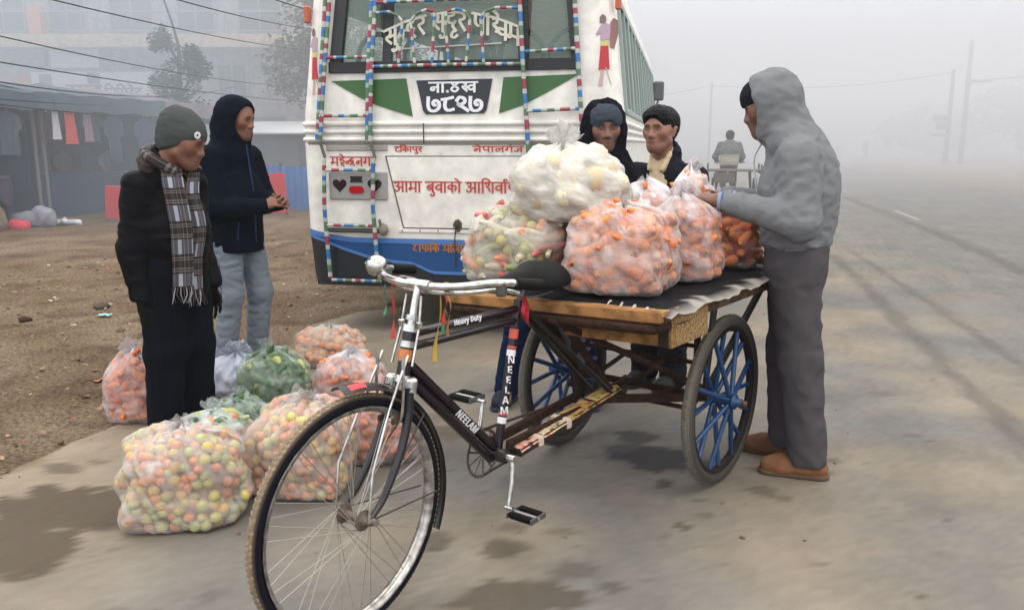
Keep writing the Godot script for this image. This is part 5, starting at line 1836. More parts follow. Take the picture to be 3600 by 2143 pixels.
	mb = MB.new()
	mb.tube(smooth_path([T(-0.50, -0.215, 0.955), T(-0.42, -0.205, 0.975), T(-0.33, -0.14, 0.972), T(-0.312, -0.05, 0.966), T(-0.312, 0.05, 0.966), T(-0.33, 0.14, 0.972), T(-0.42, 0.205, 0.975), T(-0.50, 0.215, 0.955)], 5), 0.0065, 8)
	obj("brake_lever", mb, chrome, bar)
	for s in [-1, 1]:
		mb = MB.new()
		mb.tube([T(-0.43, 0.257 * s, 0.998), T(-0.545, 0.266 * s, 0.98)], 0.0175, 12, Color(0.005, 0.005, 0.006))
		obj("grip", mb, vmat(0.7), bar)
		mb = MB.new()
		mb.box(Transform3D(Basis(Vector3.UP, 0.3 * s), T(-0.39, 0.235 * s, 0.988)), Vector3(0.03, 0.05, 0.03), Color(0.10, 0.10, 0.10), 0.006)
		obj("bar_clamp", mb, vmat(0.4, 0.6), bar)
	mb = MB.new()
	mb.tube([T(-0.292, -0.045, 0.988), T(-0.292, 0.045, 0.988)], 0.0165, 12)
	obj("bar_sleeve", mb, chrome, bar)
	for q in [[-0.30, -0.11, Color(0.42, 0.08, 0.06)], [-0.302, 0.1, Color(0.34, 0.22, 0.09)]]:
		mb = MB.new()
		mb.tube([T(q[0], q[1] - 0.006, 0.989), T(q[0], q[1] + 0.006, 0.989)], 0.0145, 10, q[2])
		obj("twine", mb, vmat(0.9), bar)
	mb = MB.new()
	var tilt := Basis(Vector3.RIGHT, -0.75) * Basis(Vector3.BACK, -0.2)
	mb.lathe([Vector2(0, -0.02), Vector2(0.030, -0.018), Vector2(0.0345, -0.008), Vector2(0.033, 0.004), Vector2(0.026, 0.018), Vector2(0.014, 0.0265), Vector2(0.006, 0.0285), Vector2(0.0, 0.029)], 26, Transform3D(tilt, T(-0.275, -0.165, 1.035)))
	var bell := obj("bell", mb, chrome, bar)
	mb = MB.new()
	mb.ellipsoid(Transform3D(tilt, T(-0.275, -0.165, 1.035) + tilt * Vector3(0, 0.029, 0)), Vector3(0.006, 0.004, 0.006), 10, 6, Color(0.05, 0.05, 0.05))
	obj("screw", mb, vmat(0.5), bell)
	mb = MB.new()
	mb.tube([T(-0.29, -0.165, 0.99), T(-0.285, -0.165, 1.018)], 0.007, 7, Color(0.4, 0.4, 0.4))
	obj("bell_bracket", mb, vmat(0.3, 0.8), bell)
	mb = MB.new()
	mb.box(Transform3D(Basis.from_euler(Vector3(0.2, 0.5, 0.35)), T(-0.285, -0.203, 1.032)), Vector3(0.03, 0.008, 0.01), Color(0.02, 0.5, 0.22), 0.002)
	obj("green_tab", mb, vmat(0.4), bell)
	# frame tubes
	var tubes := [["top_tube", -0.252, 0.845, -0.775, 0.838, 0.0135], ["top_tube", -0.24, 0.806, -0.768, 0.798, 0.0135], ["down_tube", -0.228, 0.765, -0.645, 0.372, 0.0165], ["down_tube", -0.218, 0.728, -0.63, 0.335, 0.0165], ["seat_tube", -0.79, 0.868, -0.668, 0.345, 0.0155]]
	for q in tubes:
		mb = MB.new()
		mb.tube([T(q[1], 0, q[2]), T(q[3], 0, q[4])], q[5], 12, Color(0.004, 0.0035, 0.0045))
		var o := obj(q[0], mb, vmat(0.25), t)
		if q[0] == "seat_tube":
			for k in [[0.19, Color(0.48, 0.07, 0.05), 0.034], [0.30, Color(0.40, 0.06, 0.05), 0.010], [0.325, Color(0.62, 0.63, 0.66), 0.022], [0.735, Color(0.42, 0.07, 0.08), 0.010], [0.765, Color(0.62, 0.63, 0.66), 0.022]]:
				var a := T(q[1], 0, q[2]).lerp(T(q[3], 0, q[4]), k[0])
				var d := (T(q[3], 0, q[4]) - T(q[1], 0, q[2])).normalized()
				mb = MB.new()
				mb.tube([a, a + d * k[2]], 0.0160, 14, k[1])
				obj("sticker_band", mb, vmat(0.4), o)
	mb = MB.new()
	mb.tube([T(-0.655, -0.05, 0.345), T(-0.655, 0.05, 0.345)], 0.025, 14, Color(0.014, 0.013, 0.015))
	obj("bottom_bracket", mb, vmat(0.4), t)
	# lettering along the tubes, on the near side
	var white := mat(0.68, 0.69, 0.72, 0.4)
	var word := "NEELAM"
	for i in 6:
		var o := obj("letter", latin(word[i], 0.036, 0.0015), white, t)
		var a := T(-0.79, 0, 0.868).lerp(T(-0.668, 0, 0.345), 0.385 + i * 0.066)
		var ph := deg_to_rad(42.0)
		o.transform = Transform3D(Basis(Vector3(-sin(ph), 0, cos(ph)), Vector3.UP, Vector3(-cos(ph), 0, -sin(ph))), a + Vector3(-cos(ph), 0, -sin(ph)) * 0.0158)
	for q in [["Heavy Duty", -0.38, 0.848, -0.62, 0.843, 0.025, 0.014], ["NEELAM", -0.42, 0.585, -0.57, 0.443, 0.034, 0.017]]:
		var o := obj("lettering", latin(q[0], q[5], 0.0015), white, t)
		var a := T(q[1], 0, q[2])
		var b := T(q[3], 0, q[4])
		var bx := (b - a).normalized()
		var bz := Vector3(-0.78, 0.1, -0.62)
		bz = (bz - bx * bz.dot(bx)).normalized()
		var by := bz.cross(bx)
		o.transform = Transform3D(Basis(bx, by, bz), (a + b) * 0.5 + bz * (q[6] as float))
	# chainring, cranks, pedals, chain
	mb = MB.new()
	mb.lathe([Vector2(0.078, -0.002), Vector2(0.086, -0.002), Vector2(0.088, 0.0), Vector2(0.086, 0.002), Vector2(0.078, 0.002), Vector2(0.078, -0.002)], 44, Transform3D(Basis(Vector3.BACK, PI / 2), T(-0.655, -0.055, 0.335)), Color(0.12, 0.10, 0.085))
	for i in 44:
		var a := TAU * i / 44
		mb.box(Transform3D(Basis(Vector3.RIGHT, a), T(-0.655, -0.055, 0.335) + Vector3(0, cos(a), sin(a)) * 0.0885), Vector3(0.003, 0.006, 0.005), Color(0.12, 0.10, 0.085), 0.001)
	for i in 10:
		var a := TAU * i / 10
		mb.bar(T(-0.655, -0.055, 0.335) + Vector3(0, cos(a), sin(a)) * 0.02, T(-0.655, -0.055, 0.335) + Vector3(0, cos(a), sin(a)) * 0.08, 0.007, 0.004, Vector3.RIGHT, Color(0.13, 0.105, 0.09), 0.001)
	obj("chainring", mb, vmat(0.5, 0.4), t)
	mb = MB.new()
	mb.tube([T(-0.655, 0.075, 0.345), T(-0.64, 0.085, 0.27), T(-0.612, 0.09, 0.185)], [0.0105, 0.009, 0.0075], 8)
	mb.tube([T(-0.655, 0.05, 0.345), T(-0.655, 0.088, 0.345)], 0.014, 10)
	mb.tube([T(-0.612, 0.08, 0.185), T(-0.612, 0.11, 0.185)], 0.008, 8)
	obj("crank", mb, chrome, t)
	mb = MB.new()
	mb.tube([T(-0.655, -0.075, 0.345), T(-0.675, -0.085, 0.42), T(-0.70, -0.09, 0.505)], [0.0105, 0.009, 0.0075], 8)
	mb.tube([T(-0.70, -0.08, 0.505), T(-0.70, -0.12, 0.505)], 0.008, 8)
	obj("crank", mb, chrome, t)
	pedal(t, T(-0.612, 0.165, 0.18))
	pedal(t, T(-0.70, -0.165, 0.51))
	for k in [[0.42, 0.355], [0.252, 0.30]]:
		mb = MB.new()
		mb.bar(T(-0.66, -0.055, k[0]), T(-1.66, -0.07, k[1] + 0.01), 0.006, 0.009, Vector3.UP, Color(0.06, 0.05, 0.045), 0.001)
		obj("chain", mb, vmat(0.6, 0.3), t)
	mb = MB.new()
	mb.lathe([Vector2(0, -0.003), Vector2(0.045, -0.003), Vector2(0.048, 0), Vector2(0.045, 0.003), Vector2(0, 0.003)], 22, Transform3D(Basis(Vector3.BACK, PI / 2), T(-1.68, -0.07, 0.34)), Color(0.08, 0.06, 0.05))
	obj("rear_sprocket", mb, vmat(0.6, 0.3), t)
	# saddle
	var sd := Sdf.new()
	sd.cap(T(-0.705, 0, 0.938), T(-0.86, 0, 0.935), 0.024, 0.05, 0.05)
	sd.cap(T(-0.90, 0, 0.915), T(-0.955, 0, 0.918), 0.072, 0.07, 0.05, Vector3.RIGHT, 1.45)
	sd.plane(T(-0.85, 0, 0.90), Vector3(0, -1, 0), 0.02)
	sd.fine = noise(64, 60.0, 2); sd.fine_amp = 0.0006
	mb = MB.new()
	sd.mesh_into(mb, 0.008)
	obj("saddle", mb, mat(0.007, 0.0075, 0.008, 0.62), t)
	mb = MB.new()
	for s in [-1, 1]:
		mb.tube(smooth_path([T(-0.73, 0.01 * s, 0.90), T(-0.82, 0.03 * s, 0.875), T(-0.93, 0.05 * s, 0.885)], 4), 0.004, 6)
	mb.tube([T(-0.79, 0, 0.86), T(-0.815, 0, 0.90)], 0.012, 10)
	obj("saddle_rail", mb, mat(0.1, 0.1, 0.1, 0.5, 0.5), t)
	ribbon(t, "ribbon", T(-0.775, 0.03, 0.885), T(-0.815, 0.032, 0.77), 0.022, Color(0.42, 0.035, 0.045))
	ribbon(t, "ribbon", T(-0.785, 0.024, 0.885), T(-0.79, 0.028, 0.80), 0.02, Color(0.40, 0.04, 0.05))
	ribbon(t, "ribbon", T(-0.317, -0.135, 0.975), T(-0.318, -0.138, 0.80), 0.017, Color(0.42, 0.05, 0.04))
	ribbon(t, "ribbon", T(-0.31, -0.155, 0.97), T(-0.302, -0.16, 0.875), 0.012, Color(0.05, 0.19, 0.10))
	ribbon(t, "ribbon", T(-0.335, 0.045, 0.975), T(-0.325, 0.035, 0.752), 0.016, Color(0.50, 0.36, 0.07))
	ribbon(t, "ribbon", T(-0.337, 0.055, 0.975), T(-0.345, 0.06, 0.865), 0.016, Color(0.44, 0.06, 0.04))
	ribbon(t, "ribbon", T(-0.338, 0.068, 0.975), T(-0.35, 0.07, 0.83), 0.012, Color(0.30, 0.15, 0.08))
	ribbon(t, "ribbon", T(-0.336, 0.06, 0.92), T(-0.338, 0.062, 0.84), 0.012, Color(0.05, 0.20, 0.10))
	# rear of the frame: seat stays, rusty struts, chain stays, footboard
	for s in [-1, 1]:
		mb = MB.new()
		mb.tube([T(-0.80, 0.02 * s, 0.84), T(-1.33, 0.05 * s + 0.02, 0.41)], 0.0105, 8, Color(0.005, 0.005, 0.006))
		obj("seat_stay", mb, vmat(0.35), t)
		mb = MB.new()
		mb.bar(T(-0.98, 0.03 * s, 0.80), T(-1.345, 0.06 * s, 0.41), 0.034, 0.016, Vector3.RIGHT)
		obj("rusty_strut", mb, rust, t)
		mb = MB.new()
		mb.bar(T(-0.68, 0.035 * s, 0.375), T(-1.32, 0.06 * s, 0.395), 0.02, 0.034, Vector3.UP)
		mb.bar(T(-1.30, 0.06 * s, 0.395), T(-1.68, 0.34 * s, 0.36), 0.02, 0.034, Vector3.UP)
		obj("chain_stay", mb, rust, t)
		mb = MB.new()
		mb.bar(T(-0.9, 0.05 * s, 0.79), T(-1.66, 0.32 * s, 0.40), 0.018, 0.024, Vector3.UP)
		obj("side_strut", mb, rust, t)
		mb = MB.new()
		mb.bar(T(-1.62, 0.30 * s, 0.34), T(-1.62, 0.30 * s, 0.80), 0.028, 0.02, Vector3.RIGHT)
		obj("post", mb, rust, t)
		mb = MB.new()
		mb.bar(T(-1.69, 0.31 * s, 0.36), T(-1.95, 0.44 * s, 0.81), 0.05, 0.012, Vector3.RIGHT, Color(0.02, 0.02, 0.024))
		mb.bar(T(-1.69, 0.31 * s, 0.36), T(-1.50, 0.42 * s, 0.81), 0.05, 0.012, Vector3.RIGHT, Color(0.02, 0.02, 0.024))
		obj("brace", mb, vmat(0.5), t)
	mb = MB.new()
	mb.tube([T(-1.69, -0.37, 0.355), T(-1.69, 0.37, 0.355)], 0.016, 10)
	obj("axle", mb, rust, t)
	for h in [0.515, 0.585]:
		mb = MB.new()
		mb.bar(T(-1.615, -0.31, h), T(-1.615, 0.31, h), 0.016, 0.016, Vector3.UP)
		obj("cross_bar", mb, rust, t)
	mb = MB.new()
	mb.bar(T(-1.60, -0.32, 0.32), T(-1.60, 0.32, 0.32), 0.014, 0.018, Vector3.UP)
	obj("cross_bar", mb, rust, t)
	for k in 3:
		mb = MB.new()
		mb.tube(smooth_path([T(-1.46, 0.2 - 0.2 * k, 0.40), T(-1.69, 0.2 - 0.2 * k, 0.385), T(-1.92, 0.2 - 0.2 * k, 0.42)], 4), 0.011, 6)
		obj("leaf_spring", mb, rust, t)
	mb = MB.new()
	mb.bar(T(-0.70, 0.045, 0.350), T(-1.40, 0.045, 0.412), 0.07, 0.03, Vector3.UP)
	var foot := obj("footboard", mb, mat(0.028, 0.018, 0.014, 0.7), t)
	var wraps := [[0.0, 0.16, Color(0.50, 0.30, 0.24)], [0.19, 0.42, Color(0.52, 0.44, 0.30)], [0.44, 0.70, Color(0.42, 0.27, 0.09)], [0.72, 0.98, Color(0.50, 0.36, 0.13)]]
	for w in wraps:
		g = []
		var cols := []
		for i in 13:
			var u := lerpf(w[0], w[1], i / 12.0)
			var c := T(-0.70, 0.045, 0.350).lerp(T(-1.40, 0.045, 0.412), u)
			var row := []
			var cr := []
			for k in 9:
				var v := k / 8.0 - 0.5
				var wob := n_mid.get_noise_2d(u * 14.0, v * 3.0)
				row.append(c + Vector3(-v * 0.078, 0.018 + wob * 0.004 - (0.012 if absf(v) > 0.45 else 0.0), wob * 0.01))
				var nn := n_mid.get_noise_2d(u * 16.0 + 7.0, v * 3.0 + w[0] * 9.0)
				cr.append(Color(0.06, 0.03, 0.02) if nn > 0.30 else (Color(0.42, 0.07, 0.05) if nn < -0.36 else w[2] * (1.0 + nn * 0.6)))
			g.append(row)
			cols.append(cr)
		mb = MB.new()
		mb.grid(g, cols)
		obj("torn_wrapping", mb, vmat(0.7), foot)
	for u in [0.17, 0.43]:
		mb = MB.new()
		var c := T(-0.70, 0.045, 0.350).lerp(T(-1.40, 0.045, 0.412), u)
		mb.box(Transform3D(Basis.IDENTITY, c), Vector3(0.083, 0.042, 0.03), Color(0.50, 0.40, 0.33), 0.01)
		obj("rag_band", mb, vmat(0.8), foot)
	# the bed: slightly tipped towards the far side
	var bed := Node3D.new()
	bed.name = "cargo_bed"
	t.add_child(bed, true)
	bed.position = T(-0.97, 0, 0.842)
	bed.rotation.z = -0.034
	var planks := [[0.42, 0.25, 0.11], [0.36, 0.21, 0.10], [0.40, 0.23, 0.10]]
	for k in 10:
		mb = MB.new()
		mb.box(Transform3D(Basis.IDENTITY, T(-0.04 - k * 0.137, 0.0, -0.012)), Vector3(0.95, 0.02, 0.128), Color.WHITE, 0.003)
		var pc: Array = planks[k % 3]
		obj("plank", mb, tmat(pc[0] * 0.8, pc[1] * 0.8, pc[2] * 0.8, 0.8, wood, 0.5), bed)
	mb = MB.new()
	mb.box(Transform3D(Basis.IDENTITY, T(0.015, 0.0, -0.022)), Vector3(0.94, 0.042, 0.035), Color.WHITE, 0.004)
	obj("front_rail", mb, tmat(0.30, 0.155, 0.062, 0.7, wood, 0.45), bed)
	for s in [-1, 1]:
		mb = MB.new()
		mb.box(Transform3D(Basis.IDENTITY, T(-0.66, 0.44 * s, -0.05)), Vector3(0.035, 0.04, 1.30), Color.WHITE, 0.004)
		obj("side_rail", mb, tmat(0.10, 0.06, 0.035, 0.75, wood, 0.45), bed)
	mb = MB.new()
	mb.tube(smooth_path([T(-0.25, -0.45, -0.065), T(-0.02, -0.44, -0.065), T(0.02, -0.38, -0.065), T(0.022, 0.0, -0.065), T(0.022, 0.38, -0.065), T(-0.02, 0.445, -0.065), T(-0.25, 0.45, -0.065)], 4), 0.019, 8)
	obj("iron_hoop", mb, rust, bed)
	for k in 3:
		mb = MB.new()
		mb.box(Transform3D(Basis.IDENTITY, T(-0.2 - k * 0.42, 0.0, -0.05)), Vector3(0.86, 0.04, 0.035), Color.WHITE, 0.004)
		obj("cross_bearer", mb, rust, bed)
	# wooden box slung under the near front corner
	var crate := Node3D.new()
	crate.name = "tool_box"
	t.add_child(crate, true)
	crate.position = T(-1.045, 0.25, 0.764)
	crate.rotation.z = -0.034
	var boxes := [["front_board", T(0.0, 0, 0), Vector3(0.45, 0.11, 0.018), [0.30, 0.155, 0.06]], ["back_board", T(-0.26, 0, 0), Vector3(0.44, 0.10, 0.018), [0.34, 0.19, 0.08]], ["base_board", T(-0.13, 0, -0.044), Vector3(0.42, 0.015, 0.24), [0.3, 0.17, 0.07]], ["side_board", T(-0.13, 0.213, 0.0), Vector3(0.018, 0.113, 0.29), [0.33, 0.215, 0.105]], ["side_board", T(-0.13, -0.213, 0.0), Vector3(0.018, 0.085, 0.24), [0.36, 0.21, 0.09]]]
	for q in boxes:
		mb = MB.new()
		mb.box(Transform3D(Basis.IDENTITY, q[1]), q[2], Color.WHITE, 0.002)
		var wc: Array = q[3]
		obj(q[0], mb, tmat(wc[0], wc[1], wc[2], 0.8, ntex(65, 0.10, 4, 0.45, 1.25, 256) if q[0] == "side_board" else wood, 0.35), crate)
	mb = MB.new()
	mb.box(Transform3D(Basis.IDENTITY, T(0.013, 0.19, 0.004)), Vector3(0.04, 0.12, 0.012), Color(0.03, 0.022, 0.018), 0.003)
	obj("strap", mb, vmat(0.7), crate)
	# black sheet over the bed with a frayed pale hem, a thing of its own
	g = []
	var cols := []
	for i in 33:
		var f := lerpf(-0.965, -2.32, i / 32.0)
		var row := []
		var cr := []
		for k in 29:
			var u := lerpf(-0.49, 0.502, k / 28.0)
			var wob := n_mid.get_noise_2d(f * 5.0, u * 5.0)
			var y := 0.842 + 0.034 * u + 0.003 + absf(wob) * 0.012
			if k == 28: y -= 0.024 + wob * 0.03
			if k == 27: y -= 0.002
			if i == 0: y -= 0.012 + absf(n_small.get_noise_2d(u * 0.5, 3.0)) * 0.03
			row.append(T(f + (n_small.get_noise_2d(u, 1.0) * 0.012 if i == 0 else 0.0), u + (n_small.get_noise_2d(f, 9.0) * 0.012 if k == 28 else 0.0), y))
			var fray := n_small.get_noise_2d(u * 0.8, f * 0.8)
			cr.append(Color(0.27, 0.255, 0.235) if k == 28 or (k == 27 and fray > 0.15) or (i < 2 and fray > 0.28 and u > 0.15) else Color(0.007, 0.0075, 0.010) * (1.0 + fray * 0.6))
		g.append(row)
		cols.append(cr)
	mb = MB.new()
	mb.grid(g, cols)
	var sheet := obj("bed_sheet", mb, vmat(0.7))
	sheet.position = TRIKE_AT
	sheet.rotation.y = deg_to_rad(TRIKE_TURN)
	tag(sheet, "black plastic sheet with frayed pale hem spread over the cart bed", "sheet")
	# frayed rag ends at the near corner
	mb = MB.new()
	for k in 4:
		var a := T(-0.985 - k * 0.012, 0.40 - k * 0.055, 0.855)
		mb.tube(smooth_path([a, a + Vector3(-0.004, -0.012, -0.03), a + Vector3(0.004, -0.05 - 0.012 * (k % 2), -0.036 - 0.004 * k)], 4), [0.006, 0.006, 0.0055, 0.005, 0.005, 0.0045, 0.004, 0.003, 0.002], 6, Color(0.38, 0.36, 0.33))
	var rag := obj("rag_fringe", mb, vmat(0.9), sheet)
	rag.name = "rag_fringe"

# ---------------------------------------------------------------- clear plastic bags of vegetables
var film_bump: ImageTexture
var _veg := {}

func film_mat(alpha: float, c: Color, rough := 0.34) -> StandardMaterial3D:
	var m := StandardMaterial3D.new()
	m.albedo_color = Color(lin(c.r, c.g, c.b), alpha)
	m.vertex_color_use_as_albedo = true
	m.transparency = BaseMaterial3D.TRANSPARENCY_ALPHA
	m.roughness = rough
	m.metallic_specular = 0.5
	m.backlight_enabled = true
	m.backlight = Color(0.75, 0.75, 0.75)
	m.heightmap_enabled = true
	m.heightmap_texture = film_bump
	m.heightmap_scale = 0.22
	m.uv1_scale = Vector3(2.0, 2.0, 1)
	return m

# a vegetable mesh: kind and variant; length runs along local X, centred
func veg(kind: String, variant: int) -> Array:
	var key := kind + str(variant)
	if _veg.has(key): return _veg[key]
	var mb := MB.new()
	var r := RandomNumberGenerator.new()
	r.seed = hash(key)
	var rad := 0.03
	var spheres := []
	if kind == "carrot":
		var l := r.randf_range(0.11, 0.15)
		rad = r.randf_range(0.024, 0.032)
		var p := []
		var rr := []
		var cc := []
		var tones := [Color(0.66, 0.20, 0.05), Color(0.58, 0.15, 0.04), Color(0.70, 0.26, 0.08)]
		for i in 12:
			var t := i / 11.0
			p.append(Vector3((t - 0.45) * l, sin(t * 2.0 + variant) * 0.004, cos(t * 2.6) * 0.003))
			rr.append(rad * (sqrt(clampf(t / 0.12, 0.02, 1)) * (1.0 - 0.62 * t) + 0.02) * (1.0 if i < 11 else 0.2) * (1.0 + 0.03 * sin(i * 2.4)))
			cc.append(tones[variant % 3] * (1.0 - 0.12 * float(i % 2)) if i > 0 else Color(0.55, 0.22, 0.06))
		mb.tube(p, rr, 10, cc)
		spheres = [[Vector3(-0.28 * l, 0, 0), rad * 0.95], [Vector3(0, 0, 0), rad * 0.75], [Vector3(0.3 * l, 0, 0), rad * 0.5]]
	elif kind == "tomato":
		rad = r.randf_range(0.0195, 0.026)
		var tones := [Color(0.58, 0.20, 0.08), Color(0.58, 0.34, 0.09), Color(0.38, 0.40, 0.13), Color(0.52, 0.44, 0.10), Color(0.60, 0.26, 0.13), Color(0.36, 0.42, 0.18)]
		mb.ellipsoid(Transform3D.IDENTITY, Vector3(rad, rad * 0.88, rad), 12, 8, tones[variant % 6])
		for i in mb.v.size():
			mb.c[i] = tones[variant % 6].lerp(tones[(variant + 2) % 6], clampf(mb.v[i].y / rad * 0.5 + 0.2, 0, 0.7))
		spheres = [[Vector3.ZERO, rad * 0.95]]
	elif kind == "gourd":
		var l := r.randf_range(0.09, 0.14)
		rad = r.randf_range(0.020, 0.027)
		var tones := [Color(0.045, 0.10, 0.035), Color(0.065, 0.14, 0.045), Color(0.36, 0.38, 0.10), Color(0.035, 0.08, 0.035)]
		var p := []
		var rr := []
		for i in 10:
			var t := i / 9.0
			p.append(Vector3((t - 0.5) * l, 0.012 * sin(t * PI), 0))
			rr.append(rad * maxf(0.12, pow(sin(PI * clampf(t, 0.03, 0.97)), 0.55)) * (1.0 + 0.05 * sin(i * 5.0)))
		mb.tube(p, rr, 9, tones[variant % 4])
		spheres = [[Vector3(-0.25 * l, 0, 0), rad], [Vector3(0.25 * l, 0, 0), rad]]
	elif kind == "radish":
		var l := r.randf_range(0.12, 0.18)
		rad = r.randf_range(0.018, 0.026)
		var tones := [Color(0.58, 0.55, 0.42), Color(0.36, 0.42, 0.20), Color(0.56, 0.14, 0.12), Color(0.55, 0.50, 0.36), Color(0.26, 0.34, 0.13), Color(0.60, 0.24, 0.10)]
		var p := []
		var rr := []
		for i in 9:
			var t := i / 8.0
			p.append(Vector3((t - 0.5) * l, 0.006 * sin(t * 5.0), 0.004 * cos(t * 4.0)))
			rr.append(rad * maxf(0.15, pow(sin(PI * clampf(t, 0.05, 0.95)), 0.4)) * (1.0 - 0.25 * t))
		mb.tube(p, rr, 9, tones[variant % 6])
		spheres = [[Vector3(-0.25 * l, 0, 0), rad], [Vector3(0.22 * l, 0, 0), rad * 0.8]]
	elif kind == "potato":
		rad = r.randf_range(0.026, 0.034)
		var tones := [Color(0.50, 0.26, 0.13), Color(0.56, 0.32, 0.16), Color(0.62, 0.22, 0.10)]
		mb.ellipsoid(Transform3D.IDENTITY, Vector3(rad * 1.25, rad * 0.85, rad), 12, 8, tones[variant % 3])
		for i in mb.v.size(): mb.v[i] *= 1.0 + n_small.get_noise_3dv(mb.v[i] * 1.5 + Vector3.ONE * variant) * 0.12
		spheres = [[Vector3.ZERO, rad]]
	else: # cauliflower floret
		rad = r.randf_range(0.04, 0.055)
		mb.ellipsoid(Transform3D.IDENTITY, Vector3.ONE * rad, 16, 10, Color(0.62, 0.55, 0.38) if variant % 3 else Color(0.50, 0.40, 0.24))
		for i in mb.v.size(): mb.v[i] *= 1.0 + absf(n_small.get_noise_3dv(mb.v[i] * 3.0 + Vector3.ONE * variant)) * 0.3
		spheres = [[Vector3.ZERO, rad]]
	var out := [mb.mesh(), spheres, rad]
	_veg[key] = out
	return out

# sz: half width, height, half depth. spec: kind, n, fill, alpha, tint, variants, tuft, lean, squareness
func bag(called: String, label: String, group: String, at: Vector3, turn: float, sz: Vector3, spec: Dictionary) -> Node3D:
	var root := thing(called, label, "bag", at, turn, group)
	var sd: int = spec.get("seed", 1)
	var r := RandomNumberGenerator.new()
	r.seed = 77 + sd * 13
	var nz := noise(100 + sd, 1.0, 3)
	var bx: float = spec.get("boxy", 0.0)
	var prof := smooth_path([Vector2(0.02, 0.0), Vector2(0.62, 0.004), Vector2(0.9, 0.03), Vector2(0.99, 0.14), Vector2(1.02, 0.34), Vector2(0.99 + 0.01 * bx, 0.56 + 0.08 * bx), Vector2(0.88 + 0.06 * bx, 0.74 + 0.09 * bx), Vector2(0.62, 0.875 + 0.055 * bx), Vector2(0.33, 0.945 + 0.03 * bx), Vector2(0.12, 0.985), Vector2(0.075, 1.01)], 4)
	var lean: Vector2 = spec.get("lean", Vector2.ZERO)
	var sq: float = spec.get("square", 3.2)
	var NT := 84
	var NP := prof.size()
	var sag: float = spec.get("sag", 0.06)
	# a point of the skin: column angle, profile row (float)
	var skin := func(a: float, row: float, inset: float) -> Vector3:
		var i := clampi(int(row), 0, NP - 2)
		var q: Vector2 = (prof[i] as Vector2).lerp(prof[i + 1], clampf(row - i, 0, 1))
		var ca := cos(a)
		var sa := sin(a)
		var upper := clampf((q.y - spec.get("pleat_from", 0.6)) / (0.95 - spec.get("pleat_from", 0.6)), 0, 1)
		var e := lerpf(sq, 2.0, upper)
		var k := pow(pow(absf(ca), e) + pow(absf(sa), e), -1.0 / e)
		var lump := 1.0 + nz.get_noise_3d(ca * 1.3, q.y * 2.2, sa * 1.3) * (0.16 + sag)
		var pleat := sin(a * 11.0 + nz.get_noise_2d(ca * 2.0, sa * 2.0) * 5.0) * 0.10 * upper * (1.0 - 0.4 * upper) + sin(a * 23.0 + q.y * 3.0) * 0.035 * upper
		var rr := q.x * k * lump * (1.0 + pleat)
		var y := q.y * sz.y * (1.0 + nz.get_noise_2d(ca * 1.1 + 5.0, sa * 1.1) * 0.13 * clampf(q.y * 1.5, 0, 1))
		var p := Vector3(ca * maxf(rr * sz.x - inset, 0.0), y, sa * maxf(rr * sz.z - inset, 0.0))
		p.x += lean.x * pow(q.y, 1.5) * sz.y
		p.z += lean.y * pow(q.y, 1.5) * sz.y
		if inset > 0.0: p.y = clampf(p.y, inset, sz.y)
		return p
	# contents pressed against the skin, then a core that fills the middle
	var items := []
	var kinds: Array = spec.kinds
	var fill: float = spec.get("fill", 0.72)
	var hull := []
	for i in NP:
		var hr := []
		for jj in NT: hr.append(skin.call(TAU * jj / NT, float(i), 0.0))
		hull.append(hr)
	var tries := 0
	var want: int = spec.n
	var balls := []
	var vr: Array = spec.get("variants", [0, 1, 2, 3, 4, 5])
	while items.size() < want and tries < want * 11:
		tries += 1
		var kind: String = kinds[r.randi() % kinds.size()]
		var v: Array = veg(kind, vr[r.randi() % vr.size()])
		var row := lerpf(6.0, NP * fill, pow(r.randf(), 0.9))
		var a := r.randf() * TAU
		var c: Vector3 = skin.call(a, row, (v[2] as float) * 0.92)
		var c2: Vector3 = skin.call(a + 0.1, row, (v[2] as float) * 0.92)
		var along := (c2 - c).normalized()
		if r.randf() < spec.get("ends", 0.3): along = (Vector3(-cos(a), r.randf_range(-0.3, 0.3), -sin(a)) + along * r.randf_range(-0.5, 0.5)).normalized()
		else: along = along.rotated(Vector3(cos(a), 0, sin(a)), r.randf_range(-0.5, 0.5) + (PI if r.randf() < 0.5 else 0.0))
		var ok := true
		var b2 := []
		var yb := (Vector3.UP - along * along.y).normalized()
		var bas := Basis(along, yb, along.cross(yb)).rotated(along, r.randf() * TAU)
		# drawn in until no end pokes through the skin
		var over := 0.0
		var lift := 0.0
		for s in v[1]:
			var pb: Vector3 = c + bas * (s[0] as Vector3)
			var col := int(fposmod(atan2((pb.z - lean.y * sz.y * 0.3) / sz.z, (pb.x - lean.x * sz.y * 0.3) / sz.x), TAU) / TAU * NT) % NT
			for i in range(4, NP):
				var h: Vector3 = hull[i][col]
				if h.y >= pb.y or i == NP - 1:
					over = maxf(over, Vector2(pb.x, pb.z).length() + s[1] - Vector2(h.x, h.z).length() + 0.003)
					break
			lift = maxf(lift, s[1] * 1.0 + 0.004 - pb.y)
		if over > 0.045: continue
		c -= Vector3(cos(a), 0, sin(a)) * over
		c.y += maxf(lift, 0.0)
		for s in v[1]:
			var pc: Vector3 = c + bas * (s[0] as Vector3)
			b2.append([pc, s[1]])
			for o in balls:
				if pc.distance_squared_to(o[0]) < pow((o[1] + s[1]) * 0.66, 2.0):
					ok = false
					break
			if not ok: break
		if not ok: continue
		balls.append_array(b2)
		items.append([v[0], Transform3D(bas, c), kind])
	var vm := vmat(0.5)
	for it in items:
		var o := MeshInstance3D.new()
		o.mesh = it[0]
		o.transform = it[1]
		o.material_override = vm
		o.name = it[2]
		root.add_child(o, true)
	var mb := MB.new()
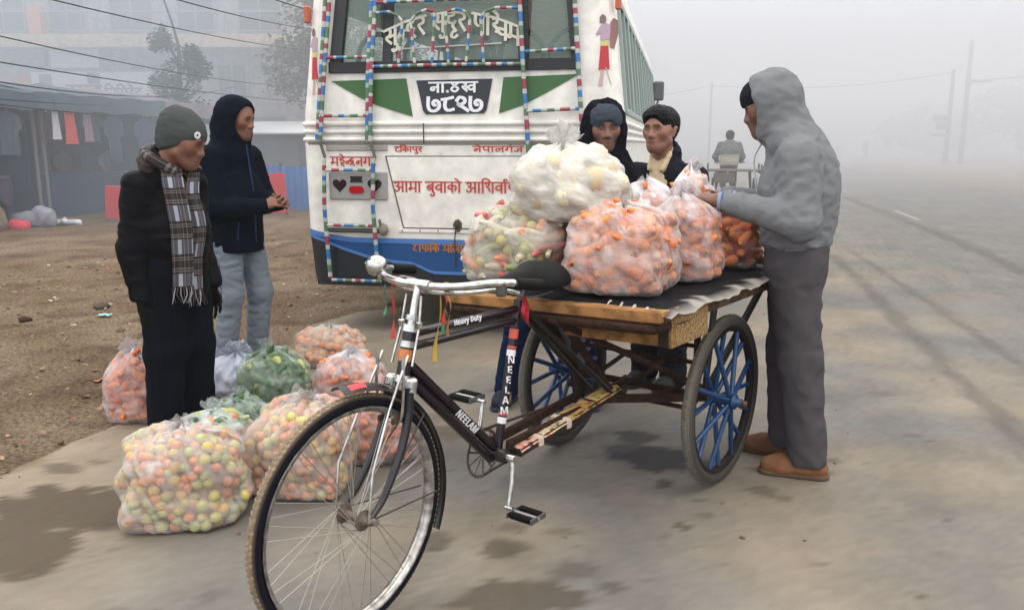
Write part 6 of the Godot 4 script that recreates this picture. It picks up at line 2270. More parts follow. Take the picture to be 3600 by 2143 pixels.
	var core: Color = spec.get("core", Color(0.42, 0.15, 0.06))
	var g := []
	var cols := []
	for i in 11:
		var row := []
		var cr := []
		for j in 28:
			var p: Vector3 = skin.call(TAU * j / 28.0, lerpf(1.0, NP * (fill + 0.02), i / 10.0), 0.034) if i < 10 else Vector3(0, sz.y * fill * 0.9, 0) + Vector3(lean.x, 0, lean.y) * fill * sz.y
			p += Vector3(n_small.get_noise_3dv(p), n_small.get_noise_3dv(p + Vector3.ONE), n_small.get_noise_3dv(p - Vector3.ONE)) * 0.018
			row.append(p)
			cr.append(core * (1.0 + n_small.get_noise_3dv(p * 1.5) * 0.7))
		g.append(row)
		cols.append(cr)
	mb.grid(g, cols, true)
	var inner := obj("inner_vegetables", mb, vmat(0.8), root)
	inner.set_meta("kind", "stuff")
	# the film
	var alpha: float = spec.get("alpha", 0.42)
	g = []
	cols = []
	for i in NP:
		var row := []
		for j in NT: row.append(skin.call(TAU * j / NT, float(i), 0.0))
		g.append(row)
	for i in NP:
		var crow := []
		for j in NT:
			var p: Vector3 = g[i][j]
			var du: Vector3 = g[i][(j + 1) % NT] - g[i][(j + NT - 1) % NT]
			var dv: Vector3 = g[mini(i + 1, NP - 1)][j] - g[maxi(i - 1, 0)][j]
			var nn := du.cross(dv).normalized()
			if nn.dot(p - Vector3(0, sz.y * 0.4, 0)) < 0: nn = -nn
			var best := -1.0
			if i > 3 and i < NP - 6:
				for b in balls:
					var q: Vector3 = p - b[0]
					var l2 := q.length_squared()
					if l2 > 0.0036: continue
					var along: float = q.dot(nn)
					var per := l2 - along * along
					var br: float = b[1]
					if per < br * br: best = maxf(best, sqrt(br * br - per) - along)
			var push := clampf(best + 0.003, 0.0, 0.03)
			var crease := absf(nz.get_noise_3d(p.x * 5.0 + p.z * 2.0, p.y * 17.0, p.z * 5.0 - p.x * 2.0))
			var touch := clampf((best + 0.02) / 0.018, 0, 1)
			crow.append([p + nn * (push + (crease - 0.12) * 0.005 * (1.0 - touch * 0.6)), clampf(lerpf(alpha * (0.7 + crease * 1.8), alpha * spec.get("touch", 0.5), touch), 0, 0.97)])
		cols.append(crow)
	var ac := []
	for i in NP:
		var cr := []
		for j in NT:
			g[i][j] = cols[i][j][0]
			if i < 5: g[i][j].y = maxf(g[i][j].y, 0.002)
			var up := clampf((float(i) / NP - fill + 0.12) * 1.9, 0, 0.5)
			cr.append(Color(1, 1, 1, minf(cols[i][j][1] * (1.0 + up) + up * 0.55, 0.97)))
		ac.append(cr)
	mb = MB.new()
	mb.grid(g, ac, true)
	var tint: Color = spec.get("tint", Color(0.80, 0.79, 0.80))
	obj("film", mb, film_mat(1.0, tint), root)
	# gathered mouth: crumpled loose ends above the tie
	var tuft: float = spec.get("tuft", 0.07) * 0.72
	if tuft > 0.0:
		mb = MB.new()
		var top := Vector3(lean.x * sz.y, sz.y * 0.985, lean.y * sz.y)
		for k in spec.get("ears", 3):
			var aa := r.randf() * TAU
			var dir := Vector3(cos(aa) * 0.8, r.randf_range(0.55, 1.1), sin(aa) * 0.8).normalized()
			if spec.has("ear_dir") and k == 0: dir = (spec.ear_dir as Vector3).normalized()
			var side := dir.cross(Vector3(0.3, 0.2, 0.9)).normalized()
			var g2 := []
			for i in 9:
				var t := i / 8.0
				var row := []
				for j in 9:
					var u := j / 4.0 - 1.0
					var w := tuft * (0.16 + 0.62 * pow(t, 0.8)) * (1.0 - 0.25 * t * t)
					var c := top + dir * tuft * 1.25 * t
					row.append(c + side * u * w + dir.cross(side) * (sin(u * 6.0 + k) * 0.14 * tuft * t + nz.get_noise_2d(u * 3.0 + k, t * 3.0) * tuft * 0.5 * t) + Vector3(0, nz.get_noise_2d(u * 2.0, k * 9.0) * tuft * 0.3 * t, 0))
				g2.append(row)
			mb.grid(g2, Color(1, 1, 1, clampf(alpha * 0.8 + 0.08, 0, 0.9)))
		mb.tube([top - Vector3(0, 0.012, 0), top + Vector3(0, 0.01, 0)], minf(sz.x * 0.09, 0.018), 10, Color(1, 1, 1, 0.95))
		obj("knot", mb, film_mat(1.0, tint), root)
	return root

func build_bags() -> void:
	film_bump = ntex(71, 0.03, 5, 0.0, 1.0, 512, FastNoiseLite.TYPE_SIMPLEX)
	var cart := "vegetable bags loaded on the cart"
	var grd := "vegetable bags standing on the ground"
	var orange := Color(0.46, 0.15, 0.055)
	var on := func(fw: float, sd: float) -> Vector3: return trike_world(fw, sd, 0.858 + sd * 0.034)
	# on the cart
	bag("vegetable_bag", "big clear bag of carrots at the front edge of the cart", cart, on.call(-1.195, 0.165), -0.55, Vector3(0.19, 0.315, 0.175), {"seed": 1, "boxy": 1.0, "kinds": ["carrot"], "n": 162, "fill": 0.74, "core": orange, "alpha": 0.44, "tint": Color(0.64, 0.60, 0.60), "tuft": 0.055, "square": 3.4, "lean": Vector2(0.0, -0.06)})
	bag("vegetable_bag", "bag of mixed radishes and greens behind the saddle on cart", cart, on.call(-1.235, -0.325), -0.4, Vector3(0.205, 0.31, 0.17), {"seed": 2, "boxy": 0.5, "kinds": ["radish", "radish", "radish", "radish", "tomato"], "n": 141, "fill": 0.72, "core": Color(0.28, 0.25, 0.16), "alpha": 0.44, "tint": Color(0.62, 0.59, 0.56), "tuft": 0.0, "square": 2.8})
	bag("vegetable_bag", "milky white bag of cauliflower lying on top of the load", cart, trike_world(-1.36, -0.15, 1.098), -0.35, Vector3(0.245, 0.30, 0.2), {"seed": 3, "kinds": ["cauliflower"], "n": 45, "fill": 0.70, "core": Color(0.52, 0.46, 0.33), "alpha": 0.72, "touch": 0.9, "tint": Color(0.66, 0.655, 0.63), "tuft": 0.10, "square": 2.3, "pleat_from": 0.25, "lean": Vector2(-0.12, 0.1), "ears": 4})
	bag("vegetable_bag", "narrow bag of carrots with a grey tied mouth, second on cart", cart, on.call(-1.60, 0.245), -0.5, Vector3(0.13, 0.335, 0.15), {"seed": 4, "boxy": 0.5, "kinds": ["carrot"], "n": 113, "fill": 0.64, "core": orange, "alpha": 0.44, "tint": Color(0.60, 0.57, 0.60), "tuft": 0.07, "lean": Vector2(-0.1, 0.0), "ears": 3})
	bag("vegetable_bag", "clear bag of deep orange carrots beside the grey hooded man", cart, on.call(-2.06, 0.265), -0.5, Vector3(0.135, 0.30, 0.13), {"seed": 5, "kinds": ["carrot"], "n": 113, "fill": 0.8, "core": Color(0.36, 0.08, 0.03), "alpha": 0.10, "tint": Color(0.7, 0.68, 0.7), "tuft": 0.06, "lean": Vector2(-0.3, 0.0), "variants": [0, 1]})
	bag("vegetable_bag", "white bag with carrots in front of the man with collar", cart, on.call(-1.88, -0.10), -0.3, Vector3(0.16, 0.375, 0.16), {"seed": 6, "kinds": ["carrot"], "n": 108, "fill": 0.70, "core": orange, "alpha": 0.6, "tint": Color(0.70, 0.69, 0.73), "tuft": 0.04, "lean": Vector2(0.0, 0.0)})
	bag("vegetable_bag", "pinkish white bag at the far back of the cart load", cart, on.call(-1.99, 0.12), -0.3, Vector3(0.11, 0.43, 0.11), {"seed": 7, "kinds": ["carrot"], "n": 81, "fill": 0.7, "core": orange, "alpha": 0.75, "touch": 0.7, "tint": Color(0.80, 0.76, 0.79), "tuft": 0.06, "lean": Vector2(-0.1, 0.1)})
	# on the ground
	bag("vegetable_bag", "large clear bag of green and orange tomatoes, nearest on the ground", grd, Vector3(-1.235, 0.004, -2.99), 0.25, Vector3(0.215, 0.355, 0.17), {"seed": 8, "boxy": 0.9, "kinds": ["tomato"], "n": 290, "fill": 0.70, "core": Color(0.36, 0.22, 0.13), "alpha": 0.50, "tint": Color(0.62, 0.585, 0.58), "tuft": 0.06, "square": 3.6, "ears": 4})
	bag("vegetable_bag", "large bag of tomatoes half behind the front wheel", grd, Vector3(-0.88, 0.004, -3.27), -0.1, Vector3(0.215, 0.375, 0.17), {"seed": 9, "boxy": 0.7, "kinds": ["tomato"], "n": 290, "fill": 0.72, "core": Color(0.36, 0.20, 0.11), "alpha": 0.50, "tint": Color(0.64, 0.61, 0.60), "tuft": 0.085, "square": 3.4, "variants": [0, 1, 0, 4, 2], "lean": Vector2(0.12, 0.0)})
	var torn: Node3D = get_node("vegetable_bag_008")
	for q in [Vector3(0.02, 0.335, 0.10), Vector3(0.068, 0.325, 0.115)]:
		var o := MeshInstance3D.new()
		o.mesh = veg("tomato", 3)[0]
		o.position = q
		o.material_override = vmat(0.5)
		o.name = "tomato"
		torn.add_child(o, true)
	bag("vegetable_bag", "bag of red orange carrots seen through the front wheel spokes", grd, Vector3(-0.585, 0.004, -3.62), 0.2, Vector3(0.165, 0.30, 0.14), {"seed": 10, "kinds": ["carrot"], "n": 128, "fill": 0.8, "core": Color(0.45, 0.10, 0.04), "alpha": 0.42, "tint": Color(0.62, 0.59, 0.60), "tuft": 0.05, "variants": [0, 1]})
	bag("vegetable_bag", "bag of carrots with a white top behind the mudguard", grd, Vector3(-0.87, 0.004, -4.36), 0.1, Vector3(0.20, 0.30, 0.16), {"seed": 11, "kinds": ["carrot"], "n": 135, "fill": 0.68, "core": Color(0.45, 0.12, 0.05), "alpha": 0.42, "tint": Color(0.62, 0.63, 0.69), "tuft": 0.07})
	bag("vegetable_bag", "bag of green gourds with yellow ends before the grey jeans", grd, Vector3(-1.245, 0.004, -4.22), 0.0, Vector3(0.19, 0.345, 0.17), {"seed": 12, "boxy": 0.4, "kinds": ["gourd"], "n": 162, "fill": 0.86, "sag": 0.0, "core": Color(0.045, 0.085, 0.04), "alpha": 0.34, "tint": Color(0.44, 0.54, 0.48), "tuft": 0.09, "ears": 2, "ear_dir": Vector3(-0.5, 1.0, 0.1), "square": 2.4})
	bag("vegetable_bag", "low clear bag of potatoes farthest back on the ground", grd, Vector3(-1.175, 0.004, -5.28), 0.0, Vector3(0.225, 0.245, 0.17), {"seed": 13, "kinds": ["potato"], "n": 108, "fill": 0.66, "core": Color(0.30, 0.16, 0.08), "alpha": 0.42, "tint": Color(0.60, 0.57, 0.53), "tuft": 0.05, "square": 2.6})
	bag("vegetable_bag", "crumpled blue grey bag right of the dark trousers", grd, Vector3(-1.50, 0.004, -4.42), 0.0, Vector3(0.175, 0.275, 0.15), {"seed": 14, "kinds": ["potato"], "n": 32, "fill": 0.6, "core": Color(0.25, 0.27, 0.33), "alpha": 0.9, "touch": 0.95, "tint": Color(0.42, 0.47, 0.58), "tuft": 0.09, "ears": 4, "sag": 0.16})
	bag("vegetable_bag", "tall bag of carrots at the left of the dark trousers", grd, Vector3(-1.93, 0.004, -4.16), 0.0, Vector3(0.145, 0.36, 0.13), {"seed": 15, "boxy": 0.6, "kinds": ["carrot"], "n": 128, "fill": 0.72, "core": Color(0.50, 0.11, 0.04), "alpha": 0.42, "tint": Color(0.62, 0.57, 0.61), "tuft": 0.085, "square": 3.0})
	bag("vegetable_bag", "small pale green bag between the two tomato bags", grd, Vector3(-1.36, 0.004, -3.62), 0.2, Vector3(0.17, 0.215, 0.12), {"seed": 16, "kinds": ["gourd", "radish"], "n": 67, "fill": 0.7, "core": Color(0.20, 0.26, 0.18), "alpha": 0.5, "tint": Color(0.60, 0.70, 0.68), "tuft": 0.07})
	bag("vegetable_bag", "limp grey green bag below the gourds, behind a tomato bag", grd, Vector3(-1.33, 0.004, -3.92), 0.6, Vector3(0.14, 0.19, 0.11), {"seed": 17, "kinds": ["gourd"], "n": 54, "fill": 0.75, "core": Color(0.08, 0.12, 0.08), "alpha": 0.44, "tint": Color(0.45, 0.55, 0.52), "tuft": 0.06})

# ---------------------------------------------------------------- people. Local axes: -z ahead, +x the person's right, y up
var n_fold: FastNoiseLite
var n_skin: FastNoiseLite

func V(x: float, y: float, z: float) -> Vector3:
	return Vector3(x, y, z)

# head about its own centre (half-way up), face towards -z
func head_into(mb: MB, xf: Transform3D, skin: Color, o := {}) -> void:
	var s := Sdf.new()
	var w: float = o.get("wide", 1.0)
	s.cap(V(0, 0.036, 0.028), V(0, 0.04, -0.022), 0.078, 0.074, 0.02)
	s.cap(V(0, 0.0, -0.03), V(0, -0.07, -0.046), 0.062, 0.042, 0.03, Vector3.RIGHT, 1.06 * w)
	for x in [-1, 1]:
		s.cap(V(0.05 * x * w, -0.05, -0.012), V(0.018 * x, -0.096, -0.062), 0.022, 0.019, 0.03)
		s.ball(V(0.044 * x * w, -0.012, -0.060), 0.021, 0.04)
	s.cap(V(-0.034, 0.027, -0.079), V(0.034, 0.027, -0.079), 0.0135, 0.0135, 0.02)
	s.cap(V(0, 0.014, -0.088), V(0, -0.026, -0.106), 0.0085, 0.0125, 0.012)
	for x in [-1, 1]: s.ball(V(0.0115 * x, -0.03, -0.097), 0.009, 0.01)
	s.cap(V(0.0, -0.052, -0.091), V(-0.019, -0.0565, -0.083), 0.0078, 0.006, 0.014)
	s.cap(V(0.0, -0.052, -0.091), V(0.019, -0.0565, -0.083), 0.0078, 0.006, 0.014)
	s.cap(V(-0.012, -0.0645, -0.087), V(0.012, -0.0645, -0.087), 0.0078, 0.0078, 0.01)
	s.cap(V(0.0, -0.052, -0.07), V(0.0, -0.07, -0.068), 0.026, 0.026, 0.03)
	s.ball(V(0, -0.094, -0.076), 0.019, 0.025)
	for x in ([-1, 1] if o.get("ears", true) else []):
		s.cap(V(0.079 * x, 0.018, 0.018), V(0.074 * x, -0.024, 0.008), 0.0125, 0.009, 0.008)
	s.cap(V(0, -0.05, 0.022), V(0, -0.19, 0.05), 0.055, 0.058, 0.03)
	for x in [-1, 1]:
		s.cut(V(0.031 * x, 0.008, -0.106), V(0.035 * x, 0.008, -0.104), 0.0165, 0.0165, 0.014)
	var lip := skin.lerp(Color(0.22, 0.06, 0.05), 0.5)
	var beard: float = o.get("beard", 0.25)
	var paint := func(p: Vector3, _n: Vector3) -> Color:
		var c := skin * (1.0 + 0.10 * n_skin.get_noise_3dv(p * 40.0))
		var ax := absf(p.x)
		if p.z < -0.02 and p.y < -0.028: c = c.lerp(Color(0.05, 0.035, 0.03), beard * clampf((-0.028 - p.y) / 0.02, 0, 1))
		if p.z < -0.08 and ax < 0.028 and p.y < -0.036 and p.y > -0.047: c = c.lerp(Color(0.025, 0.02, 0.018), o.get("moustache", 0.4))
		if p.z < -0.082 and ax < 0.023 and p.y <= -0.047 and p.y > -0.072: c = c.lerp(lip * (0.45 if absf(p.y + 0.0585 + ax * ax * 8.0) < 0.0024 else 1.0), 0.85)
		if p.z < -0.06 and ax > 0.011 and ax < 0.048 and absf(p.y - 0.030 + (ax - 0.03) * (ax - 0.03) * 8.0) < 0.0045: c = c.lerp(Color(0.018, 0.013, 0.011), 0.8)
		if p.z < -0.055 and ax > 0.012 and ax < 0.052 and absf(p.y - 0.008) < 0.014: c = c.lerp(skin * 0.55, 0.6)
		return c
	s.mesh_into(mb, 0.0042, paint, xf)
	# eyes with lids
	for x in [-1, 1]:
		var e := MB.new()
		var c := V(0.031 * x, 0.007, -0.0795)
		e.ellipsoid(Transform3D(Basis(Vector3.RIGHT, PI / 2), c), Vector3(0.0112, 0.0105, 0.0105), 14, 10)
		var look: Vector3 = o.get("look", Vector3(0, 0, -1))
		for i in e.v.size():
			var d := (e.v[i] - c).normalized()
			var k := d.dot(look.normalized())
			var col := Color(0.22, 0.20, 0.185)
			if k > 0.74: col = Color(0.02, 0.013, 0.01)
			if d.y > 0.10 or d.y < -0.26: col = skin * 0.6
			mb.vert(xf * e.v[i], (xf.basis * e.n[i]).normalized(), col)
		var b := mb.v.size() - e.v.size()
		for i in e.ix: mb.ix.append(b + i)

# hand: wrist at origin, fingers towards -z, palm down (-y); side +1 right hand, -1 left. curl: radians per joint
func hand_into(mb: MB, xf: Transform3D, side: float, curl: float, skin: Color, spread := 1.0) -> void:
	var s := Sdf.new()
	s.cap(V(0, 0, 0.02), V(0, 0, -0.02), 0.024, 0.026, 0.01, Vector3.RIGHT, 1.15)
	s.cap(V(-0.022, 0, -0.04), V(-0.024, 0.002, -0.082), 0.0155, 0.0135, 0.016)
	s.cap(V(0.020, 0, -0.04), V(0.024, -0.001, -0.078), 0.0155, 0.0125, 0.016)
	s.cap(V(0, 0.001, -0.03), V(0, 0.003, -0.084), 0.019, 0.0135, 0.016)
	var len := [0.030, 0.034, 0.032, 0.025]
	for i in 4:
		var x := (-0.031 + 0.0205 * i) * -side
		var p := V(x, 0.003, -0.083 + 0.006 * absf(i - 1.2))
		var a := curl * 0.8
		var fan := (i - 1.5) * 0.10 * spread * -side
		for k in 3:
			var l: float = len[i] * [1.25, 0.85, 0.7][k]
			var d := V(sin(fan), -sin(a), -cos(a)).normalized()
			var q := p + d * l
			s.cap(p, q, [0.0092, 0.0085, 0.0078][k], [0.0085, 0.0078, 0.0066][k], 0.004)
			p = q
			a += curl
	var t := V(-0.026 * side, -0.006, -0.03)
	var ta := [V(-0.62 * side, -0.35, -0.7), V(-0.30 * side, -0.45, -0.84), V(0.0, -0.5, -0.86)]
	for k in 3:
		var q: Vector3 = t + (ta[k] as Vector3).normalized() * [0.036, 0.030, 0.024][k]
		s.cap(t, q, [0.0135, 0.0105, 0.0095][k], [0.0108, 0.0095, 0.0075][k], 0.008)
		t = q
	s.mesh_into(mb, 0.0042, func(p: Vector3, _n: Vector3) -> Color: return (skin * (0.8 if p.y < -0.012 else 1.0)) * (1.0 + 0.12 * n_skin.get_noise_3dv(p * 60.0)), xf)

func bone_xf(at: Vector3, towards: Vector3, up := Vector3.UP) -> Transform3D:
	var z := -(towards - at).normalized()
	var x := up.cross(z).normalized()
	return Transform3D(Basis(x, z.cross(x), z), at)

# the unclothed figure under everything: trunk, arms and legs in one surface
func frame_into(mb: MB, j: Dictionary, skin: Color) -> void:
	var s := Sdf.new()
	s.cap(j.pelvis, j.chest, 0.085, 0.10, 0.05, Vector3.RIGHT, 1.25)
	s.cap(j.chest, j.neck, 0.09, 0.05, 0.05, Vector3.RIGHT, 1.2)
	for k in ["l", "r"]:
		s.cap(j[k + "_shoulder"], j[k + "_elbow"], 0.045, 0.036, 0.03)
		s.cap(j[k + "_elbow"], j[k + "_wrist"], 0.036, 0.025, 0.02)
		s.cap(j[k + "_hip"], j[k + "_knee"], 0.07, 0.05, 0.04)
		s.cap(j[k + "_knee"], j[k + "_ankle"], 0.05, 0.034, 0.02)
		s.cap(j[k + "_ankle"], j[k + "_ankle"] + V(0, -0.045, -0.13), 0.03, 0.022, 0.02)
	s.mesh_into(mb, 0.016, func(_p, _n): return skin)

func wear(parent: Node3D, called: String, s: Sdf, cell: float, m: Material, fold := 0.010, scale := Vector3(9, 15, 9), paint = null) -> MeshInstance3D:
	s.fold = n_fold
	s.fold_amp = fold
	s.fold_scale = scale
	s.fine = n_skin
	s.fine_amp = 0.0012
	var mb := MB.new()
	s.mesh_into(mb, cell, paint)
	return obj(called, mb, m, parent)

func trousers(j: Dictionary, r: Array, waist: float, hem: float, kk := 0.05) -> Sdf:
	var s := Sdf.new()
	s.cap(j.pelvis + V(0, 0.06, 0), j.pelvis - V(0, 0.03, 0), r[0], r[0], 0.04, Vector3.RIGHT, 1.3)
	for k in ["l", "r"]:
		s.cap(j[k + "_hip"], j[k + "_knee"], r[1], r[2], kk)
		s.cap(j[k + "_knee"], j[k + "_ankle"], r[2], r[3], 0.03)
	s.plane(V(0, waist, 0), V(0, 1, 0))
	s.plane(V(0, hem, 0), V(0, -1, 0))
	return s

func shoe(parent: Node3D, ankle: Vector3, toe_dir: Vector3, col: Color, sole: Color, bulk := 1.0) -> void:
	var d := Vector3(toe_dir.x, 0, toe_dir.z).normalized()
	var sd := d.cross(Vector3.UP)
	var g := Vector3(ankle.x, 0, ankle.z)
	var s := Sdf.new()
	s.cap(g - d * 0.045 + V(0, 0.045, 0), g + d * 0.10 + V(0, 0.042, 0), 0.042 * bulk, 0.044 * bulk, 0.02)
	s.cap(g + d * 0.10 + V(0, 0.04, 0), g + d * 0.155 + V(0, 0.036, 0), 0.044 * bulk, 0.036 * bulk, 0.03)
	s.cap(g + V(0, 0.05, 0), g + V(0, 0.11, 0), 0.046 * bulk, 0.044 * bulk, 0.02)
	s.plane(V(0, 0.012, 0), V(0, -1, 0), 0.006)
	s.plane(V(0, 0.115, 0), V(0, 1, 0), 0.004)
	var o := wear(parent, "shoe", s, 0.008, vmat(0.6), 0.003, Vector3(18, 25, 18), func(p: Vector3, _n: Vector3) -> Color: return col * (1.0 + 0.45 * n_skin.get_noise_3dv(p * 9.0)))
	s = Sdf.new()
	s.cap(g - d * 0.05 + V(0, 0.02, 0), g + d * 0.155 + V(0, 0.02, 0), 0.046 * bulk, 0.045 * bulk, 0.01)
	s.plane(V(0, 0.022, 0), V(0, 1, 0), 0.004)
	s.plane(V(0, 0.0, 0), V(0, -1, 0), 0.004)
	wear(o, "sole", s, 0.009, mat(sole.r, sole.g, sole.b, 0.9), 0.0)

func person(called_label: String, at: Vector3, turn: float, group := "") -> Node3D:
	return thing("person", called_label, "person", at, deg_to_rad(turn), group)

func build_people() -> void:
	n_fold = noise(81, 1.0, 2)
	n_skin = noise(82, 1.0, 2)
	var knit := ntex(83, 0.25, 2, 0.78, 1.1, 256)
	var denim := ntex(84, 0.06, 5, 0.70, 1.15, 256)
	grey_hood_man(knit)
	scarf_man(knit, denim)
	navy_hood_man(knit, denim)
	shawl_person(knit)
	collar_man(knit)
	far_rickshaw()

func grey_hood_man(knit: Texture2D) -> void:
	var heather := ntex(85, 0.30, 5, 0.55, 1.35, 256)
	var p := person("man in grey hooded sweatshirt and brown shoes leaning over the cart", Vector3(1.24, 0, -3.5), 72.0)
	var skin := Color(0.135, 0.060, 0.038)
	var j := {"pelvis": V(0, 0.93, -0.04), "chest": V(0, 1.28, -0.06), "neck": V(0, 1.43, -0.09), "l_shoulder": V(-0.185, 1.355, -0.06), "r_shoulder": V(0.185, 1.355, -0.06), "l_elbow": V(-0.245, 1.10, -0.035), "r_elbow": V(0.22, 1.11, -0.10), "l_wrist": V(-0.205, 1.168, -0.345), "r_wrist": V(0.08, 1.17, -0.37), "l_hip": V(-0.085, 0.90, -0.045), "r_hip": V(0.085, 0.90, -0.045), "l_knee": V(-0.095, 0.50, 0.0), "r_knee": V(0.11, 0.50, -0.05), "l_ankle": V(-0.10, 0.09, 0.055), "r_ankle": V(0.135, 0.09, -0.03)}
	var body := MB.new()
	frame_into(body, j, skin)
	var hx := Transform3D(Basis(Vector3.RIGHT, -0.30) * Basis(Vector3.UP, -0.05), V(0, 1.552, -0.178))
	head_into(body, hx, skin, {"ears": false, "beard": 0.4, "look": Vector3(0, -0.4, -1)})
	hand_into(body, bone_xf(j.l_wrist, V(-0.165, 1.20, -0.47), V(-0.35, 1, 0)), -1, 0.75, skin)
	hand_into(body, bone_xf(j.r_wrist, V(0.0, 1.20, -0.47), V(0.35, 1, 0)), 1, 0.7, skin)
	obj("body", body, vmat(0.55), p)
	var tr := trousers(j, [0.128, 0.108, 0.088, 0.080], 1.04, 0.055)
	wear(p, "trousers", tr, 0.010, tmat(0.072, 0.068, 0.075, 0.9, knit, 0.16), 0.009, Vector3(6, 6, 6))
	var s := Sdf.new()
	s.cap(V(0, 1.02, -0.045), V(0, 1.22, -0.055), 0.145, 0.142, 0.05, Vector3.RIGHT, 1.3)
	s.cap(V(0, 1.22, -0.055), V(0, 1.37, -0.06), 0.142, 0.11, 0.06, Vector3.RIGHT, 1.45)
	s.cap(V(0, 1.30, -0.0), V(0, 1.12, 0.005), 0.10, 0.10, 0.06, Vector3.RIGHT, 1.3)
	for k in ["l", "r"]:
		s.cap(j[k + "_shoulder"] + V(0, -0.01, 0), j[k + "_elbow"], 0.084, 0.074, 0.05)
		s.cap(j[k + "_elbow"], j[k + "_wrist"] + V(0, 0, 0.035), 0.074, 0.050, 0.03)
	# hood
	s.cap(V(0, 1.575, -0.165), V(0, 1.50, -0.145), 0.117, 0.112, 0.04)
	s.cap(V(0, 1.625, -0.165), V(0, 1.60, -0.205), 0.070, 0.086, 0.06)
	s.cap(V(0, 1.47, -0.115), V(0, 1.395, -0.075), 0.098, 0.112, 0.035)
	s.cap(V(-0.07, 1.415, -0.10), V(0.07, 1.415, -0.10), 0.085, 0.085, 0.02)
	s.cut(V(0, 1.545, -0.275), V(0, 1.50, -0.46), 0.088, 0.13, 0.025, Vector3.UP, 1.25)
	s.cut(V(0, 1.45, -0.30), V(0, 1.45, -0.40), 0.05, 0.08, 0.03)
	s.plane(V(0, 0.985, 0), V(0.0, -1, 0.04))
	wear(p, "hooded_sweatshirt", s, 0.0085, tmat(0.178, 0.190, 0.202, 0.92, heather, 0.13, 0.0, knit, 0.10), 0.0065, Vector3(8, 12, 8))
	# ribbed hem, striped cuffs, cap under the hood, drawstring
	s = Sdf.new()
	s.cap(V(0, 1.015, -0.045), V(0, 0.985, -0.045), 0.141, 0.136, 0.02, Vector3.RIGHT, 1.3)
	s.plane(V(0, 1.02, 0), V(0, 1, 0)); s.plane(V(0, 0.968, 0), V(0, -1, 0))
	wear(p, "hem_band", s, 0.010, tmat(0.168, 0.178, 0.19, 0.92, heather, 0.08), 0.004, Vector3(40, 3, 40))
	for k in ["l", "r"]:
		var a: Vector3 = j[k + "_wrist"] + V(0, 0, 0.055)
		var b: Vector3 = j[k + "_wrist"] + V(0.004, 0.002, -0.012)
		var pts := []
		var rr := []
		var cc := []
		for i in 13:
			var t := i / 12.0
			pts.append(a.lerp(b, t))
			rr.append(0.047 - 0.008 * t + 0.0012 * (i % 2))
			cc.append(Color(0.07, 0.10, 0.19) if (i / 2) % 3 == 1 else Color(0.21, 0.25, 0.31))
		var mb := MB.new()
		mb.tube(pts, rr, 16, cc)
		obj("cuff", mb, vmat(0.9), p)
	s = Sdf.new()
	s.cap(hx * V(0, 0.045, 0.028), hx * V(0, 0.05, -0.03), 0.088, 0.083, 0.02)
	s.plane(hx * V(0, 0.026, -0.08), hx.basis * V(0, -1, 0.1))
	wear(p, "cap", s, 0.007, mat(0.006, 0.0065, 0.013, 0.85), 0.003)
	for x in [0.035]:
		var mb := MB.new()
		mb.tube(smooth_path([V(x, 1.405, -0.205), V(x * 1.1, 1.34, -0.235), V(x, 1.26, -0.225), V(x * 1.2, 1.20, -0.215)], 4), 0.0045, 6, Color(0.03, 0.03, 0.04) if x < 0 else Color(0.5, 0.5, 0.5))
		obj("drawstring", mb, vmat(0.8), p)
	var pm := MB.new()
	pm.ellipsoid(Transform3D(Basis.IDENTITY, V(-0.178, 0.83, -0.075)), Vector3(0.006, 0.035, 0.012), 8, 6, Color(0.16, 0.015, 0.02))
	obj("pocket_lining", pm, vmat(0.8), p)
	shoe(p, j.l_ankle, V(0.0, 0, -1), Color(0.20, 0.092, 0.045), Color(0.10, 0.065, 0.045), 1.05)
	shoe(p, j.r_ankle, V(0.1, 0, -1), Color(0.12, 0.052, 0.032), Color(0.06, 0.04, 0.03), 1.05)

func plaid() -> ImageTexture:
	var im := Image.create(128, 512, false, Image.FORMAT_RGB8)
	for y in 512:
		for x in 128:
			var u := fposmod(x / 128.0 * 1.5, 1.0)
			var v := fposmod(y / 512.0 * 4.0, 1.0)
			var c := Color(0.10, 0.075, 0.07)
			if v > 0.5 and v < 0.95: c = c.lerp(Color(0.30, 0.30, 0.34), 0.75)
			if u > 0.4 and u < 0.68: c = c.lerp(Color(0.66, 0.69, 0.76), 0.7 if v > 0.5 and v < 0.95 else 0.12)
			for l in [0.05, 0.12, 0.36, 0.43]:
				if absf(v - l) < 0.018: c = c.lerp(Color(0.60, 0.58, 0.58), 0.45)
			for l in [0.12, 0.85]:
				if absf(u - l) < 0.02: c = c.lerp(Color(0.55, 0.54, 0.55), 0.5)
			c *= 0.92 + 0.16 * (((x * 7 + y * 13) % 5) / 5.0)
			im.set_pixel(x, y, c)
	return ImageTexture.create_from_image(im)

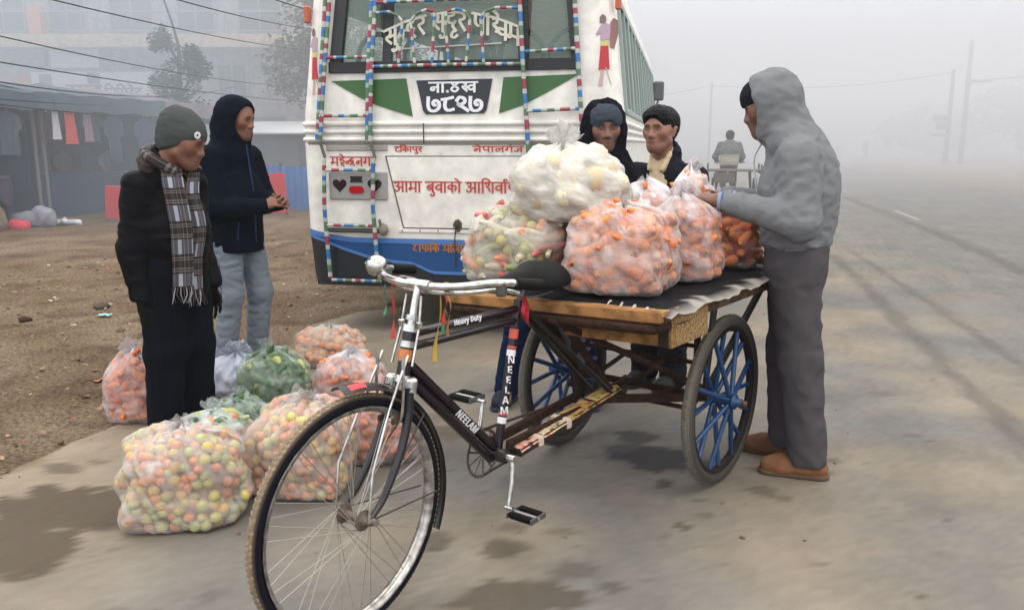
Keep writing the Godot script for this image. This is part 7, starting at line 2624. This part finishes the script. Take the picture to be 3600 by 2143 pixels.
func scarf_man(knit: Texture2D, denim: Texture2D) -> void:
	var p := person("man in grey beanie, black jacket and long plaid scarf looking down", Vector3(-1.615, 0, -3.96), -108.0)
	var skin := Color(0.155, 0.066, 0.038)
	var j := {"pelvis": V(0, 0.83, 0.0), "chest": V(0, 1.14, -0.015), "neck": V(0, 1.30, -0.04), "l_shoulder": V(-0.18, 1.215, 0.0), "r_shoulder": V(0.18, 1.215, 0.02), "l_elbow": V(-0.22, 0.93, 0.03), "r_elbow": V(0.205, 0.925, 0.055), "l_wrist": V(-0.20, 0.70, -0.05), "r_wrist": V(0.19, 0.675, 0.03), "l_hip": V(-0.085, 0.80, 0.0), "r_hip": V(0.085, 0.80, 0.0), "l_knee": V(-0.09, 0.43, -0.015), "r_knee": V(0.095, 0.43, 0.01), "l_ankle": V(-0.10, 0.08, 0.0), "r_ankle": V(0.10, 0.08, 0.035)}
	var body := MB.new()
	frame_into(body, j, skin)
	var hx := Transform3D(Basis(Vector3.UP, 0.30) * Basis(Vector3.RIGHT, -0.34), V(0, 1.412, -0.095))
	head_into(body, hx, skin, {"ears": false, "beard": 0.2, "moustache": 0.25, "look": Vector3(0, -0.5, -1)})
	obj("body", body, vmat(0.55), p)
	var s := trousers(j, [0.11, 0.106, 0.092, 0.078], 0.90, 0.012)
	var tex := Image.create(64, 64, false, Image.FORMAT_RGB8)
	for y in 64:
		for x in 64:
			var c := Color(0.085, 0.10, 0.135)
			if x % 16 < 2: c = Color(0.125, 0.145, 0.18)
			if y % 16 < 2: c = c.lerp(Color(0.125, 0.145, 0.18), 0.6)
			tex.set_pixel(x, y, c)
	wear(p, "checked_trousers", s, 0.010, tmat(0.42, 0.42, 0.46, 0.9, ImageTexture.create_from_image(tex), 0.12), 0.005, Vector3(6, 5, 6))
	# jacket
	s = Sdf.new()
	s.cap(V(0, 0.74, -0.015), V(0, 1.0, -0.02), 0.128, 0.130, 0.05, Vector3.RIGHT, 1.22)
	s.cap(V(0, 1.0, -0.02), V(0, 1.19, 0.0), 0.130, 0.104, 0.06, Vector3.RIGHT, 1.4)
	for k in ["l", "r"]:
		s.cap(j[k + "_shoulder"], j[k + "_elbow"], 0.068, 0.060, 0.04)
		s.cap(j[k + "_elbow"], j[k + "_wrist"] + V(0, 0.03, 0), 0.060, 0.052, 0.03)
	s.cap(V(0, 1.22, 0.02), V(0, 1.33, -0.01), 0.095, 0.085, 0.04)
	s.cut(V(0, 1.33, -0.05), V(0, 1.40, -0.07), 0.07, 0.09, 0.02)
	s.plane(V(0, 0.69, 0), V(0, -1, 0.03))
	wear(p, "jacket", s, 0.0085, tmat(0.0055, 0.0058, 0.0075, 0.55, denim, 0.3), 0.0065, Vector3(6, 11, 6))
	s = Sdf.new()
	s.cap(V(0, 0.70, -0.01), V(0, 0.66, -0.01), 0.126, 0.120, 0.02, Vector3.RIGHT, 1.22)
	s.plane(V(0, 0.715, 0), V(0, 1, 0)); s.plane(V(0, 0.655, 0), V(0, -1, 0))
	wear(p, "hem_band", s, 0.011, tmat(0.007, 0.007, 0.009, 0.8, knit, 0.06), 0.003)
	# folded hood at the back of the collar
	s = Sdf.new()
	s.cap(V(-0.10, 1.30, 0.02), V(0.0, 1.315, 0.085), 0.04, 0.05, 0.04)
	s.cap(V(0.0, 1.315, 0.085), V(0.10, 1.30, 0.02), 0.05, 0.04, 0.04)
	wear(p, "folded_hood", s, 0.009, tmat(0.060, 0.046, 0.046, 0.9, knit, 0.1), 0.012, Vector3(18, 18, 18))
	# gloves
	for k in [["r", 1.0], ["l", -1.0]]:
		var g := MB.new()
		var w: Vector3 = j[k[0] + "_wrist"]
		hand_into(g, bone_xf(w, w + V(-0.01 * k[1], -0.1, -0.015), V(k[1], 0, 0.1)), k[1], 0.28, Color(0.005, 0.005, 0.006), 1.3)
		obj("glove", g, vmat(0.85), p)
	# beanie
	s = Sdf.new()
	s.cap(hx * V(0, 0.042, 0.03), hx * V(0, 0.045, -0.022), 0.087, 0.082, 0.03)
	s.cap(hx * V(0, 0.085, 0.042), hx * V(0, 0.09, 0.015), 0.066, 0.060, 0.05)
	s.cap(hx * V(0, -0.01, 0.038), hx * V(0, 0.0, 0.03), 0.078, 0.078, 0.03)
	s.plane(hx * V(0, 0.020, -0.08), hx.basis * V(0, -1, -0.58))
	wear(p, "beanie", s, 0.007, tmat(0.062, 0.072, 0.072, 0.95, knit, 0.06, 0.0, knit, 0.15), 0.0035, Vector3(8, 26, 8))
	var bm := MB.new()
	bm.lathe([Vector2(0.006, 0.002), Vector2(0.016, 0.002), Vector2(0.016, 0.0), Vector2(0.006, 0.0)], 16, Transform3D(hx.basis * Basis(Vector3.UP, -0.62) * Basis(Vector3.RIGHT, -PI / 2 + 0.12), hx * (Basis(Vector3.UP, -0.62) * V(0, 0.058, -0.104))), Color(0.62, 0.63, 0.64))
	obj("badge", bm, vmat(0.6), p)
	# scarf: loop round the neck and two hanging ends with fringes
	var pl := StandardMaterial3D.new()
	pl.albedo_texture = plaid()
	pl.roughness = 0.95
	pl.uv1_scale = Vector3(1, 1, 1)
	var mb := MB.new()
	mb.tube(smooth_path([V(0.07, 1.27, -0.115), V(0.105, 1.315, -0.05), V(0.085, 1.35, 0.03), V(0.0, 1.37, 0.062), V(-0.085, 1.35, 0.03), V(-0.10, 1.31, -0.05), V(-0.05, 1.27, -0.12)], 5), 0.036, 12, Color.WHITE, true, 0.7)
	for i in mb.u.size(): mb.u[i] = Vector2(mb.u[i].x, mb.u[i].y * 0.35)
	var sc := obj("scarf", mb, pl, p)
	for q in [[[V(0.085, 1.29, -0.095), V(0.11, 1.20, -0.125), V(0.115, 1.05, -0.152), V(0.12, 0.90, -0.155), V(0.125, 0.755, -0.150)], 0.046, -0.75], [[V(-0.035, 1.27, -0.125), V(0.02, 1.17, -0.15), V(0.03, 1.02, -0.182), V(0.045, 0.88, -0.168), V(0.05, 0.73, -0.16)], 0.034, -0.35]]:
		var path := smooth_path(q[0], 7)
		var g := []
		var out := Basis(Vector3.UP, q[2]) * V(0, 0, -1)
		var sd := Vector3.UP.cross(out).normalized()
		for i in path.size():
			var row := []
			for k in 9:
				var u := k / 4.0 - 1.0
				row.append(path[i] + sd * u * q[1] + out * (0.012 * cos(u * 1.4) + 0.006 * sin(u * 5.0 + i * 0.25)))
			g.append(row)
		mb = MB.new()
		mb.grid(g)
		var back := mb.v.size()
		for i in path.size():
			for k in 9: g[i][k] -= out * 0.006
		mb.grid(g)
		var end := obj("scarf_end", mb, pl, sc)
		mb = MB.new()
		for k in 9:
			var a: Vector3 = g[path.size() - 1][k]
			mb.tube([a, a + V(rnd(-0.01, 0.01), -0.035, rnd(-0.006, 0.006)), a + V(rnd(-0.025, 0.025), -0.075, rnd(-0.01, 0.01))], [0.0022, 0.002, 0.0012], 4, Color(0.40, 0.40, 0.43) if k % 2 else Color(0.12, 0.10, 0.10))
		var fr := obj("fringe", mb, vmat(0.9), p)
	shoe(p, j.l_ankle, V(0, 0, -1), Color(0.03, 0.028, 0.028), Color(0.03, 0.03, 0.03))
	shoe(p, j.r_ankle, V(0, 0, -1), Color(0.03, 0.028, 0.028), Color(0.03, 0.03, 0.03))

func navy_hood_man(knit: Texture2D, denim: Texture2D) -> void:
	var p := person("man in dark navy hooded jacket and pale grey jeans clasping his hands", Vector3(-1.725, 0, -5.25), -112.0)
	var skin := Color(0.17, 0.072, 0.044)
	var j := {"pelvis": V(0, 0.88, 0.0), "chest": V(0, 1.23, 0.02), "neck": V(0, 1.41, -0.01), "l_shoulder": V(-0.18, 1.32, 0.02), "r_shoulder": V(0.18, 1.32, 0.03), "l_elbow": V(-0.235, 1.03, -0.04), "r_elbow": V(0.24, 1.02, -0.01), "l_wrist": V(-0.065, 1.04, -0.275), "r_wrist": V(0.075, 1.03, -0.265), "l_hip": V(-0.085, 0.85, 0.0), "r_hip": V(0.085, 0.85, 0.01), "l_knee": V(-0.11, 0.47, -0.06), "r_knee": V(0.10, 0.47, 0.0), "l_ankle": V(-0.12, 0.08, 0.0), "r_ankle": V(0.11, 0.08, 0.055)}
	var body := MB.new()
	frame_into(body, j, skin)
	var hx := Transform3D(Basis(Vector3.UP, 0.18) * Basis(Vector3.RIGHT, -0.16), V(0, 1.545, -0.045))
	head_into(body, hx, skin, {"ears": false, "beard": 0.3, "moustache": 0.4, "look": Vector3(0, -0.2, -1)})
	hand_into(body, bone_xf(j.r_wrist, V(0.02, 1.075, -0.37), V(0.9, 0.5, 0)), 1, 0.55, skin)
	hand_into(body, bone_xf(j.l_wrist, V(-0.015, 1.085, -0.37), V(-0.9, 0.5, 0)), -1, 0.6, skin)
	obj("body", body, vmat(0.55), p)
	var s := trousers(j, [0.108, 0.096, 0.078, 0.066], 0.90, 0.03, 0.03)
	wear(p, "jeans", s, 0.010, tmat(0.165, 0.200, 0.240, 0.9, knit, 0.2), 0.007, Vector3(7, 17, 7))
	s = Sdf.new()
	s.cap(V(0, 0.76, 0.005), V(0, 1.08, 0.015), 0.146, 0.150, 0.05, Vector3.RIGHT, 1.25)
	s.cap(V(0, 1.08, 0.015), V(0, 1.32, 0.03), 0.150, 0.105, 0.06, Vector3.RIGHT, 1.4)
	s.cap(V(0, 1.26, 0.08), V(0, 1.1, 0.07), 0.09, 0.10, 0.05, Vector3.RIGHT, 1.4)
	for k in ["l", "r"]:
		s.cap(j[k + "_shoulder"], j[k + "_elbow"], 0.078, 0.070, 0.04)
		s.cap(j[k + "_elbow"], j[k + "_wrist"], 0.070, 0.046, 0.03)
	s.cap(V(0, 1.56, -0.02), V(0, 1.50, 0.0), 0.122, 0.12, 0.05)
	s.cap(V(0, 1.60, -0.03), V(0, 1.595, -0.085), 0.085, 0.075, 0.05)
	s.cap(V(0, 1.45, 0.0), V(0, 1.36, 0.02), 0.105, 0.13, 0.06)
	s.cut(V(0, 1.525, -0.125), V(0, 1.50, -0.30), 0.078, 0.11, 0.02, Vector3.UP, 1.3)
	s.plane(V(0, 0.745, 0), V(0, -1, 0.06))
	wear(p, "hooded_jacket", s, 0.0095, tmat(0.0028, 0.0055, 0.0115, 0.85, knit, 0.2), 0.006, Vector3(6, 9, 6))
	var mb := MB.new()
	mb.tube(smooth_path([V(0.0, 1.40, -0.105), V(0.0, 1.25, -0.125), V(0.0, 1.08, -0.142), V(0.0, 0.92, -0.142), V(0.0, 0.77, -0.135)], 4), 0.006, 6, Color(0.012, 0.028, 0.08))
	obj("zip", mb, vmat(0.6), p)
	mb = MB.new()
	mb.tube([V(0.125, 0.93, -0.118), V(0.135, 0.82, -0.112)], 0.005, 6, Color(0.01, 0.025, 0.07))
	obj("pocket_zip", mb, vmat(0.6), p)
	mb = MB.new()
	mb.tube(smooth_path([V(0.155, 0.80, 0.01), V(0.185, 0.62, 0.0), V(0.178, 0.45, 0.0)], 4), 0.003, 5, Color(0.06, 0.065, 0.07))
	obj("side_seam", mb, vmat(0.9), p)
	shoe(p, j.l_ankle, V(0, 0, -1), Color(0.05, 0.05, 0.055), Color(0.2, 0.2, 0.2))
	shoe(p, j.r_ankle, V(0, 0, -1), Color(0.05, 0.05, 0.055), Color(0.2, 0.2, 0.2))

func shawl_person(knit: Texture2D) -> void:
	var p := person("person in black shawl over a grey blue cap facing us behind the cart", Vector3(0.30, 0, -4.42), 180.0)
	var skin := Color(0.165, 0.075, 0.050)
	var j := {"pelvis": V(-0.02, 0.86, 0.02), "chest": V(-0.13, 1.18, 0.02), "neck": V(-0.165, 1.33, 0.0), "l_shoulder": V(-0.31, 1.21, 0.02), "r_shoulder": V(0.01, 1.26, 0.02), "l_elbow": V(-0.34, 0.97, -0.05), "r_elbow": V(0.06, 1.0, -0.06), "l_wrist": V(-0.24, 1.0, -0.26), "r_wrist": V(-0.04, 1.0, -0.26), "l_hip": V(-0.09, 0.84, 0.02), "r_hip": V(0.08, 0.84, 0.02), "l_knee": V(-0.13, 0.46, -0.02), "r_knee": V(0.25, 0.47, 0.0), "l_ankle": V(-0.13, 0.08, 0.03), "r_ankle": V(0.325, 0.085, 0.02)}
	var body := MB.new()
	frame_into(body, j, skin)
	var hx := Transform3D(Basis(Vector3.UP, 0.06) * Basis(Vector3.RIGHT, -0.08), V(-0.175, 1.475, -0.02))
	head_into(body, hx, skin, {"ears": false, "beard": 0.55, "moustache": 0.55, "look": Vector3(-0.1, -0.1, -1), "wide": 1.0})
	obj("body", body, vmat(0.55), p)
	var s := trousers(j, [0.12, 0.10, 0.082, 0.072], 0.95, 0.04, 0.03)
	wear(p, "jeans", s, 0.011, tmat(0.006, 0.015, 0.045, 0.9, knit, 0.2), 0.010, Vector3(10, 16, 10))
	s = Sdf.new()
	s.cap(hx * V(0, 0.05, 0.025), hx * V(0, 0.048, -0.025), 0.090, 0.087, 0.02)
	for x in [-1, 1]: s.cap(hx * V(0.066 * x, 0.02, -0.03), hx * V(0.068 * x, -0.035, -0.022), 0.026, 0.018, 0.02)
	s.cut(hx * V(0, -0.012, -0.13), hx * V(0, -0.06, -0.13), 0.062, 0.075, 0.012)
	s.plane(hx * V(0, -0.04, 0), hx.basis * V(0, -1, 0))
	wear(p, "cap", s, 0.006, tmat(0.045, 0.056, 0.075, 0.95, knit, 0.06), 0.004, Vector3(14, 24, 14))
	s = Sdf.new()
	s.cap(hx * V(0, 0.045, 0.03), hx * V(0, 0.0, 0.02), 0.112, 0.11, 0.04)
	s.cap(hx * V(0, -0.03, 0.02), V(-0.165, 1.30, 0.03), 0.11, 0.125, 0.05)
	s.cap(V(-0.165, 1.30, 0.02), V(0.03, 1.265, 0.02), 0.115, 0.105, 0.07)
	s.cap(V(-0.165, 1.28, 0.02), V(-0.32, 1.18, 0.02), 0.11, 0.095, 0.07)
	s.cap(V(0.0, 1.24, 0.02), V(0.07, 1.0, -0.02), 0.11, 0.11, 0.05)
	s.cap(V(-0.32, 1.18, 0.02), V(-0.34, 0.95, -0.02), 0.095, 0.10, 0.05)
	s.cap(V(-0.14, 1.2, 0.02), V(-0.1, 0.88, 0.0), 0.15, 0.18, 0.05, Vector3.RIGHT, 1.2)
	for k in ["l", "r"]: s.cap(j[k + "_elbow"], j[k + "_wrist"], 0.07, 0.06, 0.04)
	s.cut(hx * V(0, -0.002, -0.105), hx * V(0, -0.03, -0.26), 0.082, 0.10, 0.015, hx.basis * Vector3.UP, 1.36)
	s.plane(V(0, 0.80, 0), V(0, -1, 0))
	wear(p, "shawl", s, 0.0085, tmat(0.005, 0.0055, 0.009, 0.9, knit, 0.2), 0.012, Vector3(9, 8, 9))
	shoe(p, j.l_ankle, V(0, 0, -1), Color(0.02, 0.022, 0.035), Color(0.05, 0.06, 0.09))
	shoe(p, j.r_ankle, V(0.35, 0, -1), Color(0.015, 0.02, 0.04), Color(0.03, 0.04, 0.07))

func collar_man(knit: Texture2D) -> void:
	var p := person("bareheaded man in charcoal jacket with pale yellow shirt collar behind the load", Vector3(0.85, 0, -4.75), 140.0)
	var skin := Color(0.235, 0.110, 0.072)
	var j := {"pelvis": V(0, 0.84, 0.02), "chest": V(0, 1.15, 0.02), "neck": V(0.0, 1.32, 0.0), "l_shoulder": V(-0.18, 1.22, 0.02), "r_shoulder": V(0.18, 1.22, 0.02), "l_elbow": V(-0.24, 0.95, -0.02), "r_elbow": V(0.24, 0.95, 0.0), "l_wrist": V(-0.16, 0.85, -0.2), "r_wrist": V(0.18, 0.82, -0.18), "l_hip": V(-0.085, 0.81, 0.02), "r_hip": V(0.085, 0.81, 0.02), "l_knee": V(-0.09, 0.45, 0.0), "r_knee": V(0.09, 0.45, 0.0), "l_ankle": V(-0.09, 0.08, 0.03), "r_ankle": V(0.10, 0.08, 0.03)}
	var body := MB.new()
	frame_into(body, j, skin)
	var hx := Transform3D(Basis(Vector3.UP, 0.0) * Basis(Vector3.RIGHT, 0.02), V(0.0, 1.468, -0.045))
	head_into(body, hx, skin, {"beard": 0.12, "moustache": 0.3, "look": Vector3(0.3, -0.05, -1), "wide": 1.06})
	for k in [["r", 1.0], ["l", -1.0]]:
		var w: Vector3 = j[k[0] + "_wrist"]
		hand_into(body, bone_xf(w, w + V(0, -0.04, -0.1)), k[1], 0.5, skin)
	obj("body", body, vmat(0.5), p)
	var s := Sdf.new()
	s.cap(hx * V(0, 0.05, 0.03), hx * V(0, 0.062, -0.03), 0.090, 0.082, 0.02)
	s.cap(hx * V(0, 0.0, 0.055), hx * V(0, -0.03, 0.05), 0.066, 0.055, 0.03)
	s.cap(hx * V(-0.04, 0.085, -0.06), hx * V(0.045, 0.08, -0.062), 0.032, 0.03, 0.02)
	s.cut(hx * V(0, 0.0, -0.135), hx * V(0, -0.06, -0.12), 0.080, 0.09, 0.012, hx.basis * Vector3.RIGHT, 1.0)
	s.cut(hx * V(0, -0.02, -0.03), hx * V(0, -0.09, -0.03), 0.068, 0.08, 0.01, hx.basis * Vector3.RIGHT, 1.2)
	wear(p, "hair", s, 0.0055, mat(0.005, 0.005, 0.006, 0.6), 0.006, Vector3(30, 30, 30))
	s = trousers(j, [0.12, 0.10, 0.085, 0.078], 0.92, 0.03, 0.03)
	wear(p, "trousers", s, 0.011, mat(0.005, 0.006, 0.010, 0.9), 0.009, Vector3(10, 14, 10))
	s = Sdf.new()
	s.cap(V(0, 0.74, 0.02), V(0, 1.02, 0.02), 0.145, 0.148, 0.05, Vector3.RIGHT, 1.3)
	s.cap(V(0, 1.02, 0.02), V(0, 1.22, 0.025), 0.148, 0.10, 0.06, Vector3.RIGHT, 1.5)
	for k in ["l", "r"]:
		s.cap(j[k + "_shoulder"], j[k + "_elbow"], 0.078, 0.066, 0.04)
		s.cap(j[k + "_elbow"], j[k + "_wrist"], 0.066, 0.05, 0.03)
	s.cap(V(0, 1.26, 0.02), V(0, 1.345, 0.018), 0.092, 0.086, 0.03)
	s.cut(V(0, 1.20, -0.115), V(0, 1.40, -0.06), 0.028, 0.088, 0.012)
	s.plane(V(0, 0.68, 0), V(0, -1, 0))
	wear(p, "jacket", s, 0.009, tmat(0.014, 0.016, 0.023, 0.85, knit, 0.15), 0.010, Vector3(9, 12, 9))
	s = Sdf.new()
	s.cap(V(0, 1.12, -0.05), V(0, 1.26, -0.015), 0.07, 0.070, 0.03)
	s.cap(V(0, 1.26, 0.0), V(0, 1.340, 0.014), 0.074, 0.069, 0.02)
	for x in [-1, 1]: s.cap(V(0.055 * x, 1.345, -0.035), V(0.040 * x, 1.262, -0.088), 0.016, 0.013, 0.01)
	s.cut(V(0, 1.235, -0.13), V(0, 1.40, -0.075), 0.014, 0.066, 0.006)
	wear(p, "shirt", s, 0.006, mat(0.50, 0.40, 0.26, 0.85), 0.003)
	shoe(p, j.l_ankle, V(0, 0, -1), Color(0.02, 0.02, 0.022), Color(0.03, 0.03, 0.035))
	shoe(p, j.r_ankle, V(0, 0, -1), Color(0.02, 0.02, 0.022), Color(0.03, 0.03, 0.035))

# a second pedal cart driving off into the fog, its driver seen from behind
func far_rickshaw() -> void:
	var at := Vector3(4.75, 0, -18.2)
	var t := thing("cargo_trike", "second pedal cart with empty flat bed driving off in the fog", "cargo tricycle", at, deg_to_rad(-13.0))
	var wood := mat(0.10, 0.085, 0.075, 0.9)
	var mb := MB.new()
	for k in 5:
		mb = MB.new()
		mb.box(Transform3D(Basis.IDENTITY, V(0, 0.86, 0.1 + k * 0.2)), Vector3(1.08, 0.03, 0.19), Color.WHITE, 0.004)
		obj("plank", mb, wood, t)
	for q in [[-0.53, 0.0], [0.53, 0.0], [-0.53, 1.0], [0.53, 1.0]]:
		mb = MB.new()
		mb.bar(V(q[0], 0.84, q[1]), V(q[0], 0.99, q[1]), 0.04, 0.04, Vector3.RIGHT)
		obj("corner_post", mb, wood, t)
	for sx in [-1, 1]:
		mb = MB.new()
		mb.bar(V(0.53 * sx, 0.835, 0.0), V(0.53 * sx, 0.835, 1.0), 0.05, 0.06, Vector3.UP)
		obj("side_rail", mb, wood, t)
		mb = MB.new()
		mb.bar(V(0.36 * sx, 0.38, 0.55), V(0.30 * sx, 0.83, 0.8), 0.09, 0.04, Vector3.RIGHT)
		mb.bar(V(0.36 * sx, 0.38, 0.55), V(0.34 * sx, 0.83, 0.3), 0.07, 0.04, Vector3.RIGHT)
		obj("brace", mb, wood, t)
		var w := Node3D.new()
		w.name = "wheel"
		t.add_child(w, true)
		w.position = V(0.42 * sx, 0.355, 0.55)
		mb = MB.new()
		var ring := []
		for i in 29: ring.append(V(0, sin(TAU * i / 28.0), cos(TAU * i / 28.0)) * 0.335)
		mb.tube(ring, 0.022, 7, Color(0.04, 0.04, 0.04), false)
		obj("tyre", mb, vmat(0.9), w)
		for i in 12:
			mb = MB.new()
			mb.tube([Vector3.ZERO, V(0, sin(TAU * i / 12.0), cos(TAU * i / 12.0)) * 0.32], 0.009, 5)
			obj("spoke", mb, mat(0.02, 0.07, 0.18), w)
	mb = MB.new()
	mb.tube([V(-0.42, 0.355, 0.55), V(0.42, 0.355, 0.55)], 0.02, 7)
	obj("axle", mb, wood, t)
	mb = MB.new()
	mb.box(Transform3D(Basis.IDENTITY, V(-0.2, 0.72, 0.9)), Vector3(0.42, 0.2, 0.18), Color.WHITE, 0.02)
	obj("slung_box", mb, wood, t)
	mb = MB.new()
	mb.tube([V(0, 0.36, 0.5), V(0, 0.40, -0.75), V(0, 0.85, -0.62)], 0.02, 7)
	mb.tube([V(0, 0.85, -0.62), V(0, 0.83, -1.1), V(0, 0.36, -1.35)], 0.017, 7)
	mb.tube([V(-0.28, 1.0, -0.92), V(0, 0.98, -1.05), V(0.28, 1.0, -0.92)], 0.013, 7)
	mb.tube([V(0, 0.83, -1.1), V(0, 0.98, -1.05)], 0.014, 7)
	obj("frame", mb, mat(0.03, 0.03, 0.03, 0.5), t)
	mb = MB.new()
	var ring := []
	for i in 29: ring.append(V(0, 0.355 + sin(TAU * i / 28.0) * 0.335, -1.35 + cos(TAU * i / 28.0) * 0.335))
	mb.tube(ring, 0.022, 7, Color(0.03, 0.03, 0.03), false)
	obj("front_wheel", mb, vmat(0.9), t)
	mb = MB.new()
	mb.ellipsoid(Transform3D(Basis.IDENTITY, V(0, 0.90, -0.60)), Vector3(0.11, 0.05, 0.14), 12, 8)
	obj("saddle", mb, mat(0.02, 0.02, 0.02, 0.6), t)
	var p := person("driver in a grey green jacket riding the far pedal cart, seen from behind", at + Basis(Vector3.UP, deg_to_rad(-13.0)) * V(-0.08, 0, 0.0), -13.0)
	var j := {"pelvis": V(0, 0.99, -0.58), "chest": V(0, 1.28, -0.62), "neck": V(0, 1.46, -0.66), "l_shoulder": V(-0.19, 1.38, -0.64), "r_shoulder": V(0.19, 1.38, -0.64), "l_elbow": V(-0.30, 1.12, -0.68), "r_elbow": V(0.29, 1.12, -0.68), "l_wrist": V(-0.26, 1.03, -0.90), "r_wrist": V(0.26, 1.03, -0.90), "l_hip": V(-0.09, 0.97, -0.60), "r_hip": V(0.09, 0.97, -0.60), "l_knee": V(-0.11, 0.78, -0.95), "r_knee": V(0.11, 0.62, -0.90), "l_ankle": V(-0.11, 0.45, -0.78), "r_ankle": V(0.11, 0.25, -0.75)}
	var body := MB.new()
	frame_into(body, j, Color(0.2, 0.09, 0.06))
	head_into(body, Transform3D(Basis.IDENTITY, V(0, 1.575, -0.68)), Color(0.2, 0.09, 0.06))
	for k in [["r", 1.0], ["l", -1.0]]: hand_into(body, bone_xf(j[k[0] + "_wrist"], j[k[0] + "_wrist"] + V(0, 0, -0.1)), k[1], 0.9, Color(0.2, 0.09, 0.06))
	obj("body", body, vmat(0.6), p)
	var s := Sdf.new()
	s.cap(V(0, 1.605, -0.67), V(0, 1.57, -0.655), 0.098, 0.095, 0.03)
	s.cut(V(0, 1.57, -0.79), V(0, 1.50, -0.8), 0.075, 0.09, 0.01)
	wear(p, "hair", s, 0.012, mat(0.015, 0.015, 0.016, 0.7), 0.004)
	s = Sdf.new()
	s.cap(V(0, 1.0, -0.58), V(0, 1.24, -0.60), 0.155, 0.15, 0.05, Vector3.RIGHT, 1.35)
	s.cap(V(0, 1.24, -0.60), V(0, 1.40, -0.63), 0.15, 0.10, 0.06, Vector3.RIGHT, 1.5)
	for k in ["l", "r"]:
		s.cap(j[k + "_shoulder"], j[k + "_elbow"], 0.075, 0.065, 0.04)
		s.cap(j[k + "_elbow"], j[k + "_wrist"], 0.065, 0.05, 0.03)
	s.plane(V(0, 0.93, 0), V(0, -1, 0))
	wear(p, "jacket", s, 0.016, vmat(0.9), 0.012, Vector3(8, 10, 8), func(q: Vector3, _n: Vector3) -> Color: return Color(0.30, 0.29, 0.24) if q.y < 1.17 and absf(q.x) < 0.22 else Color(0.10, 0.11, 0.11))
	s = Sdf.new()
	for k in ["l", "r"]:
		s.cap(j[k + "_hip"], j[k + "_knee"], 0.10, 0.08, 0.04)
		s.cap(j[k + "_knee"], j[k + "_ankle"], 0.08, 0.065, 0.03)
	wear(p, "trousers", s, 0.016, mat(0.05, 0.05, 0.055, 0.9), 0.008)
